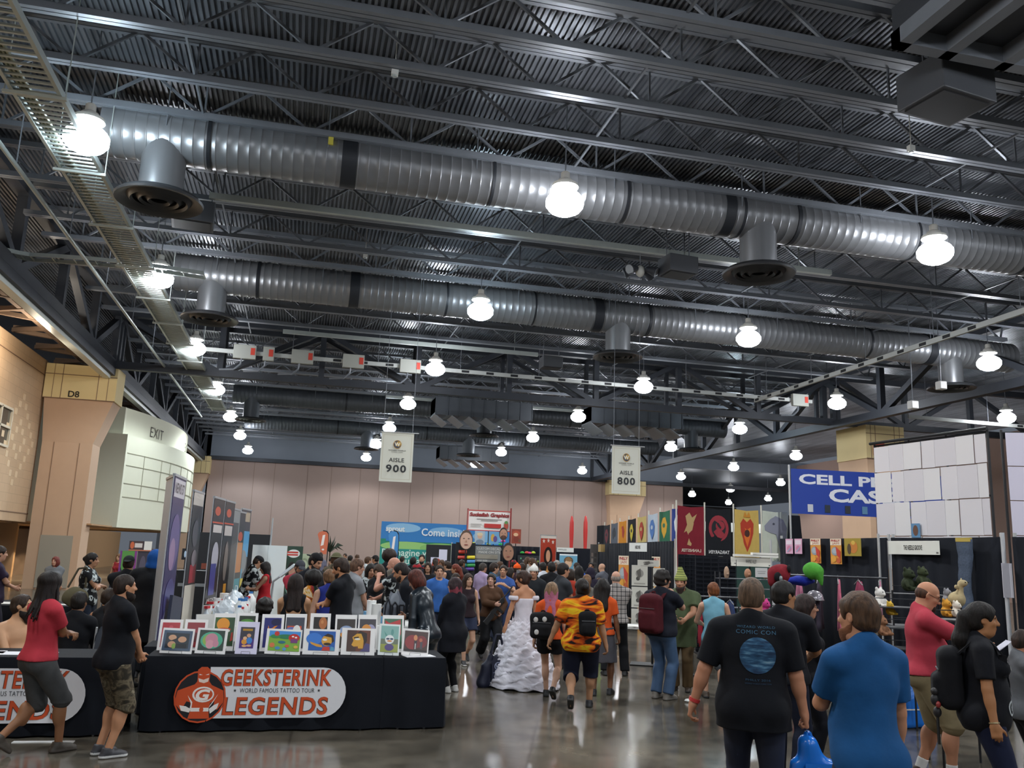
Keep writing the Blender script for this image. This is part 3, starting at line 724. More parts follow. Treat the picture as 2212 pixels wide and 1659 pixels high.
def skeleton(H=1.75, sex='m', b=1.0, belly=0.0, lean=0.0, twist=0.0, head=(0, 0), arms=('down', 'down'), stance='stand', sit=None, shw=None, tilt=0.0):
    """local frame: x to the figure's right, y forward, z up; H standing height"""
    S = Person(); s = H / 1.75; S.s = s; S.H = H; f = sex == 'f'; S.b = b
    hip_z = .93; drop = 0.0
    feet = {'stand': ((.10, 0.0, 8), (.10, .0, 8)), 'walk': ((.08, .26, 4), (.09, -.22, 4)), 'walk2': ((.09, -.22, 4), (.08, .26, 4)), 'wide': ((.17, .03, 14), (.17, -.02, 14)),
            'stepr': ((.11, .14, 5), (.10, -.08, 10)), 'stepl': ((.10, -.08, 10), (.11, .14, 5)), 'cross': ((.04, .10, 5), (.09, -.05, 12)), 'sit': ((.13, .40, 6), (.13, .40, 6))}[stance]
    if stance in ('walk', 'walk2'): drop = .03
    if sit is not None: drop = hip_z * s - sit; drop = drop / s
    sh = shw or (.168 if f else .188); sh = sh * (1 + .45 * (b - 1)); hipw = (.098 if f else .088) * (1 + .35 * (b - 1))
    pel = V3(0, 0, hip_z - drop); Rt = rotm('z', twist) @ rotm('y', tilt) @ rotm('x', -lean)
    T = lambda p: pel + Rt @ (np.array(p, float) - V3(0, 0, .93))          # torso frame, coordinates of an upright 1.75 m figure
    S.Rt = Rt; wz = b; bd = 1 + .9 * (b - 1)
    cw = (.150 if f else .166) * (1 + .8 * (b - 1)); ww = (.122 if f else .142) * (1 + 1.25 * (b - 1)); hw = (.168 if f else .158) * (1 + .95 * (b - 1))
    S.torso = [(EL(T((0, -.005, 1.29)), (cw, .112 * bd, .185), Rt), .05), (EL(T((0, 0, 1.09)), (ww, .100 * (1 + 1.2 * (b - 1)), .17), Rt), .06),
               (RC(T((-sh + .055, -.012, 1.415)), T((sh - .055, -.012, 1.415)), .062 + .02 * (b - 1)), .05),
               (RC(T((-.10, -.035, 1.44)), T((0, -.03, 1.50)), .045), .04), (RC(T((.10, -.035, 1.44)), T((0, -.03, 1.50)), .045), .04)]
    if belly: S.torso.append((EL(T((0, .055 + .05 * belly, 1.06)), (.135 * (1 + .7 * (b - 1)), .085 + .075 * belly, .155), Rt), .08))
    if f:
        for x in (-1, 1): S.torso.append((EL(T((x * .075 * (1 + .5 * (b - 1)), .085 * bd, 1.275)), (.068 * (.6 + .4 * b), .062 * (.5 + .5 * b), .066), Rt), .03))
    S.hips = [(EL(pel + V3(0, -.005, .0), (hw, .118 * (1 + 1.0 * (b - 1)), .125)), .06)]
    for x in (-1, 1): S.hips.append((EL(pel + V3(x * .072 * b, -.055 * bd, -.035), (.085 * (.3 + .7 * b), .080 * bd, .092)), .04))
    # legs
    S.legU, S.legL, S.foot, S.kn, S.an, S.hipj = [], [], [], [], [], []
    tr = (.088 if f else .084) * (1 + .75 * (b - 1)); kr = .056 * (1 + .5 * (b - 1)); cr = .054 * (1 + .55 * (b - 1)); ar = .036 * (1 + .35 * (b - 1))
    for i, x in ((0, 1), (1, -1)):
        fx, fy, yaw = feet[i]; hj = pel + V3(x * hipw, 0, -.03); fx = max(fx, hipw * .95 if b > 1.15 else fx)
        back = fy < -.1 and sit is None
        an = V3(x * fx, fy, .085 + (.10 if back and stance[:4] == 'walk' else 0))
        kn, an = ik(hj, an, .43, .42, V3(x * .12, 1, 0))
        S.hipj.append(hj); S.kn.append(kn); S.an.append(an)
        S.legU.append((RC(hj + V3(0, 0, -.02), kn, tr, kr), .03))
        mid = an + (kn - an) * .68 + V3(0, -.012, 0)
        S.legL.append([(RC(kn, an, kr * .92, ar), .02), (EL(mid + V3(0, -.008, 0), (cr, cr * 1.04, .115), None), .03)])
        R = rotm('z', -x * yaw)
        if back and stance[:4] == 'walk': R = R @ rotm('x', -35)
        S.foot.append((an, R))
    # arms
    S.armU, S.armL, S.hand, S.el, S.wr, S.shj = [], [], [], [], [], []
    ur = (.043 if f else .049) * (1 + .75 * (b - 1)); er = (.035 if f else .039) * (1 + .6 * (b - 1)); fr = (.035 if f else .040) * (1 + .55 * (b - 1)); wr_ = .026 * (1 + .35 * (b - 1))
    for i, x in ((0, 1), (1, -1)):
        a = arms[i]; tgt, pole, curl = ARMS[a] if isinstance(a, str) else a
        sj = T((x * sh, -.012, 1.40)); k = 1 + .5 * (b - 1)
        tg = V3(x * tgt[0] * (k if tgt[0] > .2 else 1) + (x * (sh - .18) if tgt[0] > .2 else 0), tgt[1] * (k if tgt[1] > .15 else 1) + (.06 * belly if tgt[1] > .15 else 0), tgt[2] - drop)
        if lean: tg = tg + (Rt @ (tg - pel) - (tg - pel)) * (.6 if tgt[1] > .1 else .5)
        el, wr = ik(sj, tg, .285, .25, V3(x * pole[0], pole[1], pole[2]))
        S.shj.append(sj); S.el.append(el); S.wr.append(wr)
        S.armU.append((RC(sj, el, ur, er), .04)); m = el + (wr - el) * .3
        S.armL.append([(RC(el, wr, er * .95, wr_), .02), (EL(m, (fr, fr, .075), rot_to(wr - el)), .02)])
        S.hand.append((wr, (wr - el) / np.linalg.norm(wr - el), curl, x))
    # neck, head
    nb = T((0, -.02, 1.45)); S.neck_r = (.050 if f else .059) * (1 + .4 * (b - 1))
    hc0 = T((0, .018, 1.635)); Rh = Rt @ rotm('x', lean * .5) @ rotm('z', head[0]) @ rotm('x', head[1]); S.Rh = Rh
    nt = T((0, .0, 1.555)); hc = nt + Rh @ V3(0, .018, .08); S.hc = hc; S.neck = [(RC(nb, hc + Rh @ V3(0, -.02, -.05), S.neck_r * 1.08, S.neck_r), .035)]
    S.pel, S.T, S.f, S.hw, S.tr = pel, T, f, hw, tr
    return S
def rot_to(d):
    d = np.array(d, float); d /= np.linalg.norm(d); up = V3(0, 1, 0) if abs(d[1]) < .9 else V3(1, 0, 0); x = np.cross(up, d); x /= np.linalg.norm(x); y = np.cross(d, x)
    return np.stack([x, y, d], 1)
def head_prims(S, fat=0.0):
    c, R = S.hc, S.Rh; P = lambda *p: c + R @ V3(*p); f = S.f; j = 1 + fat
    out = [(EL(P(0, -.012, .032), (.077, .098, .088), R), 'u', .02), (EL(P(0, .022, -.042), (.060 * j, .070, .080), R), 'u', .03),
           (EL(P(0, .052, -.092), (.034 * j, .034, .028), R), 'u', .025), (EL(P(0, .074, .026), (.056, .022, .014), R), 'u', .02),
           (EL(P(-.036, .066, -.022), (.024 * j, .022, .022), R), 'u', .02), (EL(P(.036, .066, -.022), (.024 * j, .022, .022), R), 'u', .02)]
    if fat: out.append((EL(P(0, .02, -.10), (.058 * j, .055, .04), R), 'u', .03))
    out += [(EL(P(-.031, .098, .004), (.019, .016, .012), R), 's', .012), (EL(P(.031, .098, .004), (.019, .016, .012), R), 's', .012)]
    out += [(RC(P(0, .088, .014), P(0, .112, -.026), .009, .0145), 'u', .012), (EL(P(-.013, .100, -.030), (.010, .012, .009), R), 'u', .008), (EL(P(.013, .100, -.030), (.010, .012, .009), R), 'u', .008),
            (EL(P(0, .089, -.056), (.024, .012, .008), R), 'u', .008), (EL(P(0, .087, -.070), (.021, .012, .008), R), 'u', .008), (EL(P(0, .102, -.0625), (.022, .007, .0022), R), 's', .003)]
    for x in (-1, 1):
        Re = R @ rotm('z', x * 22)
        out += [(EL(P(x * .081, -.006, -.006), (.010, .021, .032), Re), 'u', .008), (EL(P(x * .090, .0, -.002), (.008, .012, .018), Re), 's', .005)]
    return out
def hand_prims(wr, d, curl, x, s_fat=1.0, R=None, simple=False):
    """wrist, forearm direction, curl; palm faces the body"""
    inw = V3(-x, 0, 0); n = inw - d * (inw @ d)
    if np.linalg.norm(n) < .35: n = V3(0, 0, -1) - d * (-d[2])
    n /= np.linalg.norm(n); side = np.cross(d, n) * x      # towards the thumb
    out = []; kn = wr + d * .085
    RP = np.stack([side, n, d], 1)
    out.append((BX(wr + d * .048, (.040, .0145, .046), RP, .013), .018)); out.append((RC(wr, wr + d * .03, .024, .024), .02))
    if simple:
        out.append((BX(wr + d * .115 + n * .02 * curl, (.036, .013, .042), RP @ rotm('x', -35 * curl), .012), .015))
        out.append((RC(wr + d * .03 + side * .03, wr + d * .085 + side * .06 + n * .012, .013, .010), .012)); return out
    for i, (o, L) in enumerate(((.030, .072), (.010, .080), (-.011, .075), (-.030, .058))):
        p = wr + d * (.088 - .006 * abs(i - 1)) + side * o; dd = d + side * (o * 1.2); dd /= np.linalg.norm(dd); a = math.radians(12 + 62 * curl + 4 * i); rr = .0092 * s_fat
        for seg, l in enumerate((.42, .33, .25)):
            dv = dd * math.cos(a) + n * math.sin(a); q = p + dv * L * l; out.append((RC(p, q, rr * (1 - .08 * seg), rr * (.92 - .08 * seg)), .004)); p = q; a += math.radians(14 + 52 * curl)
    p = wr + d * .022 + side * .028; dv = side * .72 + d * .62 + n * .25 * (1 + curl); dv /= np.linalg.norm(dv)
    q = p + dv * .045; out.append((RC(p, q, .0135 * s_fat, .0110 * s_fat), .012)); dv = side * .25 + d * .85 + n * (.3 + .5 * curl); dv /= np.linalg.norm(dv)
    out.append((RC(q, q + dv * .034, .0108 * s_fat, .0085 * s_fat), .004)); return out
HAIRC = {'black': '#17120f', 'dark': '#2a1d15', 'brown': '#4a3322', 'lbrown': '#6b4d33', 'red': '#6a2f20', 'ginger': '#8a4a26', 'grey': '#8a8680', 'pink': '#a85a72', 'wine': '#5c1f2b'}
def hair_mat(c):
    key = ('hair', str(c))
    if key not in _mats:
        t = NT('hair'); nz = t.n('ShaderNodeTexNoise'); nz.inputs['Scale'].default_value = 55; nz.inputs['Detail'].default_value = 5; t.l(t.coords((1, 1, .22)), nz.inputs['Vector']); q = lin(c)
        t.l(t.ramp(nz.outputs[0], [(.3, [v * .45 for v in q[:3]]), (.5, q[:3]), (.72, [min(1, v * 1.6) for v in q[:3]])]), t.b.inputs['Base Color']); t.b.inputs['Roughness'].default_value = .6; t.b.inputs['Specular IOR Level'].default_value = .3
        t.bump(nz.outputs[0], .8, .01); _mats[key] = t.m
    return _mats[key]
def build_person(label, xy, D, face=0, H=1.75, z0=0.0, skin='#b98263', top=('tee', '#14151a'), bot=('jeans', '#2c3850'), shoe='#1b1b1d', hair=('short', 'dark'), beard=None,
                 glasses=False, hat=None, fat=0.0, seed=0, brows=True, socks=None, group=None, body_only=False, **kw):
    S = skeleton(H, **kw); s = S.s; near = D < 9; h0 = .0075 if D < 6.5 else .009 if D < 9.5 else min(.03, max(.0105, D * .00085))
    root = thing('person', label, 'person', (xy[0], xy[1], z0), math.radians(face), group); rng = random.Random(seed + len(label))
    sc = s
    def fin(F, name, mats, mi=None, parent=root, sm=1, region=None):
        V, Q = F.mesh()
        if len(Q) == 0: return None
        if sm: V = relax(V, Q, sm, .45)
        m = None
        if region is not None: m = region(V[Q].mean(1))
        return np_mesh(name, V * sc, Q, mats, m, parent)
    allp = [S.hc] + S.wr + S.el + S.an + S.kn + S.shj + [S.pel]
    A = np.array(allp); lo = A.min(0) - .28; hi = A.max(0) + .28; lo[2] = min(lo[2], -.01)
    b = S.b
    # --- body
    F = Field(h0, lo, hi)
    for p, k in S.torso + S.hips: F.put(p, 'u', k, -.006)
    for p, k in S.legU: F.put(p, 'u', k, -.004)
    for L in S.legL:
        for p, k in L: F.put(p, 'u', k)
    for i in (0, 1):
        F.put(S.armU[i][0], 'u', .04)
        for p, k in S.armL[i]: F.put(p, 'u', k)
        wr, d, curl, x = S.hand[i]
        for p, k in hand_prims(wr, d, curl, x, 1.0 if h0 < .0095 else 1.15, simple=h0 > .015): F.put(p, 'u', max(k, h0 * .3))
        an, R = S.foot[i]; F.put(RC(an + R @ V3(0, -.02, -.05), an + R @ V3(0, .10, -.06), .032, .026), 'u', .03)
    for p, k in S.neck: F.put(p, 'u', k)
    for p, op, k in head_prims(S, fat): F.put(p, op, k)
    hairc = HAIRC.get(hair[1], hair[1]); c, R = S.hc, S.Rh
    skm = mat(skin, .55, 0, .07, 14, spec=.35); lipc = lin(skin); lip = (lipc[0] * .78, lipc[1] * .52, lipc[2] * .55)
    mats = [skm, mat('#b9aea4', .4), mat('#1d1410', .3), mat(lip, .5), mat(hairc, .8)]
    eye_r = .0115 if h0 < .0095 else .012
    def region(C):
        q = (C - c) @ R; m = np.zeros(len(C), np.int32)
        for x in (-.031, .031):
            e = ((q[:, 0] - x) / .0125) ** 2 + ((q[:, 2] - .003) / .0055) ** 2; m[(e < 1) & (q[:, 1] > .06)] = 1 if h0 < .0095 else 2
            e2 = ((q[:, 0] - x) / .0060) ** 2 + ((q[:, 2] - .003) / .0062) ** 2; m[(e2 < 1) & (q[:, 1] > .06)] = 2
            if brows: m[(np.abs(q[:, 0] - x * 1.03) < .019) & (np.abs(q[:, 2] - .027 + .12 * (np.abs(q[:, 0]) - .03)) < .0052) & (q[:, 1] > .05)] = 4
        m[(((q[:, 0]) / .024) ** 2 + ((q[:, 2] + .063) / .0125) ** 2 < 1) & (q[:, 1] > .075)] = 3
        return m
    body = fin(F, 'body', mats, region=region)
    HF = lambda ext=(.14, .16, .16), dn=0.0: Field(min(h0, .014), c - np.array(ext) - V3(0, 0, dn), c + np.array(ext))
    P = lambda *p: c + R @ V3(*p)
    # --- hair
    hs = hair[0]; hm = hair_mat(hairc)
    def scalp(F, t, low=-.02, front=.062, z_front=.045):
        F.put(EL(P(0, -.014, .034), (.079 + t, .100 + t, .089 + t), R), 'u', .01); F.put(EL(P(0, -.045, low), (.074 + t, .062 + t, .075), R), 'u', .03)
    def cut_face(F, zf=.048, side=.012, ear=True):
        # carve away the face: box in front
        F.put(EL(P(0, .115, zf - .095), (.078 if ear else .060, .092, .108), R), 's', .010); F.put(EL(P(0, .13, zf - .15), (.10 if ear else .062, .085, .10), R), 's', .02)
        if ear: 
            for x in (-1, 1): F.put(EL(P(x * .092, .012, -.02), (.03, .034, .04), R), 's', .01)
    if hs in ('short', 'buzz', 'fade', 'curly'):
        F = HF(); t = {'short': .012, 'buzz': .005, 'fade': .008, 'curly': .03}[hs]; scalp(F, t, -.02); cut_face(F, .066 if hs != 'curly' else .055)
        F.plane(P(0, 0, -.062 if hs != 'curly' else -.085), R @ V3(0, .35, -1)); F.folds({'curly': .008, 'short': .0035}.get(hs, .001), seed, (60, 55, 70)); fin(F, 'hair', [hm])
    elif hs == 'balding':
        F = HF(); F.put(EL(P(0, -.03, .0), (.083, .086, .075), R), 'u', .01); cut_face(F, .16); F.put(EL(P(0, .02, .12), (.062, .10, .075), R), 's', .02); F.plane(P(0, 0, -.075), R @ V3(0, .2, -1)); fin(F, 'hair', [hm])
    elif hs in ('bob', 'long', 'straight', 'ponytail', 'bun', 'afro', 'dreads', 'curlylong', 'twotone'):
        dn = {'bob': .1, 'long': .34, 'straight': .45, 'ponytail': .34, 'bun': .1, 'afro': .06, 'dreads': .44, 'curlylong': .34, 'twotone': .42}[hs]; F = HF((.21, .25, .2), dn)
        t = .018; scalp(F, t, -.03)
        Rz = np.eye(3)
        if hs == 'bob':
            F.put(EL(P(0, -.03, -.05), (.105, .095, .12), R), 'u', .03); cut_face(F, .05, ear=False)
        elif hs in ('long', 'straight', 'curlylong', 'twotone'):
            w = .10 if hs != 'curlylong' else .14; L = {'long': .27, 'straight': .36, 'curlylong': .26, 'twotone': .34}[hs]
            dnv = (S.T((0, 0, 1.1)) - S.T((0, 0, 1.5))); dnv /= np.linalg.norm(dnv); st = P(0, -.055, -.05); bk = S.Rt @ V3(0, -1, 0)
            F.put(RC(P(-.04, -.045, -.02), st + dnv * L + bk * .055 + S.Rt @ V3(-.05, 0, 0), .065 * w / .1, .05 * w / .1), 'u', .04); F.put(RC(P(.04, -.045, -.02), st + dnv * L + bk * .055 + S.Rt @ V3(.05, 0, 0), .065 * w / .1, .05 * w / .1), 'u', .04)
            for x in (-1, 1): F.put(RC(P(x * .075, .01, .0), P(x * .078, .0, -.16), .026, .022), 'u', .03)
            cut_face(F, .055, ear=False)
        elif hs == 'ponytail':
            cut_face(F, .055); dnv = V3(0, 0, -1); q = P(0, -.125, .0); F.put(RC(P(0, -.09, .03), q, .035, .042), 'u', .02); F.put(RC(q, q + V3(0, -.04, -.17), .062, .066), 'u', .03); F.put(RC(q + V3(0, -.04, -.17), q + V3(0, -.03, -.33), .066, .03), 'u', .03)
        elif hs == 'bun':
            cut_face(F, .055); F.put(EL(P(0, -.115, .02), (.055, .05, .05), R), 'u', .015)
        elif hs == 'afro':
            F.put(EL(P(0, -.03, .05), (.15, .15, .14), R), 'u', .02); cut_face(F, .06, ear=False)
        elif hs == 'dreads':
            cut_face(F, .05, ear=False); rg = random.Random(3)
            for i in range(34):
                a = math.radians(100 + 330 * (i / 33) - 75); st = P(.088 * math.cos(a), -.015 + .10 * math.sin(a) * (1 if math.sin(a) < 0 else .55), .03 + .03 * rg.random())
                if math.sin(a) > .72: continue
                out = st - c; out[2] = 0; out /= np.linalg.norm(out) + 1e-6; m1 = st + out * .02 + V3(0, 0, -.16 - .04 * rg.random()); e = m1 + out * rg.uniform(-.01, .05) + V3(rg.uniform(-.02, .02), -.03, -rg.uniform(.12, .22))
                F.put(RC(st, m1, .016, .014), 'u', .008); F.put(RC(m1, e, .014, .009), 'u', .004)
            F.put(EL(P(0, -.03, .055), (.10, .11, .08), R), 'u', .02)
        F.folds({'curlylong': .007, 'afro': .006}.get(hs, .0028), seed, (70, 60, 20))
        hmats = [hm]; reg = None
        if hs == 'twotone':
            hmats.append(mat(HAIRC.get(hair[2], hair[2]), .65, 0, .3, 20, bump=.5)); reg = lambda C: (C[:, 2] < c[2] - .03 + .03 * np.sin(C[:, 0] * 70)).astype(np.int32)
        fin(F, 'hair', hmats, region=reg)
    if beard:
        F = HF((.12, .16, .14), .2); bt, bc = beard; L = {'stubble': 0, 'full': .02, 'goatee': 0, 'long': .15, 'bushy': .07}[bt]; th = .004 if bt == 'stubble' else .012
        if bt != 'goatee': F.put(EL(P(0, .022, -.052), (.062 + th, .072 + th, .074 + th), R), 'u', .02)
        F.put(EL(P(0, .062, -.098), (.034 + th, .036 + th, .03 + th), R), 'u', .02)
        if L: F.put(RC(P(0, .055, -.10), P(0, .055 + .02, -.10 - L), .055, .03), 'u', .03)
        F.plane(P(0, .0, -.040), R @ V3(0, .35, 1.0)); F.put(EL(P(0, .11, -.062), (.026, .03, .009), R), 's', .004); F.plane(P(0, -.005, 0), R @ V3(0, -1, 0)); F.put(EL(P(0, .12, .0), (.05, .06, .045), R), 's', .01)
        F.folds(.002, seed, (80, 70, 90)); fin(F, 'beard', [mat(HAIRC.get(bc, bc), .85, 0, .3, 30, bump=.4)])
    if glasses:
        g = MB()
        for x in (-1, 1):
            pts = [P(x * .031 + .021 * math.cos(a), .104, .003 + .015 * math.sin(a)) * sc for a in [2 * math.pi * i / 10 for i in range(11)]]; g.tube(pts, .0022 * s, 5); g.bar(P(x * .052, .104, .008) * sc, P(x * .084, -.005, .01) * sc, .003)
        g.bar(P(-.011, .106, .006) * sc, P(.011, .106, .006) * sc, .003); g.build('glasses', mat('#17171a', .3), root)
    if hat:
        ht, hcx = hat[0], hat[1]; F = HF((.17, .24, .24)); cm = cloth(hcx, .2, 14)
        if ht in ('cap', 'capback'):
            F.put(EL(P(0, -.010, .045), (.090, .112, .090), R), 'u', .01); F.plane(P(0, 0, .045), R @ V3(0, .12, -1)); sg = 1 if ht == 'cap' else -1
            F.put(EL(P(0, sg * .13, .045), (.072, .085, .009), R @ rotm('x', -sg * 10)), 'u', .006)
        elif ht == 'beanie':
            F.put(EL(P(0, -.012, .055), (.092, .113, .100), R), 'u', .01); F.plane(P(0, 0, .022), R @ V3(0, .05, -1)); F.put(EL(P(0, -.012, .035), (.097, .119, .024), R), 'u', .01); F.put(EL(P(0, -.015, .16), (.03, .03, .03), R), 'u', .02)
        elif ht == 'brim':
            F.put(EL(P(0, -.010, .06), (.090, .108, .085), R), 'u', .01); F.plane(P(0, 0, .05), R @ V3(0, 0, -1)); F.put(EL(P(0, -.01, .058), (.16, .175, .012), R), 'u', .01)
        elif ht == 'gnome':
            F.put(EL(P(0, -.012, .05), (.095, .116, .07), R), 'u', .01); F.put(RC(P(0, -.012, .06), P(.01, -.02, .27), .092, .018), 'u', .03); F.plane(P(0, 0, .03), R @ V3(0, .03, -1)); F.put(EL(P(0, -.012, .04), (.100, .122, .02), R), 'u', .01)
            t = NT('striped_knit'); wv = t.n('ShaderNodeTexWave', bands_direction='Z'); wv.inputs['Scale'].default_value = 9; wv.inputs['Distortion'].default_value = .6; t.l(t.coords(), wv.inputs['Vector']); t.l(t.ramp(wv.outputs[0], [(.3, '#5d6a3a'), (.5, '#c3bd6a'), (.8, '#8f9c52')]), t.b.inputs['Base Color']); t.b.inputs['Roughness'].default_value = .9; cm = t.m
        elif ht == 'hood':
            F.put(EL(P(0, -.015, .02), (.115, .13, .13), R), 'u', .02); F.put(EL(P(0, -.04, -.09), (.12, .11, .09), R), 'u', .04); F.put(EL(P(0, .12, -.02), (.07, .09, .10), R), 's', .02)
        fin(F, 'hat' if ht != 'hood' else 'hood', [cm])
        if ht == 'capback' or (ht == 'cap' and len(hat) > 2): pass
    # --- upper garment
    tt = top[0]; tm = top[1] if not isinstance(top[1], str) else cloth(top[1]); TH = {'tee': .016, 'tank': .011, 'long': .016, 'jacket': .03, 'coat': .034, 'loose': .026, 'halter': .010, 'suit': .008, 'vest': .02}.get(tt, .016)
    hem = (top[2] if len(top) > 2 else {'tee': .86, 'tank': .86, 'long': .88, 'jacket': .84, 'coat': .62, 'loose': .82, 'halter': .92, 'vest': .85}.get(tt, .86)); Fs = None
    if tt != 'none':
        F = Field(min(h0 * 1.05, .026), lo, hi)
        for p, k in S.torso: F.put(p, 'u', k, TH)
        for p, k in S.hips: F.put(p, 'u', k, max(TH * 1.15, .034 if tt in ('tee', 'loose', 'long', 'coat', 'jacket', 'tank') else 0))
        drape = .006 if tt in ('tee', 'loose', 'tank') else 0
        F.put(RC(S.T((0, .0, 1.10)), S.pel + V3(0, 0, -.05), S.hw * .66, S.hw * .80), 'u', .06)
        if hem < .8:
            F.put(RC(S.pel + V3(-.05, 0, 0), V3(-.06, 0, hem - .05) + S.pel * V3(1, 1, 0), S.hw * .85, S.hw * .9), 'u', .05); F.put(RC(S.pel + V3(.05, 0, 0), V3(.06, 0, hem - .05) + S.pel * V3(1, 1, 0), S.hw * .85, S.hw * .9), 'u', .05)
        if hem < .8: F.put(RC(S.pel, V3(0, 0, hem - .06) + S.pel * V3(1, 1, 0), S.hw * .8, S.hw * .9), 'u', .05)
        F.folds(.0035 if tt != 'suit' else .001, seed + 1)
        hz = hem - .93 + S.pel[2]; tl = S.Rt @ V3(0, 0, -1); F.plane(S.T((0, 0, hem)) if hem > .95 else V3(0, 0, hz), V3(0, 0, -1) if hem <= .95 else tl)
        # neck opening
        nk = {'halter': .085, 'tank': .075}.get(tt, .058 + .02 * (b - 1)); nc = S.T((0, .012, 1.505)); F.put(EL(nc, (nk + .012, nk + .004, .060), S.Rt), 's', .008)
        if tt in ('tank', 'halter', 'strapless'):
            for i, x in ((0, 1), (1, -1)): F.put(EL(S.shj[i] + S.Rt @ V3(x * .035, 0, -.02), (.075 if tt == 'tank' else .10, .11, .13), S.Rt), 's', .01)
            if tt == 'strapless': F.plane(S.T((0, 0, 1.335)), S.Rt @ V3(0, 0, 1))
            if tt == 'halter': F.put(EL(S.T((0, -.14, 1.33)), (.12, .09, .14), S.Rt), 's', .01)
        slv = top[3] if len(top) > 3 else {'tee': .62, 'long': 2, 'jacket': 2, 'coat': 2, 'loose': .75, 'suit': 2}.get(tt, 0)
        if slv:
            for i in (0, 1):
                sj, el, wr = S.shj[i], S.el[i], S.wr[i]; u = S.armU[i][0]; g = TH + .004
                if slv <= 1: F.put(RC(sj, sj + (el - sj) * slv, u.ra + g + .003, u.ra + (u.rb - u.ra) * slv + g + .007, True), 'u', .03)
                else:
                    F.put(RC(sj, el, u.ra + g, u.rb + g), 'u', .035); l2 = 1.0 if slv >= 2 else slv - 1; F.put(RC(el, el + (wr - el) * l2, u.rb + g, .034 * (1 + .35 * (b - 1)) + g * .8, True), 'u', .02)
        Fs = F
        reg = top[4] if len(top) > 4 else None; tms = tm if isinstance(tm, (list, tuple)) else [tm]
        nm = {'tee': 't_shirt', 'tank': 'tank_top', 'long': 'long_sleeved_top', 'jacket': 'jacket', 'coat': 'long_coat', 'loose': 'shirt', 'halter': 'halter_top', 'strapless': 'bodice', 'suit': 'bodysuit_top', 'vest': 'vest'}[tt]
        S.top_obj = fin(F, nm, tms, region=reg)
    # --- lower garment
    bt = bot[0]; bm = bot[1] if not isinstance(bot[1], str) else cloth(bot[1], .22, 12)
    if bt != 'none':
        F = Field(min(h0 * 1.05, .026), lo, hi); g = {'jeans': .012, 'shorts': .026, 'trousers': .018, 'leggings': .005, 'tight': .010, 'baggy': .034}.get(bt, .012)
        if bt in ('jeans', 'shorts', 'trousers', 'leggings', 'tight', 'baggy'):
            for p, k in S.hips: F.put(p, 'u', k, g * .6)
            if sit is None if False else True: F.put(EL(S.pel + V3(0, 0, .04), (S.hw * .97, .115 * b, .09)), 'u', .04, g * .4)
            end = bot[2] if len(bot) > 2 else {'shorts': -.02, 'baggy': -.12}.get(bt, None)   # distance past the knee (fraction of the shank) for shorts, None = ankle
            for i in (0, 1):
                p, k = S.legU[i]; kn, an, hj = S.kn[i], S.an[i], S.hipj[i]
                if end is None:
                    F.put(RC(p.a, kn, p.ra + g, p.rb + g), 'u', .03); ex = .018 if bt in ('jeans', 'trousers', 'baggy') else 0
                    F.put(RC(kn, an + (kn - an) * .03 + V3(0, 0, -.02), p.rb + g, .045 * (1 + .4 * (b - 1)) + g * .9 + ex, True), 'u', .02)
                    F.put(S.legL[i][1][0], 'u', .02, g)
                elif end >= 0:
                    F.put(RC(p.a, kn, p.ra + g, p.rb + g + .006), 'u', .03); F.put(RC(kn, kn + (an - kn) * (end + .01), p.rb + g + .006, p.rb + g + .012, True), 'u', .02)
                else: F.put(RC(p.a, p.a + (kn - p.a) * (1 + end), p.ra + g, p.ra * .72 + p.rb * .28 + g + .012, True), 'u', .03)
            F.folds(.003 if bt != 'leggings' else .0008, seed + 5, (20, 20, 26)); F.plane(S.pel + V3(0, 0, .085), V3(0, 0, 1)); F.plane(V3(0, 0, .035), V3(0, 0, -1))
        elif bt in ('skirt', 'gown'):
            L = bot[2] if len(bot) > 2 else .45; e = S.pel + V3(0, 0, -L)
            F.put(RC(S.pel + V3(0, 0, .06), e, S.hw + .01, bot[3] if len(bot) > 3 else S.hw + .07, True), 'u', 0)
            F.plane(S.pel + V3(0, 0, .10), V3(0, 0, 1)); F.folds(.006, seed + 5, (30, 30, 4))
        fin(F, {'jeans': 'jeans', 'shorts': 'shorts', 'skirt': 'skirt', 'leggings': 'leggings', 'gown': 'gown_skirt'}.get(bt, 'trousers'), [bm])
    # --- shoes and socks
    if shoe:
        sm_ = mat(shoe[0] if isinstance(shoe, tuple) else shoe, .55, 0, .12, 20); sole = mat(shoe[1] if isinstance(shoe, tuple) else '#2a2a2a', .6)
        for i in (0, 1):
            an, R2 = S.foot[i]; F = Field(min(h0, .012), an - .24, an + .26); Q = lambda *p: an + R2 @ V3(*p)
            F.put(RC(Q(0, -.025, -.038), Q(0, .11, -.052), .043, .036), 'u', .03); F.put(RC(Q(0, .07, -.052), Q(0, .155, -.060), .040, .026), 'u', .03); F.put(RC(Q(0, -.01, -.02), Q(0, -.012, .015), .042, .044, True), 'u', .03)
            F.put(RC(Q(0, -.04, -.068), Q(0, .15, -.068), .046, .040), 'u', .005); F.plane(Q(0, 0, -.083), R2 @ V3(0, 0, -1)); an_, R_ = an, R2
            fin(F, 'shoe', [sm_, sole], region=lambda C, a=an, r=R2: (((C - a) @ r)[:, 2] < -.058).astype(np.int32))
    if socks:
        for i in (0, 1):
            an, kn = S.an[i], S.kn[i]; F = Field(min(h0, .012), np.minimum(an, kn) - .1, np.maximum(an, kn) + .1)
            F.put(RC(an, an + (kn - an) * .22, .046, .048, True), 'u', 0); fin(F, 'sock', [cloth(socks)])
    S.root, S.Fs, S.h0 = root, Fs, h0
    return S
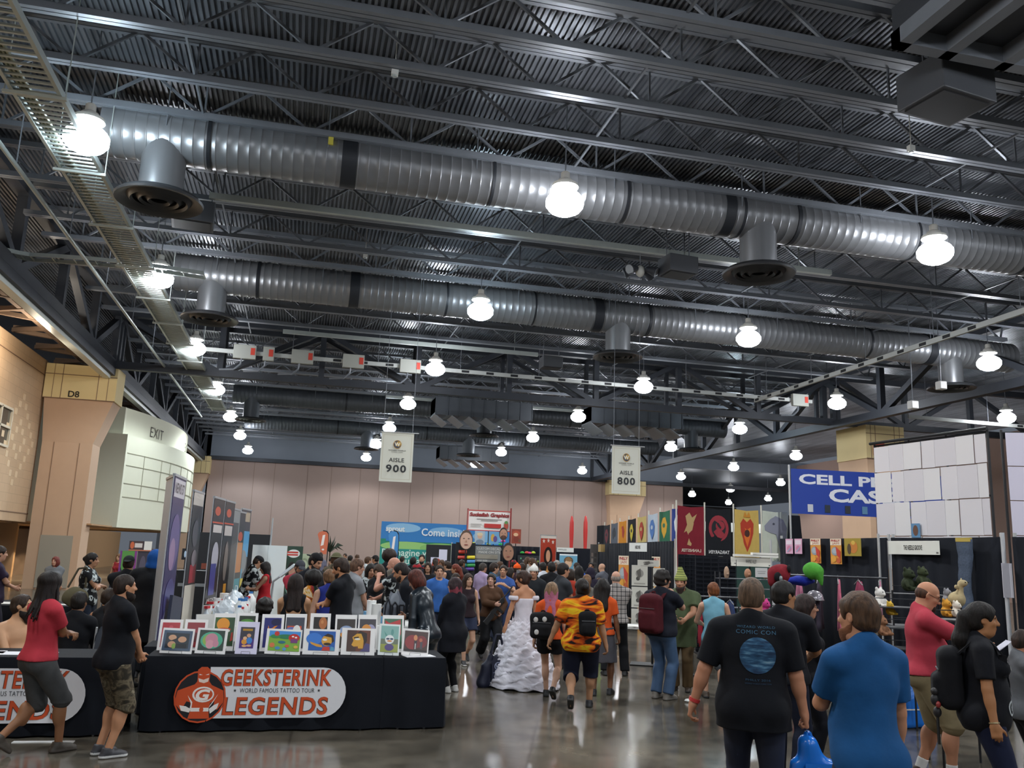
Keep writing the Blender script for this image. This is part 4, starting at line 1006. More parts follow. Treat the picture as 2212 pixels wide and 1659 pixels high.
def shirt_print(S, V, Fs, m, side=-1, lift=.006, name='shirt_print'):
    """lay flat outlines (x, z in the 1.75 m frame) on the back (side=-1) or chest (side=1) of the garment"""
    F = S.Fs; P = []
    ys = F.ax[1] if side > 0 else F.ax[1]
    for x, z in V:
        i = (x - F.lo[0]) / F.h; k = (z - F.lo[2]) / F.h; i0, k0 = int(i), int(k); fi, fk = i - i0, k - k0
        a = F.a
        col = (a[i0, :, k0] * (1 - fi) * (1 - fk) + a[i0 + 1, :, k0] * fi * (1 - fk) + a[i0, :, k0 + 1] * (1 - fi) * fk + a[i0 + 1, :, k0 + 1] * fi * fk)
        idx = np.where(col < 0)[0]
        if len(idx) == 0: P.append((x * S.s, 0, z * S.s)); continue
        if side < 0: j = idx[0]; t = col[j - 1] / (col[j - 1] - col[j]) if j > 0 else 0; y = F.ax[1][j - 1] + t * F.h - lift
        else: j = idx[-1]; t = col[j] / (col[j] - col[j + 1]); y = F.ax[1][j] + t * F.h + lift
        P.append((x * S.s, float(y) * S.s, z * S.s))
    mb = MB(); mb.add(P, Fs); o = mb.build(name, m, S.root); return o
def text_print(S, txt, cx, cz, hgt, m, side=-1, maxw=None, **kw):
    V, Fs = text_mesh(txt, hgt * 1.38, kw.pop('bold', .01), **kw); xs = [v[0] for v in V]; w = max(xs) - min(xs); k = (maxw / w) if maxw else 1; mx = (max(xs) + min(xs)) / 2; mz = sum((max(v[1] for v in V), min(v[1] for v in V))) / 2
    sg = 1 if side < 0 else -1      # seen from behind +x reads left to right
    return shirt_print(S, [(cx + sg * (v[0] - mx) * k, cz + v[1] - mz) for v in V], Fs, m, side)
def disc_print(S, cx, cz, r, m, side=-1):
    V = [(cx, cz)]; Fs = []
    for q in range(1, 6):
        for i in range(28): a = 2 * math.pi * i / 28; V.append((cx + r * q / 5 * math.cos(a), cz + r * q / 5 * math.sin(a)))
    for i in range(28):
        j = (i + 1) % 28; Fs.append((0, 1 + i, 1 + j))
        for q in range(4): Fs.append((1 + q * 28 + i, 1 + (q + 1) * 28 + i, 1 + (q + 1) * 28 + j, 1 + q * 28 + j))
    return shirt_print(S, V, Fs, m, side)
# ================================================================ BOOTHS, TABLES, BANNERS
M_DRAPE = cloth('#12151d', .3, 3.0, .9)
M_CLOTH = mat('#11141b', .85, 0, .25, 4.0, name='black_table_cloth', spec=.2, bump=.2)
M_POLE = mat('#c9cbcc', .35, .5)
M_WCLOTH = mat('#e4e4e0', .8, name='white_table_cloth')
ORANGE = '#cf4f24'
# ---- the printed logo of the front tables (fractions of a 363 x 105 pixel field)
def lg(cx, cy): return ((cx / 3.253 + 300 - 385) / 363, 1 - ((cy / 3.253 + 1150 - 1446) / 105))
def lgs(*pts): return [lg(*p) for p in pts]
def logo(parent, loc, w=1.74, h=.52):
    st = [(.19, .01), (.855, .01)] + [(.855 + .145 * math.sin(a), .5 - .49 * math.cos(a)) for a in [math.pi * i / 14 for i in range(15)]] + [(.19, .99)]
    c = lg(447, 1160); it = [('e', c[0], c[1], .148, .50, ORANGE), ('e', c[0], c[1], .139, .468, '#15171d')]
    it += [('p', lgs((295, 1120), (405, 1080), (420, 1060), (418, 985), (440, 966), (480, 966), (503, 985), (500, 1060), (520, 1085), (600, 1120), (612, 1190), (570, 1245), (540, 1240), (548, 1190), (520, 1200), (512, 1240), (522, 1302), (378, 1302), (395, 1240), (385, 1195), (360, 1190), (330, 1250), (280, 1200)), ORANGE),
           ('p', lgs((425, 1040), (460, 1050), (497, 1036), (492, 1062), (465, 1072), (432, 1064)), '#f1d9cc'), ('p', lgs((430, 1012), (452, 1018), (430, 1020)), '#f7efe8'), ('p', lgs((470, 1018), (494, 1010), (492, 1018)), '#f7efe8'),
           ('p', lgs((365, 1150), (400, 1195), (398, 1235), (386, 1240), (392, 1205)), '#f3ece6'), ('p', lgs((570, 1140), (540, 1195), (512, 1235), (520, 1215)), '#f3ece6'),
           ('p', lgs((316, 1215), (360, 1222), (395, 1240), (385, 1262), (330, 1250)), '#f3ece6'), ('p', lgs((578, 1200), (545, 1215), (515, 1240), (525, 1270), (570, 1235)), '#f3ece6'),
           ('p', lgs((394, 1232), (513, 1232), (514, 1256), (392, 1256)), '#f3ece6'), ('e', *lg(465, 1244), .012, .05, ORANGE),
           ('e', *lg(468, 1146), .062, .15, '#f3ece6'), ('e', *lg(470, 1146), .052, .118, ORANGE), ('t', 'G', *lg(466, 1148), .20, '#f7efe8', dict(bold=.04, shear=.2, sx=1.3))]
    for col, bo in (('#3a1c14', .035), (ORANGE, .015)):
        it += [('t', 'GEEKSTERINK', *lg(962, 1035), .33, col, dict(bold=bo, shear=.06, maxw=.645 + bo * .25, fit=True, sp=1.08)), ('t', 'LEGENDS', *lg(968, 1222), .35, col, dict(bold=bo, shear=.06, maxw=.61 + bo * .25, fit=True, sp=1.08))]
    it += [('t', 'WORLD FAMOUS TATTOO TOUR', *lg(972, 1120), .085, '#23242a', dict(bold=.02, maxw=.44, fit=True, sp=1.1))]
    for x in (680, 1263):
        q = lg(x, 1120); it.append(('p', [(q[0] + .010 * r * math.cos(a), q[1] + .034 * r * math.sin(a)) for r, a in [((1 if i % 2 == 0 else .42), math.pi / 2 + math.pi * i / 5) for i in range(10)]], '#23242a'))
    o = graphic('printed_logo', w, h, '#e4e3e6', it, parent, .002, .0004, outline=st); o.location = loc; return o
def draped_table(label, x0, x1, y0, y1, z=.75, cl=None, group=None, rz=0, logo_at=None, side_open=False, bare=False):
    c = ((x0 + x1) / 2, (y0 + y1) / 2, 0); t = thing('draped_table', label, 'table', c, rz, group); w, d = x1 - x0, y1 - y0
    MB().b2((-w / 2 + .02, -d / 2 + .02, z - .05), (w / 2 - .02, d / 2 - .02, z - .012)).build('tabletop', mat('#8f8b84', .6), t)
    mb = MB(); n = max(8, int(w * 14)); m = max(4, int(d * 12))
    per = [(-w / 2 + w * i / n, -d / 2, 0, -1) for i in range(n)] + [(w / 2, -d / 2 + d * i / m, 1, 0) for i in range(m)] + [(w / 2 - w * i / n, d / 2, 0, 1) for i in range(n)] + [(-w / 2, d / 2 - d * i / m, -1, 0) for i in range(m)]
    L = len(per); P = []; rg = random.Random(int(w * 100))
    ph = rg.random() * 6
    for lv, (zz, am, out) in enumerate(((z, 0, 0), (z - .012, 0, .006), (z - .2, .004, .012), (.36, .012, .02), (.018, .020, .03))):
        for k, (x, y, nx, ny) in enumerate(per):
            a = am * (math.sin(k * .9 + ph) + .6 * math.sin(k * 1.7 + 2 * ph)); P.append((x + nx * (out + a), y + ny * (out + a), zz))
    mb.add(P, [tuple(range(L))] + [(lv * L + k, (lv + 1) * L + k, (lv + 1) * L + (k + 1) % L, lv * L + (k + 1) % L) for lv in range(4) for k in range(L)])
    cv = mb.build('table_cover', cl or M_CLOTH, t, smooth=40)
    for sx in (-1, 1): MB().cyl((sx * (w / 2 - .2), -d / 2 + .05, .0), (sx * (w / 2 - .2), -d / 2 + .05, z - .05), .014, 8).build('leg', M_POLE, t)
    if logo_at is not None: logo(cv, (logo_at - c[0], -d / 2 - .052, .135))
    return t
def paper(name, label, cat, x, y, z, w, d, col, rz=0, group=None):
    t = MB().box((0, 0, .003), (w, d, .006)).build(name, mat(col, .6)); t.location = (x, y, z); t.rotation_euler = (0, 0, rz); return tag(t, label, cat, group)
T1 = draped_table('black draped table with the orange and white printed logo, art prints standing on it', -1.42, 1.02, 9.9, 10.66, logo_at=-.235)
draped_table('plain black draped table continuing right of the art print table', 1.03, 1.72, 9.92, 10.68)
xr = at_y(182, 1525, 9.68).x
draped_table('black draped table at the left edge, its printed logo half hidden by two men', -4.3, -1.62, 9.72, 10.48, logo_at=xr - .87)
paper('paper_stack', 'loose white flyers at the right end of the art print table', 'paper', 1.43, 10.05, .752, .34, .2, '#e9e9ec', .2)
paper('paper_stack', 'white printed sheets on the left table behind the man in red', 'paper', -2.62, 9.98, .752, .62, .26, '#dddce0', -.05)
paper('paper_stack', 'glossy sheets at the left end of the left table', 'paper', -3.05, 10.05, .752, .5, .24, '#c9c8cf', .1)
# ---- art prints on wire easels
def art_print(label, x0, y0, x1, y1, Y, bg, items, board='#ece9e6', mrg=(.12, .12, .1, .1), tilt=0.0, lean=14):
    a, b = at_y(x0, y1, Y), at_y(x1, y0, Y); w, h = b.x - a.x, b.z - a.z
    zb = .755
    t = thing('art_print', label, 'art print', ((a.x + b.x) / 2, Y, zb), 0, 'art prints on the front table'); h = (b.z - zb) / math.cos(math.radians(lean))
    t.rotation_euler = (math.radians(-lean), math.radians(tilt), 0)
    bd = MB().b2((-w / 2, -.004, 0), (w / 2, .004, h)).build('mat_board', mat(board, .35), t)
    l, r, bt, tp = mrg
    pc = graphic('picture', w * (1 - l - r), h * (1 - bt - tp), bg, items, t, .002, .0008, rough=.3); pc.location = (w * (l - r) / 2, -.0065, h * bt)
    e = MB()
    for s in (-1, 1): e.tube([(s * w * .2, -.04, .004), (s * w * .2, .012, .004), (s * w * .12, .05, h * .6), (s * w * .05, .16, -.02 + h * .12)], .0025, 5)
    e.tube([(-w * .2, -.04, .004), (-w * .2, -.04, .02), (w * .2, -.04, .02), (w * .2, -.04, .004)], .002, 5)
    e.build('wire_easel', mat('#1a1a1c', .4), t)
YB, YF = 10.36, 10.08
art_print('red art print at the left end of the back row', 337, 1340, 395, 1413, YB, '#b02f36', [('e', .5, .3, .3, .2, '#8a2028'), ('e', .5, .82, .12, .06, '#c8505a')])
art_print('dark red art print, second in the back row', 392, 1340, 449, 1410, YB + .02, '#8e2f35', [('e', .45, .4, .3, .2, '#5d1d22')])
art_print('tall art print of an orange ball shape on green in the back row', 454, 1327, 510, 1411, YB, '#3c5a2a', [('r', .7, 0, 1, 1, '#2f4a2e'), ('e', .42, .76, .33, .22, '#e0932a'), ('e', .5, .58, .34, .05, '#bf3a1e'), ('e', .6, .53, .2, .06, '#d6d4cc'), ('p', [(.85, .15), (.97, .2), (.95, .48), (.87, .46)], '#a93326')], mrg=(.07, .04, .13, .11))
art_print('art print of a dark green bush in the back row above the purple picture', 505, 1326, 558, 1400, YB + .02, '#26301f', [('e', .5, .8, .42, .1, '#4f8a36'), ('e', .5, .74, .3, .1, '#6aa544')], mrg=(.12, .12, .1, .08))
art_print('navy art print with a small orange animal shape in the back row', 559, 1329, 615, 1413, YB, '#2b2c70', [('p', [(.2, .5), (.25, .75), (.32, .62), (.5, .66), (.62, .72), (.8, .74), (.62, .64), (.6, .5)], '#d98324'), ('e', .7, .85, .3, .12, '#1d1f48')])
art_print('grey art print with a white and orange shape in the back row', 612, 1328, 664, 1400, YB + .02, '#474a55', [('r', .08, 0, .85, .72, '#d8552c'), ('e', .3, .55, .3, .14, '#6a6fa8'), ('e', .6, .55, .22, .2, '#e3e0dc'), ('e', .45, .45, .06, .06, '#4a4038')], mrg=(.04, .1, .08, .1))
art_print('black art print with an orange planet in the back row', 666, 1327, 716, 1400, YB, '#2d2b29', [('e', .68, .80, .29, .2, '#b06a3c'), ('e', .62, .84, .1, .06, '#c98a55')], mrg=(.17, .15, .1, .1))
art_print('brown art print with a pale blue dome in the back row', 721, 1330, 773, 1400, YB + .02, '#3d3733', [('e', .52, .6, .36, .17, '#8d9fc0'), ('e', .5, .45, .3, .12, '#d58a33')], mrg=(.09, .07, .1, .12))
art_print('grey art print with an orange and violet ball in the back row', 771, 1330, 817, 1405, YB, '#454146', [('e', .68, .62, .3, .2, '#9a97b5'), ('e', .42, .62, .3, .2, '#d68e40')], mrg=(.08, .06, .1, .12))
art_print('red art print at the right end of the back row', 824, 1331, 875, 1405, YB + .02, '#3f6a50', [('p', [(.05, .95), (.3, .85), (.9, .98), (.95, .5), (.7, .1), (.4, .3), (.3, .7), (.1, .6)], '#b53334')], mrg=(.08, .08, .1, .1))
art_print('front art print in a navy frame with two round pinkish heads', 343, 1359, 419, 1419, YF, '#48596f', [('r', .09, .12, .91, .87, '#2a3038'), ('e', .32, .64, .14, .14, '#cf9d7a'), ('e', .32, .3, .14, .16, '#c99a76'), ('e', .67, .56, .15, .15, '#cf9d7a'), ('e', .40, .22, .07, .14, '#86a848'), ('r', .46, .12, .84, .34, '#191a1e'), ('p', [(.3, .5), (.55, .66), (.56, .63), (.32, .46)], '#201a18')], mrg=(.05, .06, .11, .09), tilt=2)
art_print('front art print of a soft pink shape on green', 419, 1359, 491, 1419, YF, '#2f3f36', [('e', .5, .5, .44, .42, '#4fae8c'), ('e', .42, .5, .28, .3, '#93b454'), ('e', .5, .55, .25, .3, '#c98a98'), ('e', .45, .3, .16, .22, '#d69aa6'), ('e', .68, .34, .12, .18, '#c88a9a')], mrg=(.08, .09, .13, .08), tilt=2)
art_print('narrow lilac-bordered art print of two small figures on purple', 506, 1345, 560, 1418, YF, '#4b2a78', [('r', 0, .45, 1, 1, '#3d3a44'), ('r', .15, .82, .85, .92, '#b98a2a'), ('e', .33, .3, .2, .13, '#d9962f'), ('e', .36, .47, .14, .08, '#e0b28a'), ('e', .68, .36, .2, .16, '#3f80c6'), ('e', .62, .6, .15, .09, '#d8a27a'), ('e', .36, .1, .18, .05, '#e2a86a'), ('e', .68, .12, .18, .05, '#e0a488')], board='#dcd6ec', mrg=(.16, .19, .18, .17), tilt=1)
art_print('front art print of a bright green meadow with red mushroom house', 570, 1361, 652, 1420, YF, '#7fae3e', [('r', 0, .72, 1, 1, '#4a93d8'), ('e', .55, .72, .3, .12, '#2e7a52'), ('e', .2, .72, .16, .10, '#3a8a4a'), ('e', .24, .86, .08, .12, '#c8392e'), ('e', .8, .68, .18, .2, '#c4302c'), ('r', .7, .42, .92, .62, '#77407a'), ('e', .76, .74, .04, .04, '#f2eee8'), ('e', .86, .7, .04, .04, '#f2eee8'), ('e', .42, .44, .12, .07, '#2f6f86'), ('e', .12, .28, .08, .12, '#d87a4a'), ('e', .6, .26, .07, .07, '#d8524a'), ('e', .3, .14, .08, .08, '#4f90c0'), ('e', .52, .1, .06, .08, '#5a9ac8'), ('e', .88, .22, .07, .08, '#d8b048')], mrg=(.08, .04, .13, .08), tilt=2)
art_print('front art print of a yellow shape with outstretched limb on blue', 652, 1361, 735, 1419, YF, '#2b5fae', [('e', .2, .6, .3, .3, '#3f7cd0'), ('p', [(.04, .45), (.3, .34), (.5, .28), (.52, .16), (.3, .2), (.1, .32)], '#d79a3c'), ('e', .68, .52, .2, .28, '#dba23c'), ('p', [(.55, .75), (.7, .88), (.9, .8), (.96, .5), (.88, .4), (.85, .68)], '#33251c'), ('e', .6, .56, .09, .06, '#e6e2d8'), ('e', .70, .34, .14, .07, '#3a2a20'), ('p', [(.5, 0), (.56, .2), (.8, .2), (.82, 0)], '#c6392c'), ('p', [(.82, 0), (.84, .22), (.96, .18), (1, 0)], '#5b9ab8')], mrg=(.15, .12, .16, .08), tilt=1)
art_print('front art print of a yellow head shape on brown', 735, 1359, 812, 1419, YF, '#6e3d2c', [('r', 0, 0, .4, 1, '#4d352d'), ('p', [(.2, .3), (.28, .5), (.22, .66), (.42, .84), (.62, .86), (.72, .5), (.7, .14), (.5, .14), (.48, .24), (.3, .22)], '#d9a136'), ('p', [(.4, .84), (.55, .98), (.85, .86), (.86, .5), (.76, .3), (.7, .6), (.6, .84)], '#332620'), ('e', .45, .58, .12, .05, '#eee6d2'), ('p', [(.28, .66), (.5, .7), (.5, .64), (.3, .6)], '#2a1f1a'), ('p', [(.55, 0), (.72, .14), (.8, .4), (.98, .36), (1, 0)], '#4f4675')], mrg=(.16, .15, .13, .08), tilt=1)
art_print('narrow teal art print of a round white creature', 815, 1350, 865, 1421, YF, '#86b4ac', [('r', 0, 0, 1, .3, '#9aa24c'), ('r', 0, .3, 1, .5, '#6f7a66'), ('p', [(.3, .55), (.16, .8), (.4, .6)], '#5d9a8e'), ('e', .64, .76, .08, .12, '#5f9890'), ('e', .5, .48, .26, .17, '#e6e8e6'), ('e', .4, .5, .1, .035, '#33415a'), ('e', .62, .5, .1, .035, '#33415a'), ('e', .5, .42, .14, .03, '#d9822e'), ('e', .5, .18, .26, .13, '#584a80')], mrg=(.1, .07, .1, .06), tilt=2, board='#e6ebe8')
art_print('dark red tilted art print of two standing performers', 866, 1361, 927, 1419, YF, '#4a332f', [('e', .35, .45, .32, .36, '#8c3032'), ('e', .72, .5, .25, .3, '#7a2c2e'), ('r', .42, .12, .54, .55, '#3a2f34'), ('e', .47, .68, .08, .14, '#d08a5a'), ('r', .68, .15, .78, .5, '#4a474c'), ('e', .7, .58, .07, .09, '#b5654a'), ('r', .0, 0, 1, .1, '#26211f'), ('r', .46, .12, .50, .4, '#c9c6c2')], mrg=(.07, .05, .14, .08), tilt=4)
# ---- roll-up banners standing edge-on along the left stands
def rollup(label, px, ytop, D, w, back, items, yaw, ph=None, base=None, group='tall banners along the left stands', zb=0.0):
    p = at_d(px, ytop, D); h = p.z - zb; t = thing('banner_stand', label, 'banner', (p.x, p.y, zb), math.radians(yaw), group)
    graphic('printed_panel', w, h - .1, back, items, t, .006, .002, rough=.3, loc=(0, 0, .08))
    MB().b2((-w / 2 - .02, .005, .08), (w / 2 + .02, .02, h)).build('back_sheet', mat('#a9abb0', .4), t)
    MB().b2((-w / 2 - .02, -.05, 0), (w / 2 + .02, .1, .09)).build('base_cassette', mat('#b4b6ba', .35, .6), t)
    m = MB().b2((-w / 2 - .02, -.012, h - .025), (w / 2 + .02, .03, h + .01)); m.build('top_rail', mat('#b8babd', .35, .6), t)
    return t
rollup('tall banner turned to its grey back, nearest of the edge-on banners', 371, 1030, 12.2, .85, '#9a9ca2', [('r', 0, .94, 1, 1, '#b8bac0')], 104)
rollup('tall purple cloud banner with white heading, nearest facing the aisle', 391, 1030, 11.8, .9, '#3d3566', [('r', .04, .90, .96, .99, '#dcd8e0'), ('t', 'NEWS 57', .5, .945, .05, '#3a3340', dict(maxw=.8, bold=.03)), ('e', .5, .68, .4, .14, '#6f5a92'), ('e', .4, .62, .24, .08, '#a887ae'), ('e', .55, .40, .4, .1, '#4c4a86'), ('e', .5, .28, .35, .07, '#8c88ae'), ('r', .1, .06, .9, .14, '#2b2a55')], 88)
rollup('black and red banner with a cream lower part, second from the front', 431, 1062, 14.2, .8, '#22232b', [('r', 0, .92, 1, 1, '#cfc8c0'), ('r', .3, .45, .9, .56, '#a8283a'), ('r', 0, 0, 1, .44, '#d9d4c6'), ('e', .5, .75, .3, .08, '#5a5660'), ('e', .6, .6, .25, .05, '#8a8088')], 85)
rollup('black banner with orange rules and a blue figure, third from the front', 476, 1076, 14.8, .85, '#1b1a1d', [('e', .4, .92, .25, .03, '#c8502a'), ('r', 0, .84, 1, .85, ORANGE), ('r', .1, .78, .9, .83, '#d8d0cc'), ('e', .5, .62, .3, .1, '#b9b7c2'), ('r', .2, .38, .7, .58, '#3d3f8a'), ('r', 0, .30, 1, .315, ORANGE), ('t', 'ARTIST', .5, .345, .03, '#e6e2dc', dict(maxw=.8)), ('e', .5, .18, .4, .09, '#6a5f5a')], 83)
rollup('black banner with orange rules and white lettering, fourth from the front', 499, 1083, 16.4, .85, '#1c1b1e', [('e', .4, .92, .25, .03, '#c8502a'), ('r', 0, .84, 1, .85, ORANGE), ('r', .1, .76, .9, .83, '#cfc6c2'), ('e', .5, .58, .2, .14, '#7a6f68'), ('r', .5, .34, .8, .42, '#c88a2e'), ('r', 0, .28, 1, .295, ORANGE), ('e', .5, .16, .4, .09, '#86807c')], 83)
rollup('narrow silver-backed banner, fifth from the front', 512, 1100, 17.4, .8, '#8f9392', [('r', .1, .1, .9, .9, '#4f4a48'), ('r', 0, .3, 1, .31, ORANGE)], 83)
rollup('orange and black banner with a light pole, sixth from the front', 524, 1106, 18.4, .8, '#2b2726', [('e', .5, .8, .3, .04, '#c8502a'), ('r', .1, .5, .9, .75, '#c47a34'), ('r', .1, .2, .9, .45, '#2f8f9c')], 83)
rollup('sky blue and yellow banner, farthest of the edge-on banners', 534, 1100, 19.4, .85, '#3b3a40', [('r', .1, .9, .9, .98, '#b6a48a'), ('r', 0, .6, 1, .82, '#4f9fd0'), ('e', .5, .56, .4, .1, '#8d8f92'), ('r', .4, .15, .9, .42, '#d6bf3a'), ('r', .0, .42, .5, .5, '#5aa8c8')], 80)
MB_ = MB().b2((-.3, -.02, .0), (.3, .02, 1.2)); o = MB_.build('leaning_board', mat('#33384a', .5)); o.location = (-1.55, 12.6, 0); o.rotation_euler = (0, .12, math.radians(84)); tag(o, 'dark blue board leaning beside the purple banner', 'board')
# ---- white topped tables of the tattoo stands with their clutter
draped_table('white topped table running back below the edge-on banners', -1.32, -.66, 13.4, 17.1, cl=M_WCLOTH)
draped_table('white topped counter on the aisle side behind the art prints', .95, 1.6, 11.5, 12.9, .95, cl=M_WCLOTH)
draped_table('black draped table on the left behind the seated men, strewn with white paper', -5.6, -3.6, 16.8, 18.2)
draped_table('black draped table at the left edge holding a leaning blank board', -5.6, -3.9, 12.2, 12.9, .76)
paper('paper_stack', 'white papers in front of the leaning blank board', 'paper', -4.7, 12.4, .762, 1.3, .34, '#d9d8d4')
for i in range(5): paper('paper_stack', 'white paper sheets spread over the table behind the seated men', 'paper', -5.3 + .38 * i, 17.1 + .2 * (i % 3), .752, .36, .5, '#dddcd8', .2 * (i % 3 - 1), 'papers behind the seated men')
rg = random.Random(11)
def clutter(kind, label, cat, x, y, z, s=1.0, col='#dfe3e6', grp=None, rz=0):
    t = thing(kind, label, cat, (x, y, z), rz, grp)
    if kind == 'spray_bottle':
        MB().lathe([(.001, 0), (.035 * s, 0), (.036 * s, .12 * s), (.014 * s, .16 * s), (.013 * s, .19 * s)], n=12).build('bottle_body', mat(col, .25), t, smooth=40)
        MB().b2((-.02 * s, -.05 * s, .19 * s), (.02 * s, .03 * s, .22 * s)).build('spray_head', mat('#c8343a', .4), t)
    elif kind == 'plastic_jug':
        MB().lathe([(.001, 0), (.08 * s, 0), (.085 * s, .05 * s), (.08 * s, .18 * s), (.03 * s, .24 * s), (.025 * s, .27 * s), (.001, .27 * s)], n=14).build('jug_body', mat(col, .3), t, smooth=40)
        MB().cyl((0, 0, .26 * s), (0, 0, .29 * s), .028 * s, 12).build('cap', mat('#3d78b8', .4), t)
    elif kind == 'paper_towel_roll':
        MB().cyl((0, 0, 0), (0, 0, .26 * s), .065 * s, 18).build('paper', mat('#eceae6', .8), t, smooth=40); MB().cyl((0, 0, -.0), (0, 0, .262 * s), .02 * s, 12).build('core', mat('#8a7458', .8), t)
    elif kind == 'ink_cup':
        MB().lathe([(.02 * s, 0), (.028 * s, .06 * s), (.024 * s, .06 * s), (.017 * s, .006)], n=12).build('cup', mat(col, .3), t, smooth=40)
    elif kind == 'tissue_box':
        MB().b2((-.12 * s, -.06 * s, 0), (.12 * s, .06 * s, .09 * s)).build('carton', mat(col, .5), t); MB().ball((0, 0, .10 * s), (.04 * s, .03 * s, .05 * s), 8, 6).build('tissue', M_WHITE, t, smooth=True)
    elif kind == 'plastic_bag':
        m = MB(); m.ball((0, 0, .14 * s), (.16 * s, .13 * s, .15 * s), 14, 9); r2 = random.Random(int(x * 100)); m.v = [(a * r2.uniform(.8, 1.15), b * r2.uniform(.8, 1.15), c * r2.uniform(.9, 1.1)) for a, b, c in m.v]; m.v = [(a, b, max(0, c)) for a, b, c in m.v]; m.build('bag_film', mat(col, .25), t)
        MB().tube([(-.05 * s, 0, .26 * s), (-.03 * s, 0, .36 * s), (.03 * s, 0, .36 * s), (.05 * s, 0, .26 * s)], .008, 5).build('handle', mat(col, .3), t)
    elif kind == 'tape_dispenser':
        MB().b2((-.1 * s, -.04 * s, 0), (.1 * s, .04 * s, .05 * s)).build('dispenser_body', mat(col, .4), t); MB().cyl((0, -.03 * s, .07 * s), (0, .03 * s, .07 * s), .05 * s, 14).build('roll', mat('#b0a890', .4), t, smooth=40)
    return t
kinds = [('spray_bottle', 'clear spray bottle with red head among the tattoo supplies', 'bottle', '#cfd8dd'), ('plastic_jug', 'white plastic jug among the tattoo supplies', 'jug', '#e3e6e4'), ('ink_cup', 'small coloured ink cup among the tattoo supplies', 'cup', '#4a7fb4'),
         ('tissue_box', 'blue tissue carton among the tattoo supplies', 'box', '#6aa7cf'), ('paper_towel_roll', 'paper towel roll among the tattoo supplies', 'paper towel', '#eeeeee'), ('plastic_bag', 'crumpled clear plastic bag among the tattoo supplies', 'bag', '#d5dde2'), ('tape_dispenser', 'dark tape dispenser among the tattoo supplies', 'dispenser', '#2a2d33')]
for i in range(54):
    k = kinds[(0, 2, 1, 0, 3, 2, 4, 5, 0, 6, 2, 1)[i % 12]]
    col = k[3] if k[0] != 'ink_cup' else ('#4a7fb4', '#d0b23a', '#7fb6c8', '#c9525a', '#e0dcd6')[i % 5]
    clutter(k[0], k[1], k[2], -1.2 + (i % 3) * .22 + rg.uniform(-.04, .04), 13.55 + (i // 3) * .2 + rg.uniform(-.08, .08), .752, rg.uniform(.95, 1.25), col, k[2] + 's on the long white table', rg.uniform(0, 6))
for i in range(9):
    k = kinds[(4, 1, 3, 0, 2, 5)[i % 6]]
    clutter(k[0], k[1].replace('among the tattoo supplies', 'on the aisle side white table'), k[2], 1.08 + (i % 2) * .3, 11.75 + i * .13, .952, 1.0, k[3] if k[0] != 'ink_cup' else '#e0dcd6', k[2] + 's on the aisle side table', i)
t = thing('print_stack', 'grey stack of framed prints and binders at the left corner behind the art prints', 'stack', (-1.05, 11.05, .0))
draped_table('small black draped side table holding the stack of binders', -1.6, -.5, 10.85, 11.5, .74)
for i in range(5): MB().box((0, 0, .752 + .03 * i + .014), (.42 - .02 * (i % 3), .3, .026), .04 * (i % 3 - 1)).build('binder', mat(('#3a3c40', '#8a8c90', '#55585c', '#a6a7a9', '#2e3034')[i], .5), t)
for i, (x, lab) in enumerate(((-1.02, 'small white board leaning against the purple banner foot'),)):
    o = MB().b2((-.16, -.01, 0), (.16, .01, (1.0, .9)[i])).build('foam_panel', mat('#dddcd6', .6)); o.location = (x, 12.3, 0); o.rotation_euler = (-.12, 0, .5); tag(o, lab, 'panel')
# phone holders and grey spiky display on the aisle-side table
t = thing('display_rack', 'grey cardboard display with black looped cords on the aisle side white table', 'display', (1.3, 11.62, .952))
graphic('card_panel', .30, .46, '#7d838e', [('e', .5, .7, .2, .2, '#9aa0aa'), ('r', .1, .1, .9, .3, '#646a76')], t, .02, .003, outline=[(0, 0), (1, 0), (.96, .62), (.8, .72), (.62, 1), (.5, .82), (.3, .95), (.22, .7), (.05, .6)])
for k, x in enumerate((-.09, 0, .09)): MB().tube([(x - .04, -.03, .02), (x - .03, -.05, .26), (x, -.05, .34 - .04 * k), (x + .03, -.05, .26), (x + .04, -.03, .02)], .012, 6).build('cord_loop', mat('#22252c', .5), t)
# blank board with an easel, left edge
t = thing('display_board', 'blank pale board on a black folding easel at the left edge', 'board', (-4.62, 12.35, .765), 0.1)
o = MB().b2((-.3, -.012, 0), (.3, .012, .78)).build('board_panel', mat('#cfcabf', .6), t); o.rotation_euler = (-.16, .14, 0)
MB().tube([(-.2, -.06, .0), (.1, -.02, .62), (.14, -.07, .0)], .014, 6).tube([(-.2, -.06, .02), (.2, -.06, .02)], .012, 6).build('easel', mat('#141518', .5), t)
# stacking chairs
def chair(label, x, y, rz, back='#3c4048', group=None):
    t = thing('stacking_chair', label, 'chair', (x, y, 0), rz, group)
    MB().box((0, 0, .45), (.44, .44, .06)).build('seat', mat(back, .8), t, bevel=.02)
    m = MB().grid(10, 8, lambda u, v: ((u - .5) * .44 * (1 - .25 * max(0, v - .6) * 2), -.2 - .06 * v - .03 * (1 - (2 * u - 1) ** 2), .55 + .40 * v - .05 * max(0, v - .7) * (2 * u - 1) ** 2 * 3))
    n = len(m.v); m.v += [(a, b - .035, c) for a, b, c in m.v]; f0 = list(m.f); m.f += [tuple(i + n for i in f[::-1]) for f in f0]; m.mi += [0] * len(f0)
    m.build('backrest', mat(back, .8), t, smooth=True)
    for sx in (-1, 1):
        MB().tube([(sx * .21, -.23, .9), (sx * .21, -.2, .45), (sx * .22, -.24, 0)], .012, 6).build('leg', M_POLE, t); MB().tube([(sx * .21, .18, .43), (sx * .22, .22, 0)], .012, 6).build('leg', M_POLE, t)
    return t
chair('empty grey stacking chair behind the left table', -2.15, 11.65, math.radians(30))
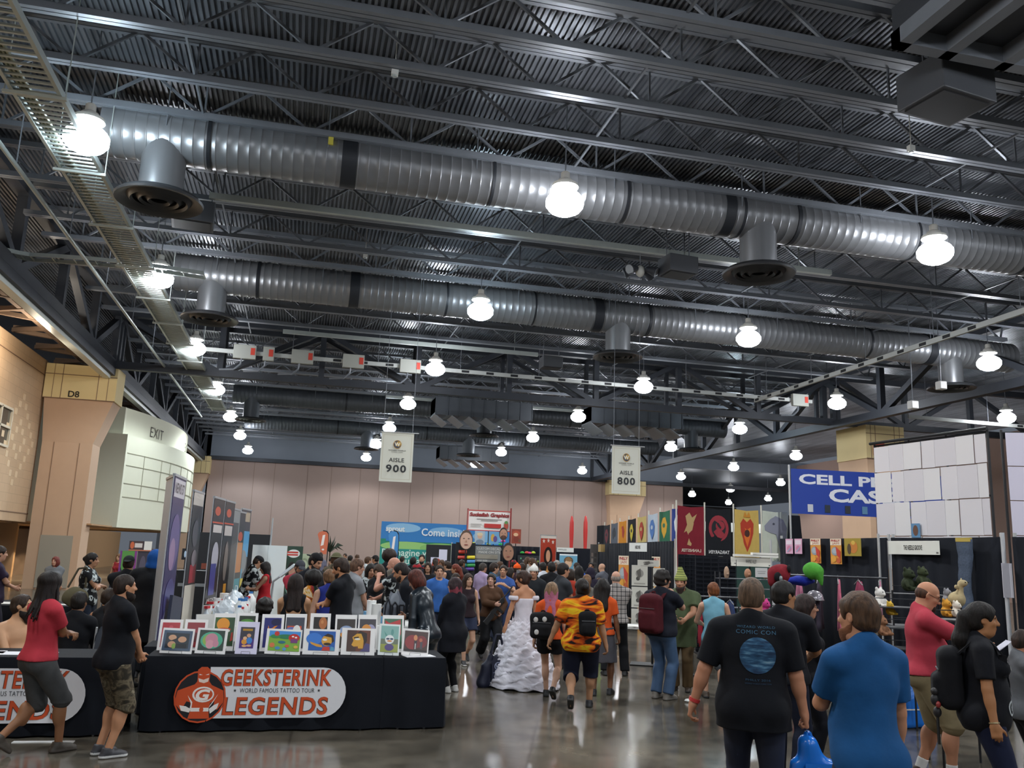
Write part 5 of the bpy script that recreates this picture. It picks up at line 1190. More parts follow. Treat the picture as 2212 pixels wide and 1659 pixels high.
t = thing('folding_chairs', 'black and chrome folding chairs leaning together behind the empty grey chair', 'chairs', (-2.55, 14.2, 0), .2)
for i in range(3):
    q = MB().tube([(-.2 + .16 * i, .05 * i, 0), (-.2 + .16 * i, .12 + .05 * i, 1.0), (-.05 + .16 * i, .12 + .05 * i, 1.03), (.12 + .16 * i, .12 + .05 * i, 1.0), (.12 + .16 * i, .05 * i, 0)], .014, 6).build('chair_frame', mat('#aab0b4', .25, .8), t)
    MB().b2((-.18 + .16 * i, .09 + .05 * i, .75), (.10 + .16 * i, .13 + .05 * i, .98)).build('back_panel', mat('#1b1c20', .7), q)
# adjustable desk lamp, white backdrop, screens further back on the left
t = thing('floor_lamp', 'pale bent-arm floor lamp in front of the white backdrop', 'lamp', (-.1, 17.6, 0))
a, b, c, d = (at_d(582, 1320, 17.6), at_d(590, 1256, 17.6), at_d(605, 1245, 17.6), at_d(637, 1220, 17.6)); o3 = Vector((-.1, 17.6, 0)); 
t.location = (a.x, a.y, 0); o3 = Vector((a.x, a.y, 0))
MB().tube([Vector((0, 0, 0)), b - o3, c - o3], .022, 8).build('stem', mat('#b9bfc2', .4), t); MB().bar(c - o3, d - o3, .09, .05).build('lamp_head', mat('#dfe8ec', .4), t)
m = MB()
for k in range(5): m.bar((0, 0, .04), (.28 * math.cos(k * 1.257), .28 * math.sin(k * 1.257), .02), .03)
m.build('foot', mat('#c8cccc', .4), t)
def stand_panel(name, label, cat, x0, y0, x1, y1, D, base, items, zb=0.0, thick=.03, group=None, rz=0.0, feet=True, off=.004):
    a, b = at_d(x0, y1, D), at_d(x1, y0, D); c0 = at_d(x0, y0, D); w = (Vector((b.x, b.y)) - Vector((c0.x, c0.y))).length; ctr = (at_d((x0 + x1) / 2, y0, D) + Vector((0, 0, 0)))
    top = (b.z + c0.z) / 2; lo = zb if zb is not None else a.z
    t = thing(name, label, cat, (ctr.x, ctr.y, lo), math.radians(rz) - math.atan2(ctr.x, ctr.y) * .0, group)
    graphic('printed_panel', w, top - lo, base, items, t, thick, off)
    if zb is None: MB().cyl((0, thick + .02, -lo), (0, thick + .02, .05), .02, 6).build('support_pole', M_BLACK, t)
    return t
t = stand_panel('backdrop_screen', 'blank white backdrop screen behind the woman in red', 'screen', 548, 1178, 620, 1300, 20.0, '#e6eae8', [('r', .44, 0, .455, 1, '#c8cfce')])
MB().cyl((0, .03, 0), (0, .03, 2.55), .02, 8).build('support_pole', M_POLE, t)
stand_panel('banner_stand', 'green banner with a bearded face and red-white logo beside the white screen', 'banner', 622, 1180, 655, 1300, 20.4, '#2c4436', [('r', .0, .0, 1, .3, '#16181a'), ('e', .42, .91, .4, .05, '#e6e4e0'), ('r', .02, .885, .7, .905, '#c8463c'), ('r', .02, .915, .7, .935, '#c8463c'), ('e', .36, .68, .28, .13, '#241a16'), ('e', .40, .68, .2, .09, '#c09078'), ('e', .45, .60, .2, .06, '#2a1d18'), ('e', .35, .5, .3, .08, '#6f9a8a')])
stand_panel('poster_board', 'pale green sketch poster board behind the man in the black cap', 'poster', 628, 1196, 672, 1250, 21.0, '#b9c4a4', [('e', .3, .5, .2, .25, '#9aa687'), ('e', .3, .5, .14, .18, '#c3cdb0'), ('e', .7, .55, .22, .28, '#98a486'), ('e', .7, .55, .15, .2, '#c3cdb0')], zb=None)
stand_panel('drape_screen', 'black booth backdrop at the far left behind the edge-on banners', 'curtain', 410, 1152, 585, 1260, 24.0, '#14161d', [('r', .2, .55, .26, .62, '#7a3a28')], zb=0)
stand_panel('monitor', 'dark monitor screen between the first two edge-on banners', 'screen', 395, 1185, 418, 1208, 18.5, '#1a1d24', [('e', .3, .5, .1, .3, '#bcd2ea')], zb=1.55); stand_panel('draped_counter', 'black draped counter below the dark monitor', 'counter', 385, 1232, 455, 1300, 18.7, '#121318', [('r', .1, .75, .95, .8, '#8f9396')], zb=0, thick=.5)
# entrance furniture at the left: poster stands
stand_panel('poster_stand', 'green and purple abstract painting standing near the corridor', 'painting', 262, 1190, 296, 1262, 19.0, '#5d9a4a', [('r', 0, 0, .12, 1, '#7a3a86'), ('r', .86, 0, 1, 1, '#8a3a8c'), ('p', [(.1, .8), (.5, .6), (.9, .95), (.85, .8), (.55, .45), (.3, .3), (.2, .5)], '#241f3a'), ('e', .6, .3, .2, .15, '#7fc25a')], zb=0)
t = stand_panel('poster_wall', 'black poster wall with an orange and white header near the corridor', 'poster', 282, 1169, 328, 1280, 23.0, '#33303a', [('r', .0, .88, .62, 1, '#4a3a3c'), ('e', .14, .94, .09, .05, '#d06a44'), ('r', .25, .91, .58, .97, '#dcd4d0'), ('r', .66, .88, 1, 1, '#eceae4'), ('r', 0, .865, 1, .88, '#c87a5a'), ('r', .42, .2, .94, .84, '#3d3846'), ('r', .40, 0, .42, .86, '#a08f92'), ('r', 0, .56, .4, .57, '#a08f92'), ('r', .42, .34, 1, .35, '#a08f92'), ('e', .68, .6, .15, .2, '#5a5466')])
tag(MB().b2((-.45, -.45, 0), (.45, .45, .02)).build('floor_notice', mat('#e2e2e0', .5)), 'white strip lying on the floor in front of the left table', 'paper'); o = bpy.data.objects['floor_notice']; o.scale = (.6, .08, .3); o.location = (-2.2, 9.5, 0); o.rotation_euler = (0, 0, -.03)
# ---- hanging aisle signs
def aisle(label, num, px, py0, py1, w):
    Y = 24.5; a, b = at_y(px, py0, Y), at_y(px, py1, Y); h = a.z - b.z
    t = thing('aisle_sign', label, 'sign', (a.x, Y, b.z), math.radians(-3))
    g = [('r', .06, .05, .94, .053, '#a8915a'), ('r', .06, .947, .94, .95, '#a8915a'), ('r', .06, .05, .065, .95, '#a8915a'), ('r', .935, .05, .94, .95, '#a8915a'),
         ('e', .5, .76, .125, .088, '#b98a2f'), ('e', .5, .76, .108, .075, '#3b4658'), ('e', .53, .77, .075, .052, '#c8a04a'), ('t', 'W', .5, .76, .075, '#f0ead8', dict(bold=.04)),
         ('t', 'WIZARD WORLD', .5, .635, .028, '#4a4640', dict(maxw=.54, bold=.015, sp=1.1)), ('t', 'COMIC CON', .5, .60, .024, '#4a4640', dict(maxw=.34, bold=.015, sp=1.1)), ('t', 'AISLE', .5, .44, .085, '#3a3a38', dict(maxw=.47, bold=.02, fit=True, sp=1.12)), ('t', num, .5, .265, .155, '#26282a', dict(maxw=.62, bold=.03, fit=True, sp=1.2))]
    graphic('sign_panel', w, h, '#dcdccf', g, t, .01, .004)
    MB().cyl((-w * .55, 0, h + .01), (w * .65, 0, h + .01), .014, 8).build('hanging_rail', M_POLE, t)
    m = MB()
    for s in (-.45, .45): m.cyl((s * w, 0, h), (s * w, 0, 11.1 - b.z), .006, 5)
    m.build('hanging_wires', M_STEEL, t)
aisle('hanging white sign reading aisle 900, left of the two', '900', 860, 935, 1041, .92)
aisle('hanging white sign reading aisle 800, right of the two', '800', 1353, 964, 1067, .90)
# ---- pipe and drape
def drape(label, a, b, z1=2.44, z0=.02, col=None, sag=.03, group=None, sign=None, seed=0):
    a, b = Vector((*a, 0)), Vector((*b, 0)); d = (b - a); L = d.length; d /= L; nrm = Vector((d.y, -d.x, 0)); ang = math.atan2(d.y, d.x)
    t = thing('pipe_and_drape', label, 'curtain', a, ang, group); rgd = random.Random(seed); n = int(L * 16)
    mb = MB(); off = [.025 * math.sin(i * 1.35) + rgd.uniform(-.012, .012) for i in range(n + 1)]
    for y in (-1,):
        P = [(L * i / n, off[i] * (.5 + .5 * (1 - v)) , z0 + (z1 - z0) * v - (sag * .3 * math.sin(math.pi * i / n) if v == 1 else 0)) for v in (0, .5, 1) for i in range(n + 1)]
        mb.add(P, [(j * (n + 1) + i, j * (n + 1) + i + 1, (j + 1) * (n + 1) + i + 1, (j + 1) * (n + 1) + i) for j in range(2) for i in range(n)])
    o = mb.build('curtain_fabric', col or M_DRAPE, t, smooth=True); md = o.modifiers.new('s', 'SOLIDIFY'); md.thickness = .012
    MB().cyl((0, .035, z1 - .03), (L, .035, z1 - .03), .018, 8).build('crossbar', M_DARK, t)
    for x in (0, L):
        u = MB().cyl((x, .05, 0), (x, .05, z1 + .06), .026, 10).build('upright_pole', M_POLE, t); MB().b2((x - .2, -.15, 0), (x + .2, .25, .012)).build('base_plate', mat('#6d7073', .5, .4), u)
    return t
DX = 10.05
drape('black booth curtain with the small white name card, nearest right hand aisle wall', (DX, 13.2), (DX + .25, 11.05), seed=1)
drape('black booth curtain with pink and orange flyers pinned along its top', (DX - .25, 16.4), (DX, 13.32), seed=2)
drape('black booth curtain at the right edge beyond the taped white pole', (DX + .3, 10.85), (DX + .5, 7.2), seed=3)
drape('black booth curtain below the small mirrored flags, behind the bald man', (11.45, 32.5), (DX + .05, 22.4), seed=4)
a, b = at_d(976, 1178, 40), at_d(1340, 1190, 40)
drape('black booth curtain across the far middle stands', (a.x, a.y), (b.x, b.y), 2.3, seed=5)
def wall_sign(name, label, cat, px, py, X, w, h, base, items, zc=None, group=None, lx=.06, rough=.55):
    q = _R @ np.array([px - CX, py - CY, F_PX]); k = (X - lx) / q[0]; p = Vector((X - lx, q[1] * k, q[2] * k + CAM_H))
    t = thing(name, label, cat, (p.x, p.y, p.z - h / 2), math.radians(-86), group); graphic('printed_panel', w, h, base, items, t, .006, .003, rough=rough); return t
wall_sign('name_card', 'white card reading the needle groove on the nearest black curtain', 'sign', 1972, 1183, DX + .08, 1.16, .225, '#dfe0d8', [('t', 'THE NEEDLE GROOVE', .5, .5, .36, '#2a2a2a', dict(maxw=.36, fit=True, bold=.02)), ('r', .94, .08, .98, .2, '#6a6a66')], lx=.1)
wall_sign('name_card', 'small white name card on the black curtain below the mirrored flags', 'sign', 1378, 1182, DX + .1, 1.2, .26, '#dfe2e0', [('t', 'INBOUND', .5, .5, .4, '#2a2a2a', dict(maxw=.3, fit=True, bold=.02))], lx=.12)
for i, (x0, x1, y1, lab) in enumerate(((1697, 1713, 1197, 'left'), (1716, 1733, 1196, 'right'))):
    wall_sign('flyer', 'pink and white flyer pinned to the curtain top, %s of the pair' % lab, 'flyer', (x0 + x1) / 2, 1180, DX - .2, .24, .3, '#dba9c4', [('r', .1, .62, .9, .9, '#e6d6e2'), ('e', .5, .35, .3, .2, '#c9809f'), ('p', [(.2, .15), (.8, .5), (.8, .42), (.3, .1)], '#8fa8c4')], group='pink flyers')
def jam(t_label, px, py, X, w, h, lx=.1):
    wall_sign('comic_poster', t_label, 'poster', px, py, X, w, h, '#d9923c', [('r', 0, .74, 1, 1, '#e8d8c0'), ('t', 'PHILLY', .5, .92, .09, '#a32a26', dict(maxw=.84, bold=.05, fit=True)), ('t', 'JAM', .5, .80, .10, '#a32a26', dict(maxw=.6, bold=.05, fit=True)), ('e', .45, .5, .35, .17, '#8f9aa4'), ('e', .42, .52, .25, .11, '#aab4bb'), ('p', [(.5, .7), (.95, .5), (.9, .2), (.6, .35)], '#c23a2c'), ('e', .3, .2, .25, .13, '#e0a03a'), ('e', .75, .14, .2, .1, '#c25a2a')], group='orange comic posters', lx=lx)
jam('orange comic poster hung left on the flyer curtain', 1762, 1190, DX - .15, .31, .47); jam('orange comic poster hung right on the flyer curtain', 1806, 1191, DX - .1, .31, .47)
wall_sign('comic_poster', 'yellow and brown poster hung beside the two orange ones', 'poster', 1842, 1182, DX - .08, .45, .32, '#a08a2e', [('e', .55, .5, .25, .35, '#c47a30'), ('e', .3, .4, .12, .3, '#4a3a20'), ('e', .55, .75, .12, .12, '#d6b04a')], lx=.1)
jam('orange comic poster on the black curtain left of the white print stand', 1347, 1238, DX + .08, .72, 1.05, .3); jam('orange comic poster on the black curtain right of the white print stand', 1417, 1240, DX + .05, .5, .95, .3); jam('orange comic poster standing low behind the maroon backpack', 1386, 1318, DX, .5, 1.0, .4)
# knitted scarf hanging on the curtain
p = at_z(2086, 1168, 2.42); t = thing('knitted_scarf', 'long blue-grey knitted scarf hanging on the nearest curtain', 'scarf', (p.x * .915, p.y * .915, 0), math.radians(-84))
m = MB().grid(4, 26, lambda u, v: ((u - .5) * (.30 - .08 * math.sin(v * 2.5)) + .02 * math.sin(v * 9), .02 * math.sin(v * 40) * .3 - .03, 2.4 - 1.3 * v)); sc = m.build('scarf_knit', cloth('#4b5668', .4, 40), t, smooth=True); md = sc.modifiers.new('s', 'SOLIDIFY'); md.thickness = .03
MB().b2((-.14, -.06, 2.36), (.14, -.02, 2.42)).build('scarf_clip', mat('#b9a24a', .5), t)
# taped pole at the curtain end with its hanging white strip
pp = at_z(2176, 1166, 2.46); t = thing('upright_post', 'white upright post with two red tape bands between the nearest curtains', 'post', (DX + .22, 10.95, 0))
MB().cyl((0, 0, 0), (0, 0, 2.5), .03, 12).build('post_tube', mat('#c8cbd0', .4, .3), t); MB().b2((-.2, -.2, 0), (.2, .2, .012)).build('base_plate', M_POLE, t)
MB().b2((-.09, -.04, 1.55), (.09, -.034, 2.05)).build('white_strip', mat('#e3e0ea', .5), t)
for z in (1.92, 1.68): MB().cyl((0, 0, z), (0, 0, z + .08), .034, 12).build('red_tape', mat('#c03540', .5), t)
# ---- the wall of white sheets behind the curtain
a0, b0 = at_z(1885, 964, 4.3), at_z(2128, 932, 4.3); t = thing('sheet_display', 'tall black-framed wall covered with blank white sheets, rising behind the right curtain', 'display wall', (a0.x, a0.y, 0))
dv = Vector((b0.x - a0.x, b0.y - a0.y, 0)); L = dv.length; t.rotation_euler = (0, 0, math.atan2(dv.y, dv.x))
fr = MB()
for x in np.linspace(0, L, 4): fr.cyl((x, .05, 0), (x, .05, 4.35), .022, 6)
for z in (1.0, 2.4, 3.2, 4.3): fr.cyl((0, .05, z), (L, .05, z), .02, 6)
fr.build('grid_frame', mat('#191a1e', .5), t); MB().cyl((-.05, -.02, 4.35), (L + .05, -.02, 4.35), .03, 8).build('top_bar', mat('#101114', .5), t)
ms = [mat('#e2dfe4', .35), mat('#dddae0', .3), mat('#e6e4e6', .4)]; k = 0; z = 1.9
for row, hh in enumerate((.62, .64, .60, .52)):
    x = 0.01; 
    while x < L - .12:
        w = (.36, .42, .30, .46, .38)[(k + row) % 5]; w = min(w, L - x - .01); MB().box((x + w / 2, .015 - .006 * (k % 3), z + hh / 2), (w - .012, .006, hh - .014 - .01 * (k % 2)), 0).build('paper_sheet', ms[k % 3], t); x += w; k += 1
    z += hh
pz = MB().box((L * .38, -.02, 2.62), (.2, .006, .26)).build('sticker', mat('#5f8fb8', .4), t); MB().add([(L * .38 + .06 * math.cos(q), -.026, 2.62 + .1 * math.sin(q)) for q in [i * .52 for i in range(12)]], [tuple(range(12))]).build('face_print', mat('#6b4a3a', .6), pz)
a1 = at_z(2165, 934, 4.3); t = thing('sheet_display', 'second sheet display in glossy plastic at the right edge of the frame', 'display wall', (a1.x, a1.y, 0), math.radians(-22)); L2 = 2.6
fr = MB()
for x in (0, 1.3, L2): fr.cyl((x, .05, 0), (x, .05, 4.35), .022, 6)
fr.cyl((0, .05, 4.3), (L2, .05, 4.3), .02, 6); fr.build('grid_frame', mat('#191a1e', .5), t)
for r in range(4):
    for c_ in range(4): MB().box((.05 + c_ * .64 + .31, .012, 1.95 + .59 * r + .29), (.62, .006, .575)).build('paper_sheet', mat('#ded9ea', .12), t)
# ---- phone case banner
pa, pb = at_d(1708, 1012, 24), at_d(1708, 1110, 24); t = thing('shop_banner', 'blue vinyl banner with white phone case lettering, partly behind the sheet wall', 'banner', (pa.x, pa.y, pb.z), math.radians(-6)); hh = pa.z - pb.z; W_ = 4.6
graphic('banner_sheet', W_, hh, '#1f3f9e', [('t', 'CELL PHONE', .50, .78, .23, '#e4e6ee', dict(maxw=.90, bold=.035, fit=True)), ('t', 'CASES', .50, .44, .30, '#e4e6ee', dict(maxw=.52, bold=.035, fit=True))] + [('r', x, .05, x + .035, .22, c) for x, c in ((.10, '#c8ccd4'), (.21, '#26303c'), (.34, '#2a2f38'), (.45, '#5a86a8'), (.6, '#c8ccd4'), (.75, '#333'))], t, .01, .006, loc=(W_ / 2, 0, 0))
MB().cyl((-.05, 0, -pb.z), (-.05, 0, hh + .1), .03, 8).build('support_pole', M_POLE, t); MB().cyl((W_ + .05, 0, -pb.z), (W_ + .05, 0, hh + .1), .03, 8).build('support_pole', M_POLE, t)
# ---- mirrored house flags on poles
def flag(label, p0, p1, z1, h, base, items, seed=0, swallow=True, group='house flags'):
    p0, p1 = Vector((*p0, 0)), Vector((*p1, 0)); d = p1 - p0; w = d.length; t = thing('house_flag', label, 'flag', ((p0 + p1) / 2).to_tuple(), math.atan2(d.y, d.x), group)
    wp = lambda x, z: .012 * math.sin(x * 7 / w + seed) * (.4 + .6 * (1 - z / h))
    ol = [(.02, 0), (.5, .16), (.98, 0), (.99, .5), (.97, .985), (.5, .965), (.03, .985), (.01, .5)] if swallow else [(.02, 0), (.98, 0), (.97, .985), (.5, .965), (.03, .985)]
    o = graphic('flag_cloth', w, h, cloth(base, .15, 6) if isinstance(base, str) else base, items, t, .012, .009, wp, mirror=False, outline=ol, rough=.8, loc=(0, 0, z1 - h))
    MB().cyl((-w / 2, .03, 0), (-w / 2, .03, z1 + .12), .022, 8).build('flag_pole', mat('#d6d3c6', .5), t)
    return t
z1 = 3.55; FY = 22.0
fx = [at_y(x, 1095, FY).x for x in (1462, 1523, 1581, 1641, 1705)]
def mt(s): return s
def mirrored(txt, cx, cy, h, col, mw): return ('t', txt, cx, cy, h, col, dict(maxw=-mw, fit=True, bold=.02))
flag('crimson flag with a pale upright animal shape and mirrored lettering', (fx[0], FY), (fx[1], FY + .05), 3.42, 1.68, '#7d2430', [('p', [(.3, .82), (.45, .88), (.55, .8), (.72, .86), (.6, .72), (.66, .55), (.78, .5), (.6, .46), (.5, .34), (.36, .36), (.44, .48), (.34, .58), (.24, .55), (.36, .68)], '#b99a6a'), mirrored('LANNISTER', .5, .27, .05, '#d8c8b8', .72), ('r', .36, .20, .64, .205, '#b89a90')], 1)
flag('black flag with a red ring shape and mirrored lettering', (fx[1], FY), (fx[2], FY + .05), 3.40, 1.7, '#1d1f24', [('e', .5, .66, .38, .21, '#962f3a'), ('e', .5, .66, .27, .15, '#1d1f24'), ('e', .56, .70, .17, .08, '#962f3a'), ('p', [(.3, .6), (.5, .68), (.74, .56), (.6, .5), (.45, .52)], '#962f3a'), mirrored('TARGARYEN', .5, .28, .055, '#e0e0e0', .78), ('r', .36, .21, .64, .215, '#8a8a8c')], 2)
flag('yellow flag with a red flaming heart shape and mirrored lettering', (fx[2] + .06, FY), (fx[3], FY + .05), 3.40, 1.7, '#c9ab5e', [('p', [(.5, .30), (.38, .42), (.26, .6), (.24, .76), (.36, .84), (.5, .78), (.64, .84), (.76, .76), (.74, .6), (.62, .42)], '#b23a22'), ('p', [(.5, .38), (.38, .55), (.36, .7), (.5, .66), (.64, .7), (.62, .55)], '#d8702a'), ('e', .5, .6, .1, .06, '#46261e'), ('p', [(.36, .86), (.42, .95), (.5, .88), (.58, .95), (.64, .86)], '#c8862e'), mirrored('BARATHEON', .5, .24, .045, '#a08444', .66)], 3)
flag('pale grey-green flag with a grey scaly head shape', (fx[3] + .06, FY), (fx[4], FY + .05), 3.40, 1.6, '#c3c9ba', [('p', [(.08, .72), (.3, .84), (.5, .9), (.78, .84), (.92, .7), (.88, .5), (.74, .36), (.66, .2), (.58, .42), (.5, .58), (.3, .6), (.1, .64)], '#8d8f9c'), ('e', .42, .76, .04, .02, '#4a4c58'), mirrored('STARK', .62, .13, .05, '#7f8a7a', .5)], 4)
ys = np.linspace(33.2, 22.3, 9)
far = [('near-black flag with a dark red shape, farthest in the row', '#26272d', '#6a2a34'), ('slate grey flag with a dark bird shape', '#5d6470', '#33373f'), ('orange flag with a red shape', '#d08a2c', '#a83a24'), ('black flag with a yellow tentacled shape', '#1f2126', '#c9b83a'), ('pale yellow flag with a red pointed shape', '#cdb878', '#b03a28'), ('white and light blue flag', '#b9c6d4', '#4a74b4'), ('green flag with a yellow round shape', '#2f6a50', '#d0a02e'), ('dark blue flag with white leaping shape', '#2b3f86', '#d5dce6')]
for i, (lab, c1, c2) in enumerate(far):
    sh = [('p', [(.5, .25), (.3, .45), (.25, .65), (.4, .8), (.6, .82), (.76, .62), (.68, .42)], c2), ('e', .5, .6, .1, .06, c1)]
    lx_ = lambda y: 10.45 + (y - 22.4) * .139
    flag(lab + ' of small flags', (lx_(ys[i]), ys[i]), (lx_(ys[i + 1]), ys[i + 1] + .12), 3.2 + .03 * i, 1.0 + .02 * i, c1, sh, i, False, 'small house flags')
MB_ = MB().grid(3, 6, lambda u, v: ((u - .5) * .9, .03 * math.sin(u * 9), 1.0 - v)); o = MB_.build('hanging_cloth', M_DRAPE); o.location = (12.05, 33.8, 2.2); o.rotation_euler = (0, 0, math.radians(-90)); o.modifiers.new('s', 'SOLIDIFY').thickness = .02; tag(o, 'plain black cloth hanging before the farthest small flag', 'cloth')
q = at_y(1715, 1110, 21.5); o = MB().grid(3, 6, lambda u, v: ((u - .5) * (.35 + .2 * v), .03 * math.sin(u * 9), 1.2 - v * 1.2)).build('hanging_cloth', M_DRAPE); o.location = (q.x, q.y, 2.05); o.modifiers.new('s', 'SOLIDIFY').thickness = .02; tag(o, 'plain black cloth hanging right of the grey-green flag', 'cloth')
# ---- gridwall stand under the flags
def gridwall(label, p0, p1, z0, z1, step=.09, parts=True):
    p0, p1 = Vector((*p0, 0)), Vector((*p1, 0)); d = p1 - p0; w = d.length; t = thing('gridwall_panel', label, 'display rack', p0, math.atan2(d.y, d.x)); m = MB(); z = z0
    while z <= z1: m.bar((0, 0, z), (w, 0, z), .012); z += step
    m.build('horizontal_wires', mat('#20242c', .35, .5), t); m = MB(); x = 0
    while x <= w + .001: m.bar((x, .012, z0), (x, .012, z1), .014); x += w / max(2, round(w / .16))
    m.build('vertical_wires', mat('#20242c', .35, .5), t); MB().b2((0, .06, .02), (w, .09, z1)).build('backing_cloth', M_DRAPE, t)
    for x in (0, w): MB().bar((x, -.25, .02), (x, .25, .02), .03).build('foot', M_BLACK, t)
    return t
g0, g1 = at_d(1503, 1200, 18.5), at_d(1552, 1200, 18.5); gridwall('dark gridwall display panel right of the man in the pointed hat', (g0.x, g0.y), (g1.x, g1.y), .1, 2.04)
g0, g1 = at_d(1552, 1200, 19.5), at_d(1590, 1200, 19.5); gridwall('second gridwall panel hung with dark goods behind the first', (g0.x, g0.y), (g1.x, g1.y), .1, 1.98)
g0, g1 = at_d(1466, 1200, 20.5), at_d(1503, 1200, 20.5); t = gridwall('gridwall panel with a wicker basket left of the dark one', (g0.x, g0.y), (g1.x, g1.y), .1, 2.06)
stand_panel('booth_backdrop', 'dark green curtain backing the flag stand', 'curtain', 1560, 1212, 1672, 1300, 21.2, '#173a33', [], zb=0)
stand_panel('monitor', 'glowing blue screen below the black and yellow flags', 'screen', 1550, 1178, 1578, 1221, 25.5, mat('#3a66d8', .3, emit=.7), [('r', 0, 0, 1, .45, mat('#2038a0', .3, emit=.4))], zb=1.0, thick=.05)
tt = stand_panel('name_card', 'white card reading whimsic alley below the flags', 'sign', 1575, 1204, 1668, 1222, 19.6, '#e0ddd2', [('t', 'WHIMSIC ALLEY', .5, .55, .42, '#2a2a2a', dict(maxw=.28, fit=True, bold=.02)), ('r', .95, .1, .985, .22, '#555')], zb=None)
o = MB().b2((-.55, -.05, 0), (.55, .05, .05)).b2((-.1, -.05, .04), (.55, .05, .1)).build('paper_roll', mat('#e6e4dc', .6)); q = at_d(1628, 1204, 19.6); o.location = (q.x + .05, q.y, q.z + .01); tag(o, 'rolled white paper lying on top of the whimsic alley card', 'paper')
pp = at_z(1673, 1165, 2.5); 
t = thing('upright_post', 'plain white upright post at the left end of the flyer curtain', 'post', (pp.x - .05, pp.y + .1, 0)); MB().cyl((0, 0, 0), (0, 0, 2.5), .03, 10).build('post_tube', M_POLE, t); MB().b2((-.2, -.2, 0), (.2, .2, .012)).build('base_plate', M_POLE, t)
pp = at_z(1891, 1160, 2.46); t = thing('upright_post', 'thin leaning white post in front of the seam of the right curtains', 'post', (9.85, 13.25, 0)); MB().cyl((0, 0, 0), (.0, .02, 2.5), .022, 10).build('post_tube', M_POLE, t); MB().b2((-.2, -.2, 0), (.2, .2, .012)).build('base_plate', M_POLE, t)
# shelf of sculpted heads and goods (right, behind the man with the round blue print)
sA, sB = at_d(1550, 1248, 17), at_d(1690, 1248, 17); t = thing('display_shelf', 'wire shelf unit with head casts behind the man with the round blue print', 'shelf', (sA.x, sA.y, 0), math.atan2(sB.y - sA.y, sB.x - sA.x)); Ls = (sB - sA).length
for z in (1.05, 1.42, sA.z): MB().b2((0, -.2, z - .015), (Ls, .2, z)).build('shelf_board', mat('#4a4e55', .4, .3), t)
for x in (0, Ls):
    for y in (-.2, .2): MB().cyl((x, y, 0), (x, y, sA.z + .12), .014, 6).build('leg', mat('#2c2e33', .5), t)
for i, (x, lab) in enumerate(((.18, 'small sculpted foot cast on the wire shelf, leftmost'), (.6, 'brown sculpted ear cast on the wire shelf, in the middle'), (.95, 'pale sculpted head cast on the wire shelf, rightmost'))):
    h = MB().ball((0, 0, .10), (.05 + .02 * (i == 1), .06, .10 + .03 * (i == 0)), 12, 9).ball((0, -.05, .08), (.03, .03, .03), 8, 6).build('head_cast', mat(('#a88a72', '#a9785a', '#b99a7c')[i], .6), None, smooth=True); d_ = (sB - sA).normalized(); p = sA + d_ * x; h.location = (p.x, p.y, sA.z); tag(h, lab, 'sculpture')
o = graphic('price_card', .26, .18, '#e2e2e2', [('r', .15, .6, .85, .64, '#888'), ('r', .2, .4, .8, .44, '#888')], None, .008, .003); q = at_d(1645, 1247, 16.8); o.location = (q.x, q.y, q.z); tag(o, 'small white notice card clipped above the wire shelf', 'sign')
# ---- clothing racks, hats and plush toys by the right curtain
def rack(label, px, D, z, w, rz, cols, group):
    p = at_d(px, 1300, D); t = thing('clothes_rack', label, 'clothes rack', (p.x, p.y, 0), rz)
    MB().cyl((-w / 2, 0, z), (w / 2, 0, z), .016, 8).build('rail', mat('#3a3c40', .3, .6), t)
    for x in (-w / 2, w / 2):
        MB().cyl((x, 0, 0), (x, 0, z), .016, 8).build('leg', mat('#2a2c30', .4, .4), t); MB().bar((x, -.22, .02), (x, .22, .02), .03).build('foot', mat('#2a2c30', .4), t)
    for i, c in enumerate(cols):
        x = -w / 2 + .12 + (w - .24) * i / max(1, len(cols) - 1); g = thing('hanging_garment', c[1], 'garment', (p.x + x * math.cos(rz), p.y + x * math.sin(rz), z - .02), rz + math.pi / 2 + .2 * math.sin(i * 2), group)
        r2 = random.Random(i)
        m = MB().grid(6, 8, lambda u, v: ((u - .5) * (.16 + .34 * min(1, v * 3.0)) , .03 * math.sin(u * 11 + i) * v, -.04 - v * .75 - .02 * math.sin(u * 7))); q = m.build('cloth', cloth(c[0], .3, 12), g, smooth=True); q.modifiers.new('s', 'SOLIDIFY').thickness = .03
        MB().tube([(-.2, 0, -.09), (0, 0, -.02), (.2, 0, -.09)], .008, 5).tube([(0, 0, -.02), (0, 0, .02), (.015, 0, .04)], .004, 5).build('hanger', mat('#888888', .4), g)
    return t
rack('black rail of pink and dark garments below the green hat', 1790, 13.2, 1.76, 1.7, math.radians(-30), [('#2a2530', 'black garment hanging first on the rail below the green hat'), ('#b8708a', 'pink garment hanging second on the rail'), ('#3a3440', 'charcoal garment on the rail between two pink ones'), ('#c0657c', 'rose garment hanging fourth on the rail'), ('#8a3550', 'wine garment hanging fifth on the rail'), ('#b0788c', 'dusty pink garment hanging last on the rail')], 'garments on the rail below the green hat')
rack('black rail of dark garments and a red cape near the boy in the tank top', 1610, 14.8, 1.32, 1.8, math.radians(-20), [('#8f1f30', 'crimson cape on the rail behind the boy in the tank top'), ('#26345a', 'navy robe on the rail behind the boy'), ('#2b3a60', 'second navy robe on the rail behind the boy'), ('#98203a', 'crimson robe at the right of the navy robes')], 'garments on the rail behind the boy')
def hat_mesh(F, name, m, t): 
    V, Q = F.mesh(); V = relax(V, Q, 1); return np_mesh(name, V, Q, [m], None, t)
q = at_d(1683, 1258, 12.6); t = thing('plush_hat', 'large red plush hat with black patches on top of the rail', 'hat', (q.x, q.y, q.z))
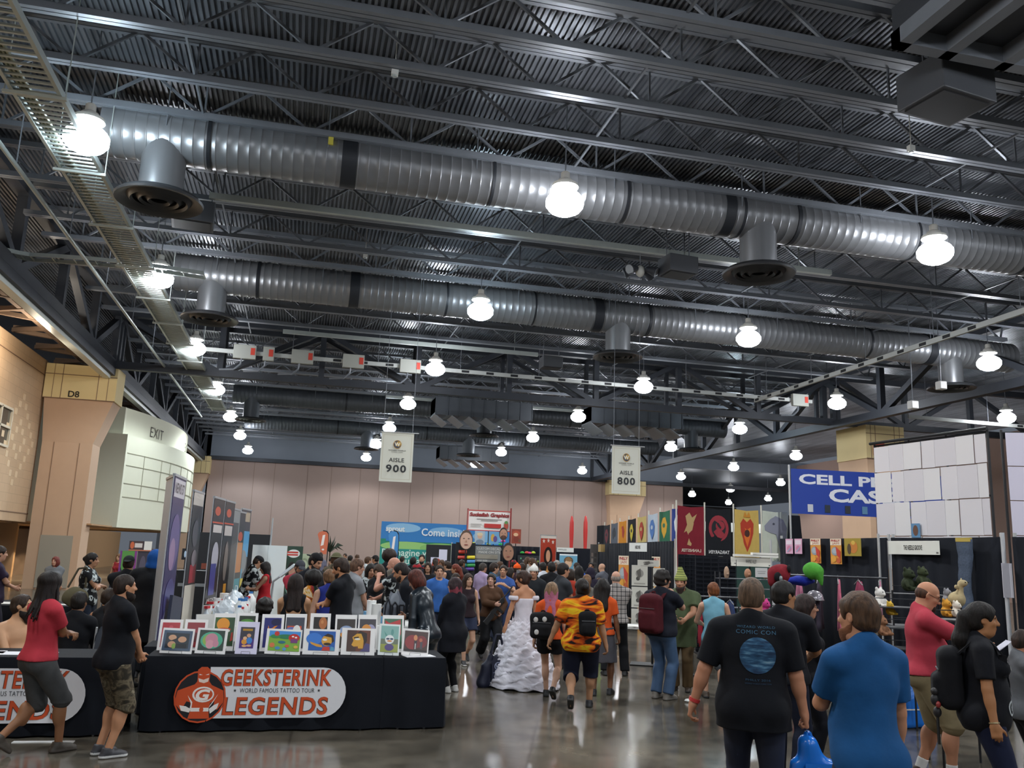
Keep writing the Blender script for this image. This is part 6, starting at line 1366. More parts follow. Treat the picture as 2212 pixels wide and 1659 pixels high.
F = Field(.014, (-.25, -.2, -.08), (.25, .2, .32)); F.put(EL((0, 0, .12), (.17, .14, .14)), 'u', 0); F.put(EL((.06, 0, .2), (.08, .08, .06)), 'u', .04); F.put(EL((-.13, 0, .02), (.05, .07, .09)), 'u', .04); F.folds(.006, 2); hat_mesh(F, 'hat_crown', cloth('#7a1e28', .3, 20), t)
MB().ball((-.09, -.12, .08), (.06, .035, .07)).ball((.1, -.11, .2), (.025, .04, .06)).build('black_patch', cloth('#17171a'), t, smooth=True); MB().ball((-.06, -.15, .06), (.03, .02, .04)).build('silver_eye', mat('#8f9a9c', .3, .4), t, smooth=True)
q = at_d(1757, 1258, 12.8); t = thing('plush_hat', 'bright green drooping cone hat on top of the rail', 'hat', (q.x, q.y, q.z))
F = Field(.014, (-.25, -.22, -.14), (.25, .2, .36)); F.put(EL((0, 0, .17), (.15, .14, .13)), 'u', 0); F.put(RC((.03, -.1, .16), (.06, -.12, -.04), .085, .015), 'u', .05); F.folds(.007, 4); hat_mesh(F, 'hat_crown', cloth('#4f9a38', .25, 20), t)
q = at_d(1728, 1262, 12.9); t = thing('plush_hat', 'royal blue furry hat lying between the red and green hats', 'hat', (q.x, q.y, q.z)); F = Field(.014, (-.3, -.2, -.05), (.3, .2, .2)); F.put(EL((0, 0, .05), (.24, .13, .07)), 'u', 0); F.folds(.006, 7); hat_mesh(F, 'hat_crown', cloth('#1f2f96', .4, 30), t)
q = at_d(1780, 1295, 13.0)
def plush(label, px, py, D, col, kind='bear', s=1.0, c2='#e8e2d2'):
    q = at_d(px, py, D); t = thing('plush_toy', label, 'plush toy', (q.x, q.y, q.z), math.radians(200)); F = Field(.012 * s, (-.2 * s, -.2 * s, -.02), (.2 * s, .2 * s, .42 * s))
    if kind == 'giraffe':
        F.put(EL((0, 0, .10 * s), (.12 * s, .10 * s, .1 * s)), 'u', 0); F.put(RC((0, .04 * s, .14 * s), (0, .06 * s, .28 * s), .045 * s, .035 * s), 'u', .03); F.put(EL((0, .09 * s, .31 * s), (.04 * s, .065 * s, .045 * s)), 'u', .02); F.put(EL((.07 * s, .04 * s, .26 * s), (.045 * s, .015 * s, .03 * s)), 'u', .01); F.put(EL((-.06 * s, .04 * s, .35 * s), (.02 * s, .012 * s, .03 * s)), 'u', .01)
    else:
        F.put(EL((0, 0, .09 * s), (.10 * s, .085 * s, .1 * s)), 'u', 0); F.put(EL((0, .02 * s, .23 * s), (.085 * s, .08 * s, .075 * s)), 'u', .02)
        for x in (-1, 1): F.put(EL((x * .06 * s, .0, .30 * s), (.03 * s, .02 * s, .035 * s)), 'u', .015); F.put(RC((x * .09 * s, .04 * s, .12 * s), (x * .12 * s, .08 * s, .06 * s), .03 * s, .025 * s), 'u', .015); F.put(RC((x * .06 * s, .06 * s, .03 * s), (x * .08 * s, .14 * s, .03 * s), .035 * s, .03 * s), 'u', .015)
        F.put(EL((0, .09 * s, .21 * s), (.035 * s, .03 * s, .028 * s)), 'u', .01)
    hat_mesh(F, 'plush_body', cloth(col, .2, 30), t)
    m = MB()
    for x in (-1, 1): m.ball((x * .03 * s, (.145 if kind == 'giraffe' else .092) * s, (.325 if kind == 'giraffe' else .25) * s), .009 * s, 8, 6)
    m.build('eyes', mat('#0c0c0d', .2), t)
pl = [('pale long-necked plush toy on the wire bin by the woman with the backpack', 2068, 1312, 8.9, '#b3a27c', 'giraffe', .8), ('white plush toy on the goods rack right of the man in blue', 1900, 1312, 10.6, '#dcd8d2', 'bear', .75), ('yellow and white plush toy in the wire bin, left one', 2044, 1332, 8.8, '#c98f34', 'bear', .55), ('white and orange plush toy in the wire bin, right one', 2066, 1333, 8.7, '#d9d0c0', 'bear', .5), ('grey plush toy lying on the wire bin', 2046, 1305, 9.0, '#85858a', 'bear', .5), ('dark green plush hat form on the black shelf by the balding man', 1962, 1276, 11.0, '#2b3320', 'bear', .9), ('second dark green plush form behind the balding man', 1992, 1268, 11.0, '#39402a', 'bear', .8), ('small yellow plush toy on the goods rack', 1922, 1328, 10.4, '#c9a23a', 'bear', .5), ('small brown plush toy low on the goods rack', 1905, 1372, 10.2, '#8a6248', 'bear', .7), ('small grey plush toy low on the goods rack', 1885, 1398, 10.2, '#77726a', 'bear', .7), ('pink plush toy beside the man with the round blue print', 1652, 1335, 11.8, '#b8397a', 'bear', .8)]
for a_ in pl: plush(*a_)
def post_rack(label, px, D, zt, tiers, w=.7):
    p = at_d(px, 1300, D); t = thing('goods_rack', label, 'display rack', (p.x, p.y, 0), math.radians(-20)); 
    for sx in (-1, 1):
        for sy in (-1, 1): MB().cyl((sx * w / 2, sy * .2, 0), (sx * w / 2, sy * .2, zt), .012, 6).build('leg', mat('#1d1e22', .4), t)
    for z in tiers:
        m = MB().b2((-w / 2, -.22, z - .012), (w / 2, .22, z)); m.bar((-w / 2, -.22, z + .1), (w / 2, -.22, z + .1), .01); m.build('tray', mat('#25272b', .5), t)
    return p, t
post_rack('black wire goods rack with plush toys right of the man in blue', 1905, 10.5, 1.5, (.6, .98, 1.22, 1.46), .8); post_rack('black wire bin of plush toys behind the woman with the backpack', 2058, 8.9, 1.56, (.5, 1.0, 1.42), .5); post_rack('black shelf with dark green plush forms behind the balding man', 1978, 11.2, 1.64, (.7, 1.2, 1.6), .7); post_rack('low goods stand behind the man in the dark backpack strap', 1655, 12.1, 1.3, (.5, .9, 1.25), .7)
q = at_d(1760, 1297, 13.0); t = thing('helmet', 'glossy silver half-dome helmet on the rail below the blue hat', 'helmet', (q.x, q.y, q.z)); MB().lathe([(.13, 0), (.13, .03), (.115, .09), (.07, .135), (.001, .15)], n=18).build('shell', mat('#b4afb8', .18, .3), t, smooth=True); MB().lathe([(.135, 0), (.14, .01), (.135, .02)], n=18).build('rim', mat('#777478', .3), t)
# ---- white print stand and folding table by the plaid-shirted man
p = at_d(1398, 1240, 16.2); t = thing('print_stand', 'black pole stand holding sheets of white ink drawings beside the bald man', 'display stand', (p.x, p.y, 0), math.radians(-25))
MB().cyl((.1, .04, 0), (.1, .04, 1.95), .022, 8).build('pole', M_BLACK, t); MB().b2((-.3, -.25, 0), (.3, .25, .02)).build('base', M_BLACK, t)
for i, (x, z, w, h) in enumerate(((-.14, 1.42, .30, .38), (-.14, 1.02, .30, .38), (-.14, .66, .30, .34), (.22, 1.42, .22, .34), (.22, 1.0, .22, .40), (.02, 1.78, .40, .12))):
    s_ = graphic('ink_sheet', w, h, '#c4c2b8', [('e', .5, .6, .25, .2, '#8f8c86'), ('e', .4, .35, .12, .1, '#4a4844'), ('p', [(.3, .7), (.55, .85), (.6, .5), (.45, .3)], '#5d5a55'), ('r', .15, .08, .85, .14, '#9a978f')], t, .006, .002); s_.location = (x, -.02, z)
draped = thing('folding_table', 'white topped folding table with thin bent legs beside the bald man', 'table', (*at_d(1385, 1365, 15.4).to_tuple()[:2], 0), math.radians(-25))
MB().b2((-.55, -.35, .70), (.55, .35, .74)).build('tabletop', mat('#d5d5d2', .5), draped)
for sx in (-1, 1):
    for sy in (-1, 1): MB().tube([(sx * .48, sy * .28, .7), (sx * .46, sy * .28, .3), (sx * .52, sy * .28, .0)], .013, 6).build('leg', mat('#6d6f72', .4, .5), draped)
paper('paper_stack', 'white sheets lying on the thin-legged folding table', 'paper', draped.location.x - .1, draped.location.y - .1, .742, .4, .3, '#e6e4de', .3)
# ---- far middle stands
t = stand_panel('shop_banner', 'white banner with red script lettering above the decal stand', 'banner', 1011, 1103, 1104, 1146, 38.0, '#e6e2de', [('r', 0, .0, 1, .04, '#c03a34'), ('r', 0, .96, 1, 1, '#c03a34'), ('r', 0, 0, .012, 1, '#c03a34'), ('r', .988, 0, 1, 1, '#c03a34'), ('t', 'Suckafish Graphics', .5, .76, .17, '#8f2a2c', dict(maxw=.94, bold=.05, shear=.15)), ('r', .2, .56, .8, .59, '#8a8684'), ('r', .3, .49, .7, .52, '#8a8684'), ('r', .06, .3, .32, .33, '#a09c98'), ('r', .06, .2, .3, .23, '#a09c98'), ('r', .38, .16, .78, .36, '#b8322e'), ('e', .9, .3, .05, .2, '#b04a3a'), ('e', .9, .45, .04, .08, '#5a8a4a')], zb=None, off=.012)
for px in (1011, 1104):
    q = at_d(px, 1103, 38.1); MB().cyl((0, 0, 0), (0, 0, 1), .03, 6); pole = MB().cyl((q.x - t.location.x, q.y - t.location.y, -t.location.z), (q.x - t.location.x, q.y - t.location.y, q.z - t.location.z + .1), .035, 6).build('support_pole', mat('#8a3030', .5), t)
def cutout(label, px, py0, py1, D, wpx, skin_c, hair_c, beard_c=None):
    a, b = at_d(px, py0, D), at_d(px, py1, D); h = a.z - b.z; w = wpx * D / F_PX; t = thing('face_cutout', label, 'cutout', (b.x, b.y, b.z)); ol = [(.5 + .5 * math.sin(q) * (1 - .12 * (1 - math.cos(q)) / 2), .5 - .5 * math.cos(q)) for q in [2 * math.pi * i / 24 for i in range(24)]]
    it = [('e', .5, .44, .42, .42, skin_c), ('e', .33, .55, .07, .025, '#4a3a34'), ('e', .67, .55, .07, .025, '#4a3a34'), ('e', .5, .42, .07, .07, skin_c), ('p', [(.44, .36), (.5, .5), (.56, .36)], '#a87a64'), ('e', .5, .24, .14, .03, '#8a4a42')]
    if beard_c: it[3:3] = [('e', .5, .2, .34, .18, beard_c), ('e', .5, .3, .2, .05, beard_c)]
    graphic('face_board', w, h, hair_c, it, t, .03, .012, outline=ol); MB().cyl((0, .04, -b.z), (0, .04, h * .3), .025, 6).build('support_pole', M_BLACK, t)
cutout('large cut-out board of a pale face with swept brown hair at the decal stand', 1006, 1144, 1187, 36.3, 31, '#c9a490', '#5a4436'); cutout('large cut-out board of a moustached face in front of the grey sign', 1097, 1172, 1212, 36, 28, '#a0765f', '#3a2c26', None); cutout('cut-out board of a bearded long-haired face under the white banner', 1087, 1139, 1167, 37.5, 20, '#b58a74', '#3a2c26', '#4a362c')
stand_panel('decal_poster', 'small poster of a white-haired figure under the white banner', 'poster', 1026, 1147, 1048, 1175, 37.5, '#a8b8c4', [('e', .5, .6, .25, .2, '#d0a890'), ('e', .5, .75, .3, .12, '#d8c4a0'), ('e', .5, .15, .4, .2, '#7a8a9a')], zb=None); stand_panel('decal_poster', 'small poster of coloured figures under the white banner', 'poster', 1056, 1148, 1078, 1175, 37.5, '#6aa0c8', [('e', .4, .5, .2, .3, '#c8a04a'), ('e', .65, .4, .2, .25, '#5a4a8a')], zb=None)
t = stand_panel('plush_cutout', 'red-brown rounded cut-out figure hung right of the bearded face board', 'cutout', 1105, 1143, 1126, 1174, 37.2, '#8a3a28', [('e', .5, .7, .4, .2, '#a84a30'), ('e', .45, .62, .25, .12, '#d8b08a'), ('e', .5, .3, .3, .2, '#7a3020'), ('e', .85, .2, .12, .12, '#6a4a34')], zb=None)
stand_panel('decal_sign', 'grey sign offering custom decals made on site', 'sign', 1025, 1180, 1082, 1213, 37.0, '#7d8080', [('t', 'CUSTOM DECALS', .56, .84, .15, '#d6d6d2', dict(maxw=.95, bold=.03)), ('t', 'MADE ON SITE', .58, .62, .15, '#d6d6d2', dict(maxw=.85, bold=.03)), ('t', 'ANY SIZE', .3, .08, .10, '#d6d6d2', dict(maxw=.4)), ('r', .05, .2, .9, .48, '#8f8a7e')], zb=None, off=.012)
for i, (x0, x1, y, c, n) in enumerate(((991, 1008, 1192, '#c8402e', 'red-orange'), (989, 1006, 1204, '#b83a30', 'red'), (1009, 1026, 1204, '#e3cf2e', 'yellow'), (1009, 1026, 1213, '#4a8ed0', 'sky blue'), (1009, 1026, 1221, '#2f9a4a', 'green'), (1006, 1024, 1229, '#5a3a9a', 'violet'), (999, 1008, 1221, '#1f8a90', 'teal'))):
    a, b = at_d(x0, y, 36.5), at_d(x1, y, 36.5); o = thing('vinyl_roll', '%s vinyl roll on the black decal rack' % n, 'roll', a, 0, 'vinyl rolls on the decal rack'); v = b - a; MB().cyl((0, 0, 0), v, .075, 12).build('roll', mat(c, .4), o, smooth=40); MB().cyl(v * -.03, v * 1.03, .03, 8).build('core', mat('#ccc4b4', .6), o)
stand_panel('decal_rack', 'black rack panel behind the vinyl rolls', 'rack', 985, 1172, 1028, 1245, 36.8, '#121317', [], zb=0)
stand_panel('decal_sheet', 'black sheet board of small coloured stickers left of the red banner', 'display board', 1118, 1200, 1168, 1216, 35.0, '#22262a', [('r', .1 + .11 * i, .2 + .3 * (i % 3 == 0), .16 + .11 * i, .4 + .3 * (i % 3 == 0), ('#58a878', '#8a8f94', '#a0b04a', '#c04a5a', '#5a7ab0')[i % 5]) for i in range(8)], zb=None)
for i, (px, py, c, n) in enumerate(((1128, 1196, '#35b04a', 'green'), (1138, 1196, '#e0503a', 'coral'), (1144, 1197, '#d83a8a', 'magenta'), (1152, 1196, '#c8dc3a', 'lime'), (1081, 1178, '#2fae50', 'emerald'), (1087, 1171, '#e03a98', 'hot pink'), (1009, 1184, '#e4502e', 'orange'), (1024, 1176, '#c4d83a', 'pale lime'), (1056, 1177, '#c8dc4a', 'yellow-green'))):
    q = at_d(px, py, 39.7); o = MB().lathe([(.001, 0), (.1, .01), (.11, .05), (.06, .10), (.001, .11)], n=10).build('sale_tag', mat(c, .6), None, smooth=True); o.location = q; tag(o, '%s bright sale tag pinned at the decal stand' % n, 'tag', 'sale tags at the decal stand')
rollup('tall red banner of a dark-haired woman with white stars', 1185, 1156, 32, .62, '#b0402e', [('r', 0, .96, 1, 1, '#e0d6cc')] + [('p', [(cx + .1 * r * math.cos(q), cy + .035 * r * math.sin(q)) for r, q in [((1 if i % 2 == 0 else .42), math.pi / 2 + math.pi * i / 5) for i in range(10)]], '#e6dcd2') for cx, cy in ((.2, .92), (.5, .93), (.8, .91))] + [('e', .5, .7, .28, .14, '#2a201f'), ('e', .5, .71, .14, .085, '#d8a484'), ('e', .5, .45, .38, .12, '#c8703a'), ('e', .5, .48, .2, .06, '#d89a5a'), ('r', .25, 0, .8, .3, '#b8582e')], 8, group=None)
stand_panel('name_card', 'white stand name card on the far black curtain right of the red banner', 'sign', 1202, 1183, 1240, 1192, 38, '#dcdcd6', [('t', 'IMMORTAL JULES', .32, .5, .4, '#3a3a3a', dict(maxw=.5, fit=True, bold=.02))], zb=None, off=.012)
stand_panel('portrait_poster', 'blue poster of a blond-haired face on the far black curtain', 'poster', 1208, 1197, 1248, 1250, 37.5, '#6aa4c0', [('r', 0, .94, 1, 1, '#dfe6ea'), ('e', .5, .74, .26, .16, '#5a4636'), ('e', .5, .62, .2, .17, '#dab494'), ('p', [(.3, .8), (.5, .9), (.72, .78), (.6, .7), (.4, .72)], '#8a6a44')], zb=None)
t = stand_panel('gridwall_panel', 'pale frame stand hung with small trinkets at the corner before the flags', 'display rack', 1275, 1176, 1298, 1300, 34.5, '#5a5654', [('r', .05 + .3 * (i % 3), .08 + .09 * (i // 3), .25 + .3 * (i % 3), .14 + .09 * (i // 3), ('#8a7f78', '#43403e', '#a89a8c')[i % 3]) for i in range(27)], zb=0)
o = stand_panel('orange_crate', 'tan box on top of the corner post before the black curtain', 'box', 1295, 1176, 1304, 1192, 32, '#a58a58', [], zb=None, thick=.3)
# big sprout-like wall and feather flags at the back
t = stand_panel('exhibit_wall', 'large blue-over-green printed exhibit wall at the back of the hall', 'exhibit wall', 825, 1130, 1012, 1235, 58, '#2f8f62', [('r', 0, .66, 1, 1, '#2f7fc4'), ('e', .25, .9, .2, .08, '#8fc0e4'), ('e', .75, .86, .2, .08, '#7fb6e0'), ('r', 0, 0, .06, .7, '#1f8a6a'), ('r', .0, .42, 1, .5, '#7cba6a'), ('e', .3, .58, .3, .08, '#9ccf7a'), ('e', .7, .56, .25, .09, '#8ac06a'), ('r', 0, 0, 1, .53, '#1f8f86'), ('t', 'sprout', .16, .86, .09, '#e8f0f4', dict(bold=.04)), ('t', 'Come inside our portal', .98, .82, .13, '#e6f0f8', dict(align='CENTER', bold=.02, sx=.95)), ('t', 'Reimagine what', .36, .45, .12, '#d8f0e6', dict(bold=.01)), ('t', 'you can do', .42, .31, .12, '#d8f0e6', dict(bold=.01))], zb=0, off=.02)
bpy.data.objects['exhibit_wall']['label'] = 'large blue-over-green printed exhibit wall at the back of the hall'
stand_panel('exhibit_wall', 'blue continuation of the printed exhibit wall behind the white banner', 'exhibit wall', 1012, 1136, 1105, 1235, 58.3, '#2f7fc4', [('e', .5, .8, .4, .1, '#7fb6e0'), ('r', 0, 0, 1, .4, '#1f8f86')], zb=0, off=.02)
def feather(label, px, py0, py1, D, wpx, col, sym=True):
    a, b = at_d(px, py0, D), at_d(px, py1, D); h = a.z - b.z; w = wpx * D / F_PX; t = thing('feather_flag', label, 'flag', (b.x, b.y, 0)); ol = [(.45, 0), (.9, 0), (.98, .6), (.94, .88), (.75, .98), (.45, 1), (.2, .95), (.1, .85), (.3, .5)]
    graphic('flag_cloth', w, h, col, [('p', [(.4, .35), (.62, .4), (.7, .85), (.5, .82)], '#e8e0dc'), ('e', .6, .2, .1, .04, '#e8e0dc')], t, .01, .01, outline=ol, loc=(0, 0, b.z)); MB().tube([(w * .45, .02, 0), (w * .48, .02, b.z + h * .6), (w * .44, .02, b.z + h * .9), (w * .3, .02, b.z + h * 1.0), (0, .02, b.z + h * 1.02)], .03, 6).build('pole', M_BLACK, t); MB().b2((-.3, -.3, 0), (.3, .3, .03)).build('base', M_BLACK, t)
feather('orange feather flag against the back wall', 694, 1147, 1197, 44, 27, '#c96a4a'); feather('blue feather flag before the green exhibit wall', 846, 1147, 1216, 42, 26, '#3f86c4')
t = stand_panel('glossy_screen', 'black stand panel with a white screen and red badge before the exhibit wall', 'screen', 921, 1177, 975, 1240, 44, '#101116', [('r', .2, .1, .78, .72, '#cfd0e4'), ('r', .52, .66, .85, .9, '#cfd0e4'), ('e', .45, .56, .2, .14, '#a03a2a'), ('e', .45, .56, .14, .08, '#d8703a')], zb=0, off=.012)
for px, lab in ((1232, 'left'), (1262, 'right')):
    a, b = at_d(px, 1113, 62), at_d(px + 2, 1180, 62); t = thing('inflatable_stick', 'tall red inflatable tapering stick by the back wall, %s of the two' % lab, 'inflatable', (b.x, b.y, 0), 0, 'red inflatable sticks'); h = a.z
    MB().lathe([(.07, 0), (.08, h * .3), (.16, h * .75), (.15, h * .9), (.08, h * .98), (.001, h)], n=12).build('tube', mat('#c4322e', .4), t, smooth=True); MB().cyl((0, 0, 0), (0, 0, .1), .3, 12).build('base', M_BLACK, t)
p = at_d(713, 1188, 52); t = thing('potted_palm', 'dark potted palm by the back wall behind the crowd', 'plant', (p.x, p.y, 0)); MB().lathe([(.2, 0), (.26, .4), (.22, .42)], n=12).build('pot', M_BLACK, t); m = MB()
MB().cyl((0, 0, .3), (0, 0, 1.7), .04, 6).build('stem', mat('#4a3a28', .8), t)
for i in range(16):
    a_ = i * 2.4; l = .5 + .2 * (i % 3); m.add([(0, 0, 1.6), (l * .5 * math.cos(a_) + .06, l * .5 * math.sin(a_), 2.0 + .2 * (i % 2)), (l * math.cos(a_), l * math.sin(a_), 1.75 + .3 * (i % 4)), (l * .5 * math.cos(a_) - .06, l * .5 * math.sin(a_), 1.95)], [(0, 1, 2, 3)])
m.build('fronds', mat('#233020', .7), t)
t = thing('crumpled_tissue', 'small crumpled white tissue on the floor by the tank top boy', 'litter', at_z(1487, 1517, 0)); m = MB().ball((0, 0, .02), (.05, .04, .025), 8, 6); rr = random.Random(2); m.v = [(a * rr.uniform(.7, 1.3), b * rr.uniform(.7, 1.3), max(0, c * rr.uniform(.7, 1.3))) for a, b, c in m.v]; m.build('tissue', M_WHITE, t)
# ================================================================ THE CROWD
PEOPLE = {}
def PP(key, px, py, D, rel, label, H=None, **kw):
    q = at_d(px, py, D); phi = math.degrees(math.atan2(q.x, q.y)); hd = kw.pop('hd', None)
    if H is None: H = max(1.1, q.z) / 1.012
    S = build_person(label, (q.x, q.y), D, rel - phi, H, **kw); PEOPLE[key] = S; return S
def world_of(S, p):       # point of the 1.75 m figure frame -> world
    a = S.root.rotation_euler[2]; l = S.root.location; x, y, z = [v * S.s for v in p]
    return Vector((l.x + x * math.cos(a) - y * math.sin(a), l.y + x * math.sin(a) + y * math.cos(a), l.z + z))
def planet_mat():
    t = NT('blue_round_print'); nz = t.n('ShaderNodeTexNoise'); nz.inputs['Scale'].default_value = 9; nz.inputs['Detail'].default_value = 8; t.l(t.coords((1, 1, 5)), nz.inputs['Vector'])
    t.l(t.ramp(nz.outputs[0], [(.35, '#173250'), (.5, '#2b5577'), (.62, '#5b87a4'), (.7, '#88a9bc')]), t.b.inputs['Base Color']); t.b.inputs['Roughness'].default_value = .85; return t.m
def plaid_mat():
    t = NT('plaid_cloth'); tc = t.n('ShaderNodeTexCoord'); sp = t.n('ShaderNodeSeparateXYZ'); t.l(tc.outputs['Object'], sp.inputs[0]); fs = []
    for ax, sc in (('X', 14), ('Z', 14), ('Y', 14)):
        m = t.math('MULTIPLY', sp.outputs[ax], sc); m = t.math('FRACT', m); fs.append((t.math('LESS_THAN', m, .28), t.math('LESS_THAN', t.math('FRACT', t.math('ADD', m, .45)), .08)))
    a = t.math('ADD', fs[0][0], fs[1][0]); b_ = t.math('MAXIMUM', fs[0][1], fs[1][1])
    c = t.ramp(t.math('MULTIPLY', a, .5), [(0, '#a8a19c'), (.5, '#6a6664'), (1, '#38363a')], 'CONSTANT'); c = t.mix(t.math('MULTIPLY', b_, .6), c, lin('#2c2b30')); t.l(c, t.b.inputs['Base Color']); t.b.inputs['Roughness'].default_value = .85; return t.m
def blob_mat(name, stops, scale, stretch=(1, 1, 1), dist=0.0, zramp=None):
    t = NT(name); nz = t.n('ShaderNodeTexNoise'); nz.inputs['Scale'].default_value = scale; nz.inputs['Detail'].default_value = 3; nz.inputs['Distortion'].default_value = dist; t.l(t.coords(stretch), nz.inputs['Vector']); f = nz.outputs[0]
    if zramp:
        tc = t.n('ShaderNodeTexCoord'); sp = t.n('ShaderNodeSeparateXYZ'); t.l(tc.outputs['Object'], sp.inputs[0]); z = t.n('ShaderNodeMapRange'); z.inputs[1].default_value = zramp[0]; z.inputs[2].default_value = zramp[1]; t.l(sp.outputs['Z'], z.inputs[0])
        f = t.math('ADD', t.math('MULTIPLY', f, zramp[2]), t.math('MULTIPLY', z.outputs[0], 1 - zramp[2]))
    t.l(t.ramp(f, stops), t.b.inputs['Base Color']); t.b.inputs['Roughness'].default_value = .85; t.b.inputs['Specular IOR Level'].default_value = .25; return t.m
M_FLAME = blob_mat('flame_shirt', [(.28, '#140c0a'), (.38, '#1d0f0a'), (.43, '#b8450f'), (.50, '#e0801a'), (.56, '#d9b91e'), (.62, '#c4520f'), (.70, '#24120c'), (.76, '#c86412')], 3.2, (.7, .7, 2.6), 1.2)
M_CAMO = blob_mat('camo_cloth', [(.36, '#2e2a22'), (.44, '#4d4436'), (.52, '#6d6350'), (.60, '#3f392d'), (.68, '#837a66')], 9, (1, 1, 1.4), .8)
M_TIE = blob_mat('multicolour_jacket', [(.3, '#0f1210'), (.40, '#123a26'), (.46, '#8f1f30'), (.52, '#d88a1c'), (.58, '#e8dcc0'), (.64, '#d9a01e'), (.72, '#33454f')], 5, (1, 1, 1), .6)
M_BW = blob_mat('black_white_print', [(.45, '#16171a'), (.52, '#1c1d20'), (.56, '#a8b0b0'), (.66, '#c6cccb'), (.72, '#1b1c1f')], 11)
M_LEATHER = mat('#18222a', .28, .15, .2, 6, name='slick_bodysuit')
M_DENIM = mat('#3f5878', .85, 0, .3, 7, bump=.2); M_DKDENIM = mat('#20263a', .85, 0, .25, 6)
def region_y(fn): return fn
BK = '#13141a'
# ---- the five largest figures
S = PP('tee', 1622, 1245, 6.2, -2, 'large man seen from behind in black tee with blue round print, carrying blue bag', b=1.36, belly=.4, skin='#bd8466', hair=('fade', '#5a4636'), top=('tee', '#101218', .77, .86), bot=('jeans', M_DKDENIM), arms=(((.25, .04, .86), (.6, -1, 0), 1.0), ((.32, -.02, .85), (.6, -1, 0), .5)), stance='stepl', fat=.12, head=(-6, 0))
m_ = planet_mat(); mt_ = mat('#3d6580', .8)
disc_print(S, .04, 1.255, .118, m_); text_print(S, 'WIZARD WORLD', .03, 1.438, .016, mt_, maxw=.25, bold=0, spacing=1.15); text_print(S, 'COMIC CON', .03, 1.405, .026, mt_, maxw=.26, bold=.004, spacing=1.15); text_print(S, 'PHILLY 2016', .04, 1.098, .014, mat('#274a66', .8), maxw=.16, bold=0); text_print(S, 'WIZARD WORLD COMIC CON', .04, 1.075, .009, mat('#1d3a54', .8), maxw=.17, bold=0)
w = S.wr[1] * S.s; d_ = S.hand[1][1]; o = MB().cyl(w - d_ * .025 - d_ * .012, w - d_ * .025 + d_ * .012, .040, 16).build('wristband', mat('#c83a3a', .5), S.root)
S = PP('blue', 1858, 1276, 4.75, 40, 'man in a plain blue tee looking left, ginger beard, nearest at the lower right', b=1.06, belly=.3, skin='#c08868', hair=('short', '#4a3423'), beard=('full', '#7a4a2c'), top=('tee', '#1a4f82', .80, .72), bot=('jeans', '#2a3346'), arms=(((.27, .10, .86), (.5, -1, 0), .5), ((-.02, .27, 1.24), (1, -.5, -.9), .6)), head=(18, -2), fat=.08)
S = PP('woman', 2113, 1300, 6.6, -84, 'woman in profile with black ponytail, printed black tee and backpack at the right edge', b=1.24, belly=.12, sex='f', skin='#a8734c', hair=('ponytail', 'black'), top=('tee', '#121319', .80, .74), bot=('jeans', '#1a2038'), arms=(((.27, .03, .80), (.4, -1, 0), .45), 'relax'), head=(0, -4), fat=.22, stance='stand')
text_print(S, 'PENNY', -.02, 1.30, .07, mat('#d9d9d6', .8), side=1, maxw=.20, bold=.03, shear=.2)
V = []; Fs = []
def ring(cx, cz, r0, r1, n=20):
    o = len(V)
    for i in range(n): a = 2 * math.pi * i / n; V.append((cx + r0 * math.cos(a), cz + r0 * math.sin(a))); V.append((cx + r1 * math.cos(a), cz + r1 * math.sin(a)))
    for i in range(n): j = (i + 1) % n; Fs.append((o + 2 * i, o + 2 * i + 1, o + 2 * j + 1, o + 2 * j))
ring(.10, .985, .042, .058); ring(.10, .985, .012, .02); ring(-.08, .985, .042, .055)
for q in (((.10, .985), (.04, 1.06)), ((.04, 1.06), (-.02, 1.12)), ((-.02, 1.12), (-.06, 1.02)), ((-.08, .985), (.0, 1.0)), ((.0, 1.17), (-.06, 1.08))):
    (x0, z0), (x1, z1) = q; L = math.hypot(x1 - x0, z1 - z0); nx, nz = -(z1 - z0) / L * .012, (x1 - x0) / L * .012; o = len(V); V += [(x0 + nx, z0 + nz), (x1 + nx, z1 + nz), (x1 - nx, z1 - nz), (x0 - nx, z0 - nz)]; Fs.append((o, o + 1, o + 2, o + 3))
shirt_print(S, V, Fs, mat('#aeb4b6', .8), side=1)
w = S.wr[0] * S.s; d_ = S.hand[0][1]; MB().cyl(w - d_ * .015 - d_ * .005, w - d_ * .015 + d_ * .005, .036, 14).build('bracelet', mat('#c9b58a', .3, .7), S.root)
S = PP('red', 1990, 1250, 8.3, -80, 'balding man with glasses in a red tee and khaki shorts reading a paper', b=1.32, belly=.55, skin='#bb8466', hair=('balding', '#4a3022'), beard=('goatee', 'dark'), glasses=True, top=('tee', '#a93745', .92, .78), bot=('shorts', '#85775a', .02), arms=(((.12, .44, 1.16), (.6, -.8, -.4), .7), ((.10, .46, 1.13), (.8, -.5, -.5), .7)), head=(-4, -24), fat=.15, socks='#dedcda', shoe=('#3a2a20', '#1b1613'), stance='stepr')
shirt_print(S, [(-.06, 1.36), (.02, 1.38), (.05, 1.30), (.02, 1.2), (-.02, 1.14), (-.07, 1.2)], [(0, 1, 2, 3, 4, 5)], mat('#4a2a3a', .8), side=1)
PP('kid', 2202, 1358, 7.6, -70, 'boy in a grey tee and black shorts at the right edge, half out of frame', skin='#b57c5e', hair=('short', '#2c1f18'), top=('tee', '#5d5f63', .84), bot=('shorts', '#15161a', .0), arms=('phone', 'phone'), b=.98, glasses=True, head=(-5, -14))
PP('dark2', 1690, 1253, 7.9, -22, 'dark-haired man with a strap over his black tee behind the man with the round print', b=1.25, skin='#a87652', hair=('short', 'black'), top=('tee', '#12141b', .88, .9), bot=('jeans', '#1d2233'), arms=('hold', 'down'), head=(-30, 0), fat=.12)
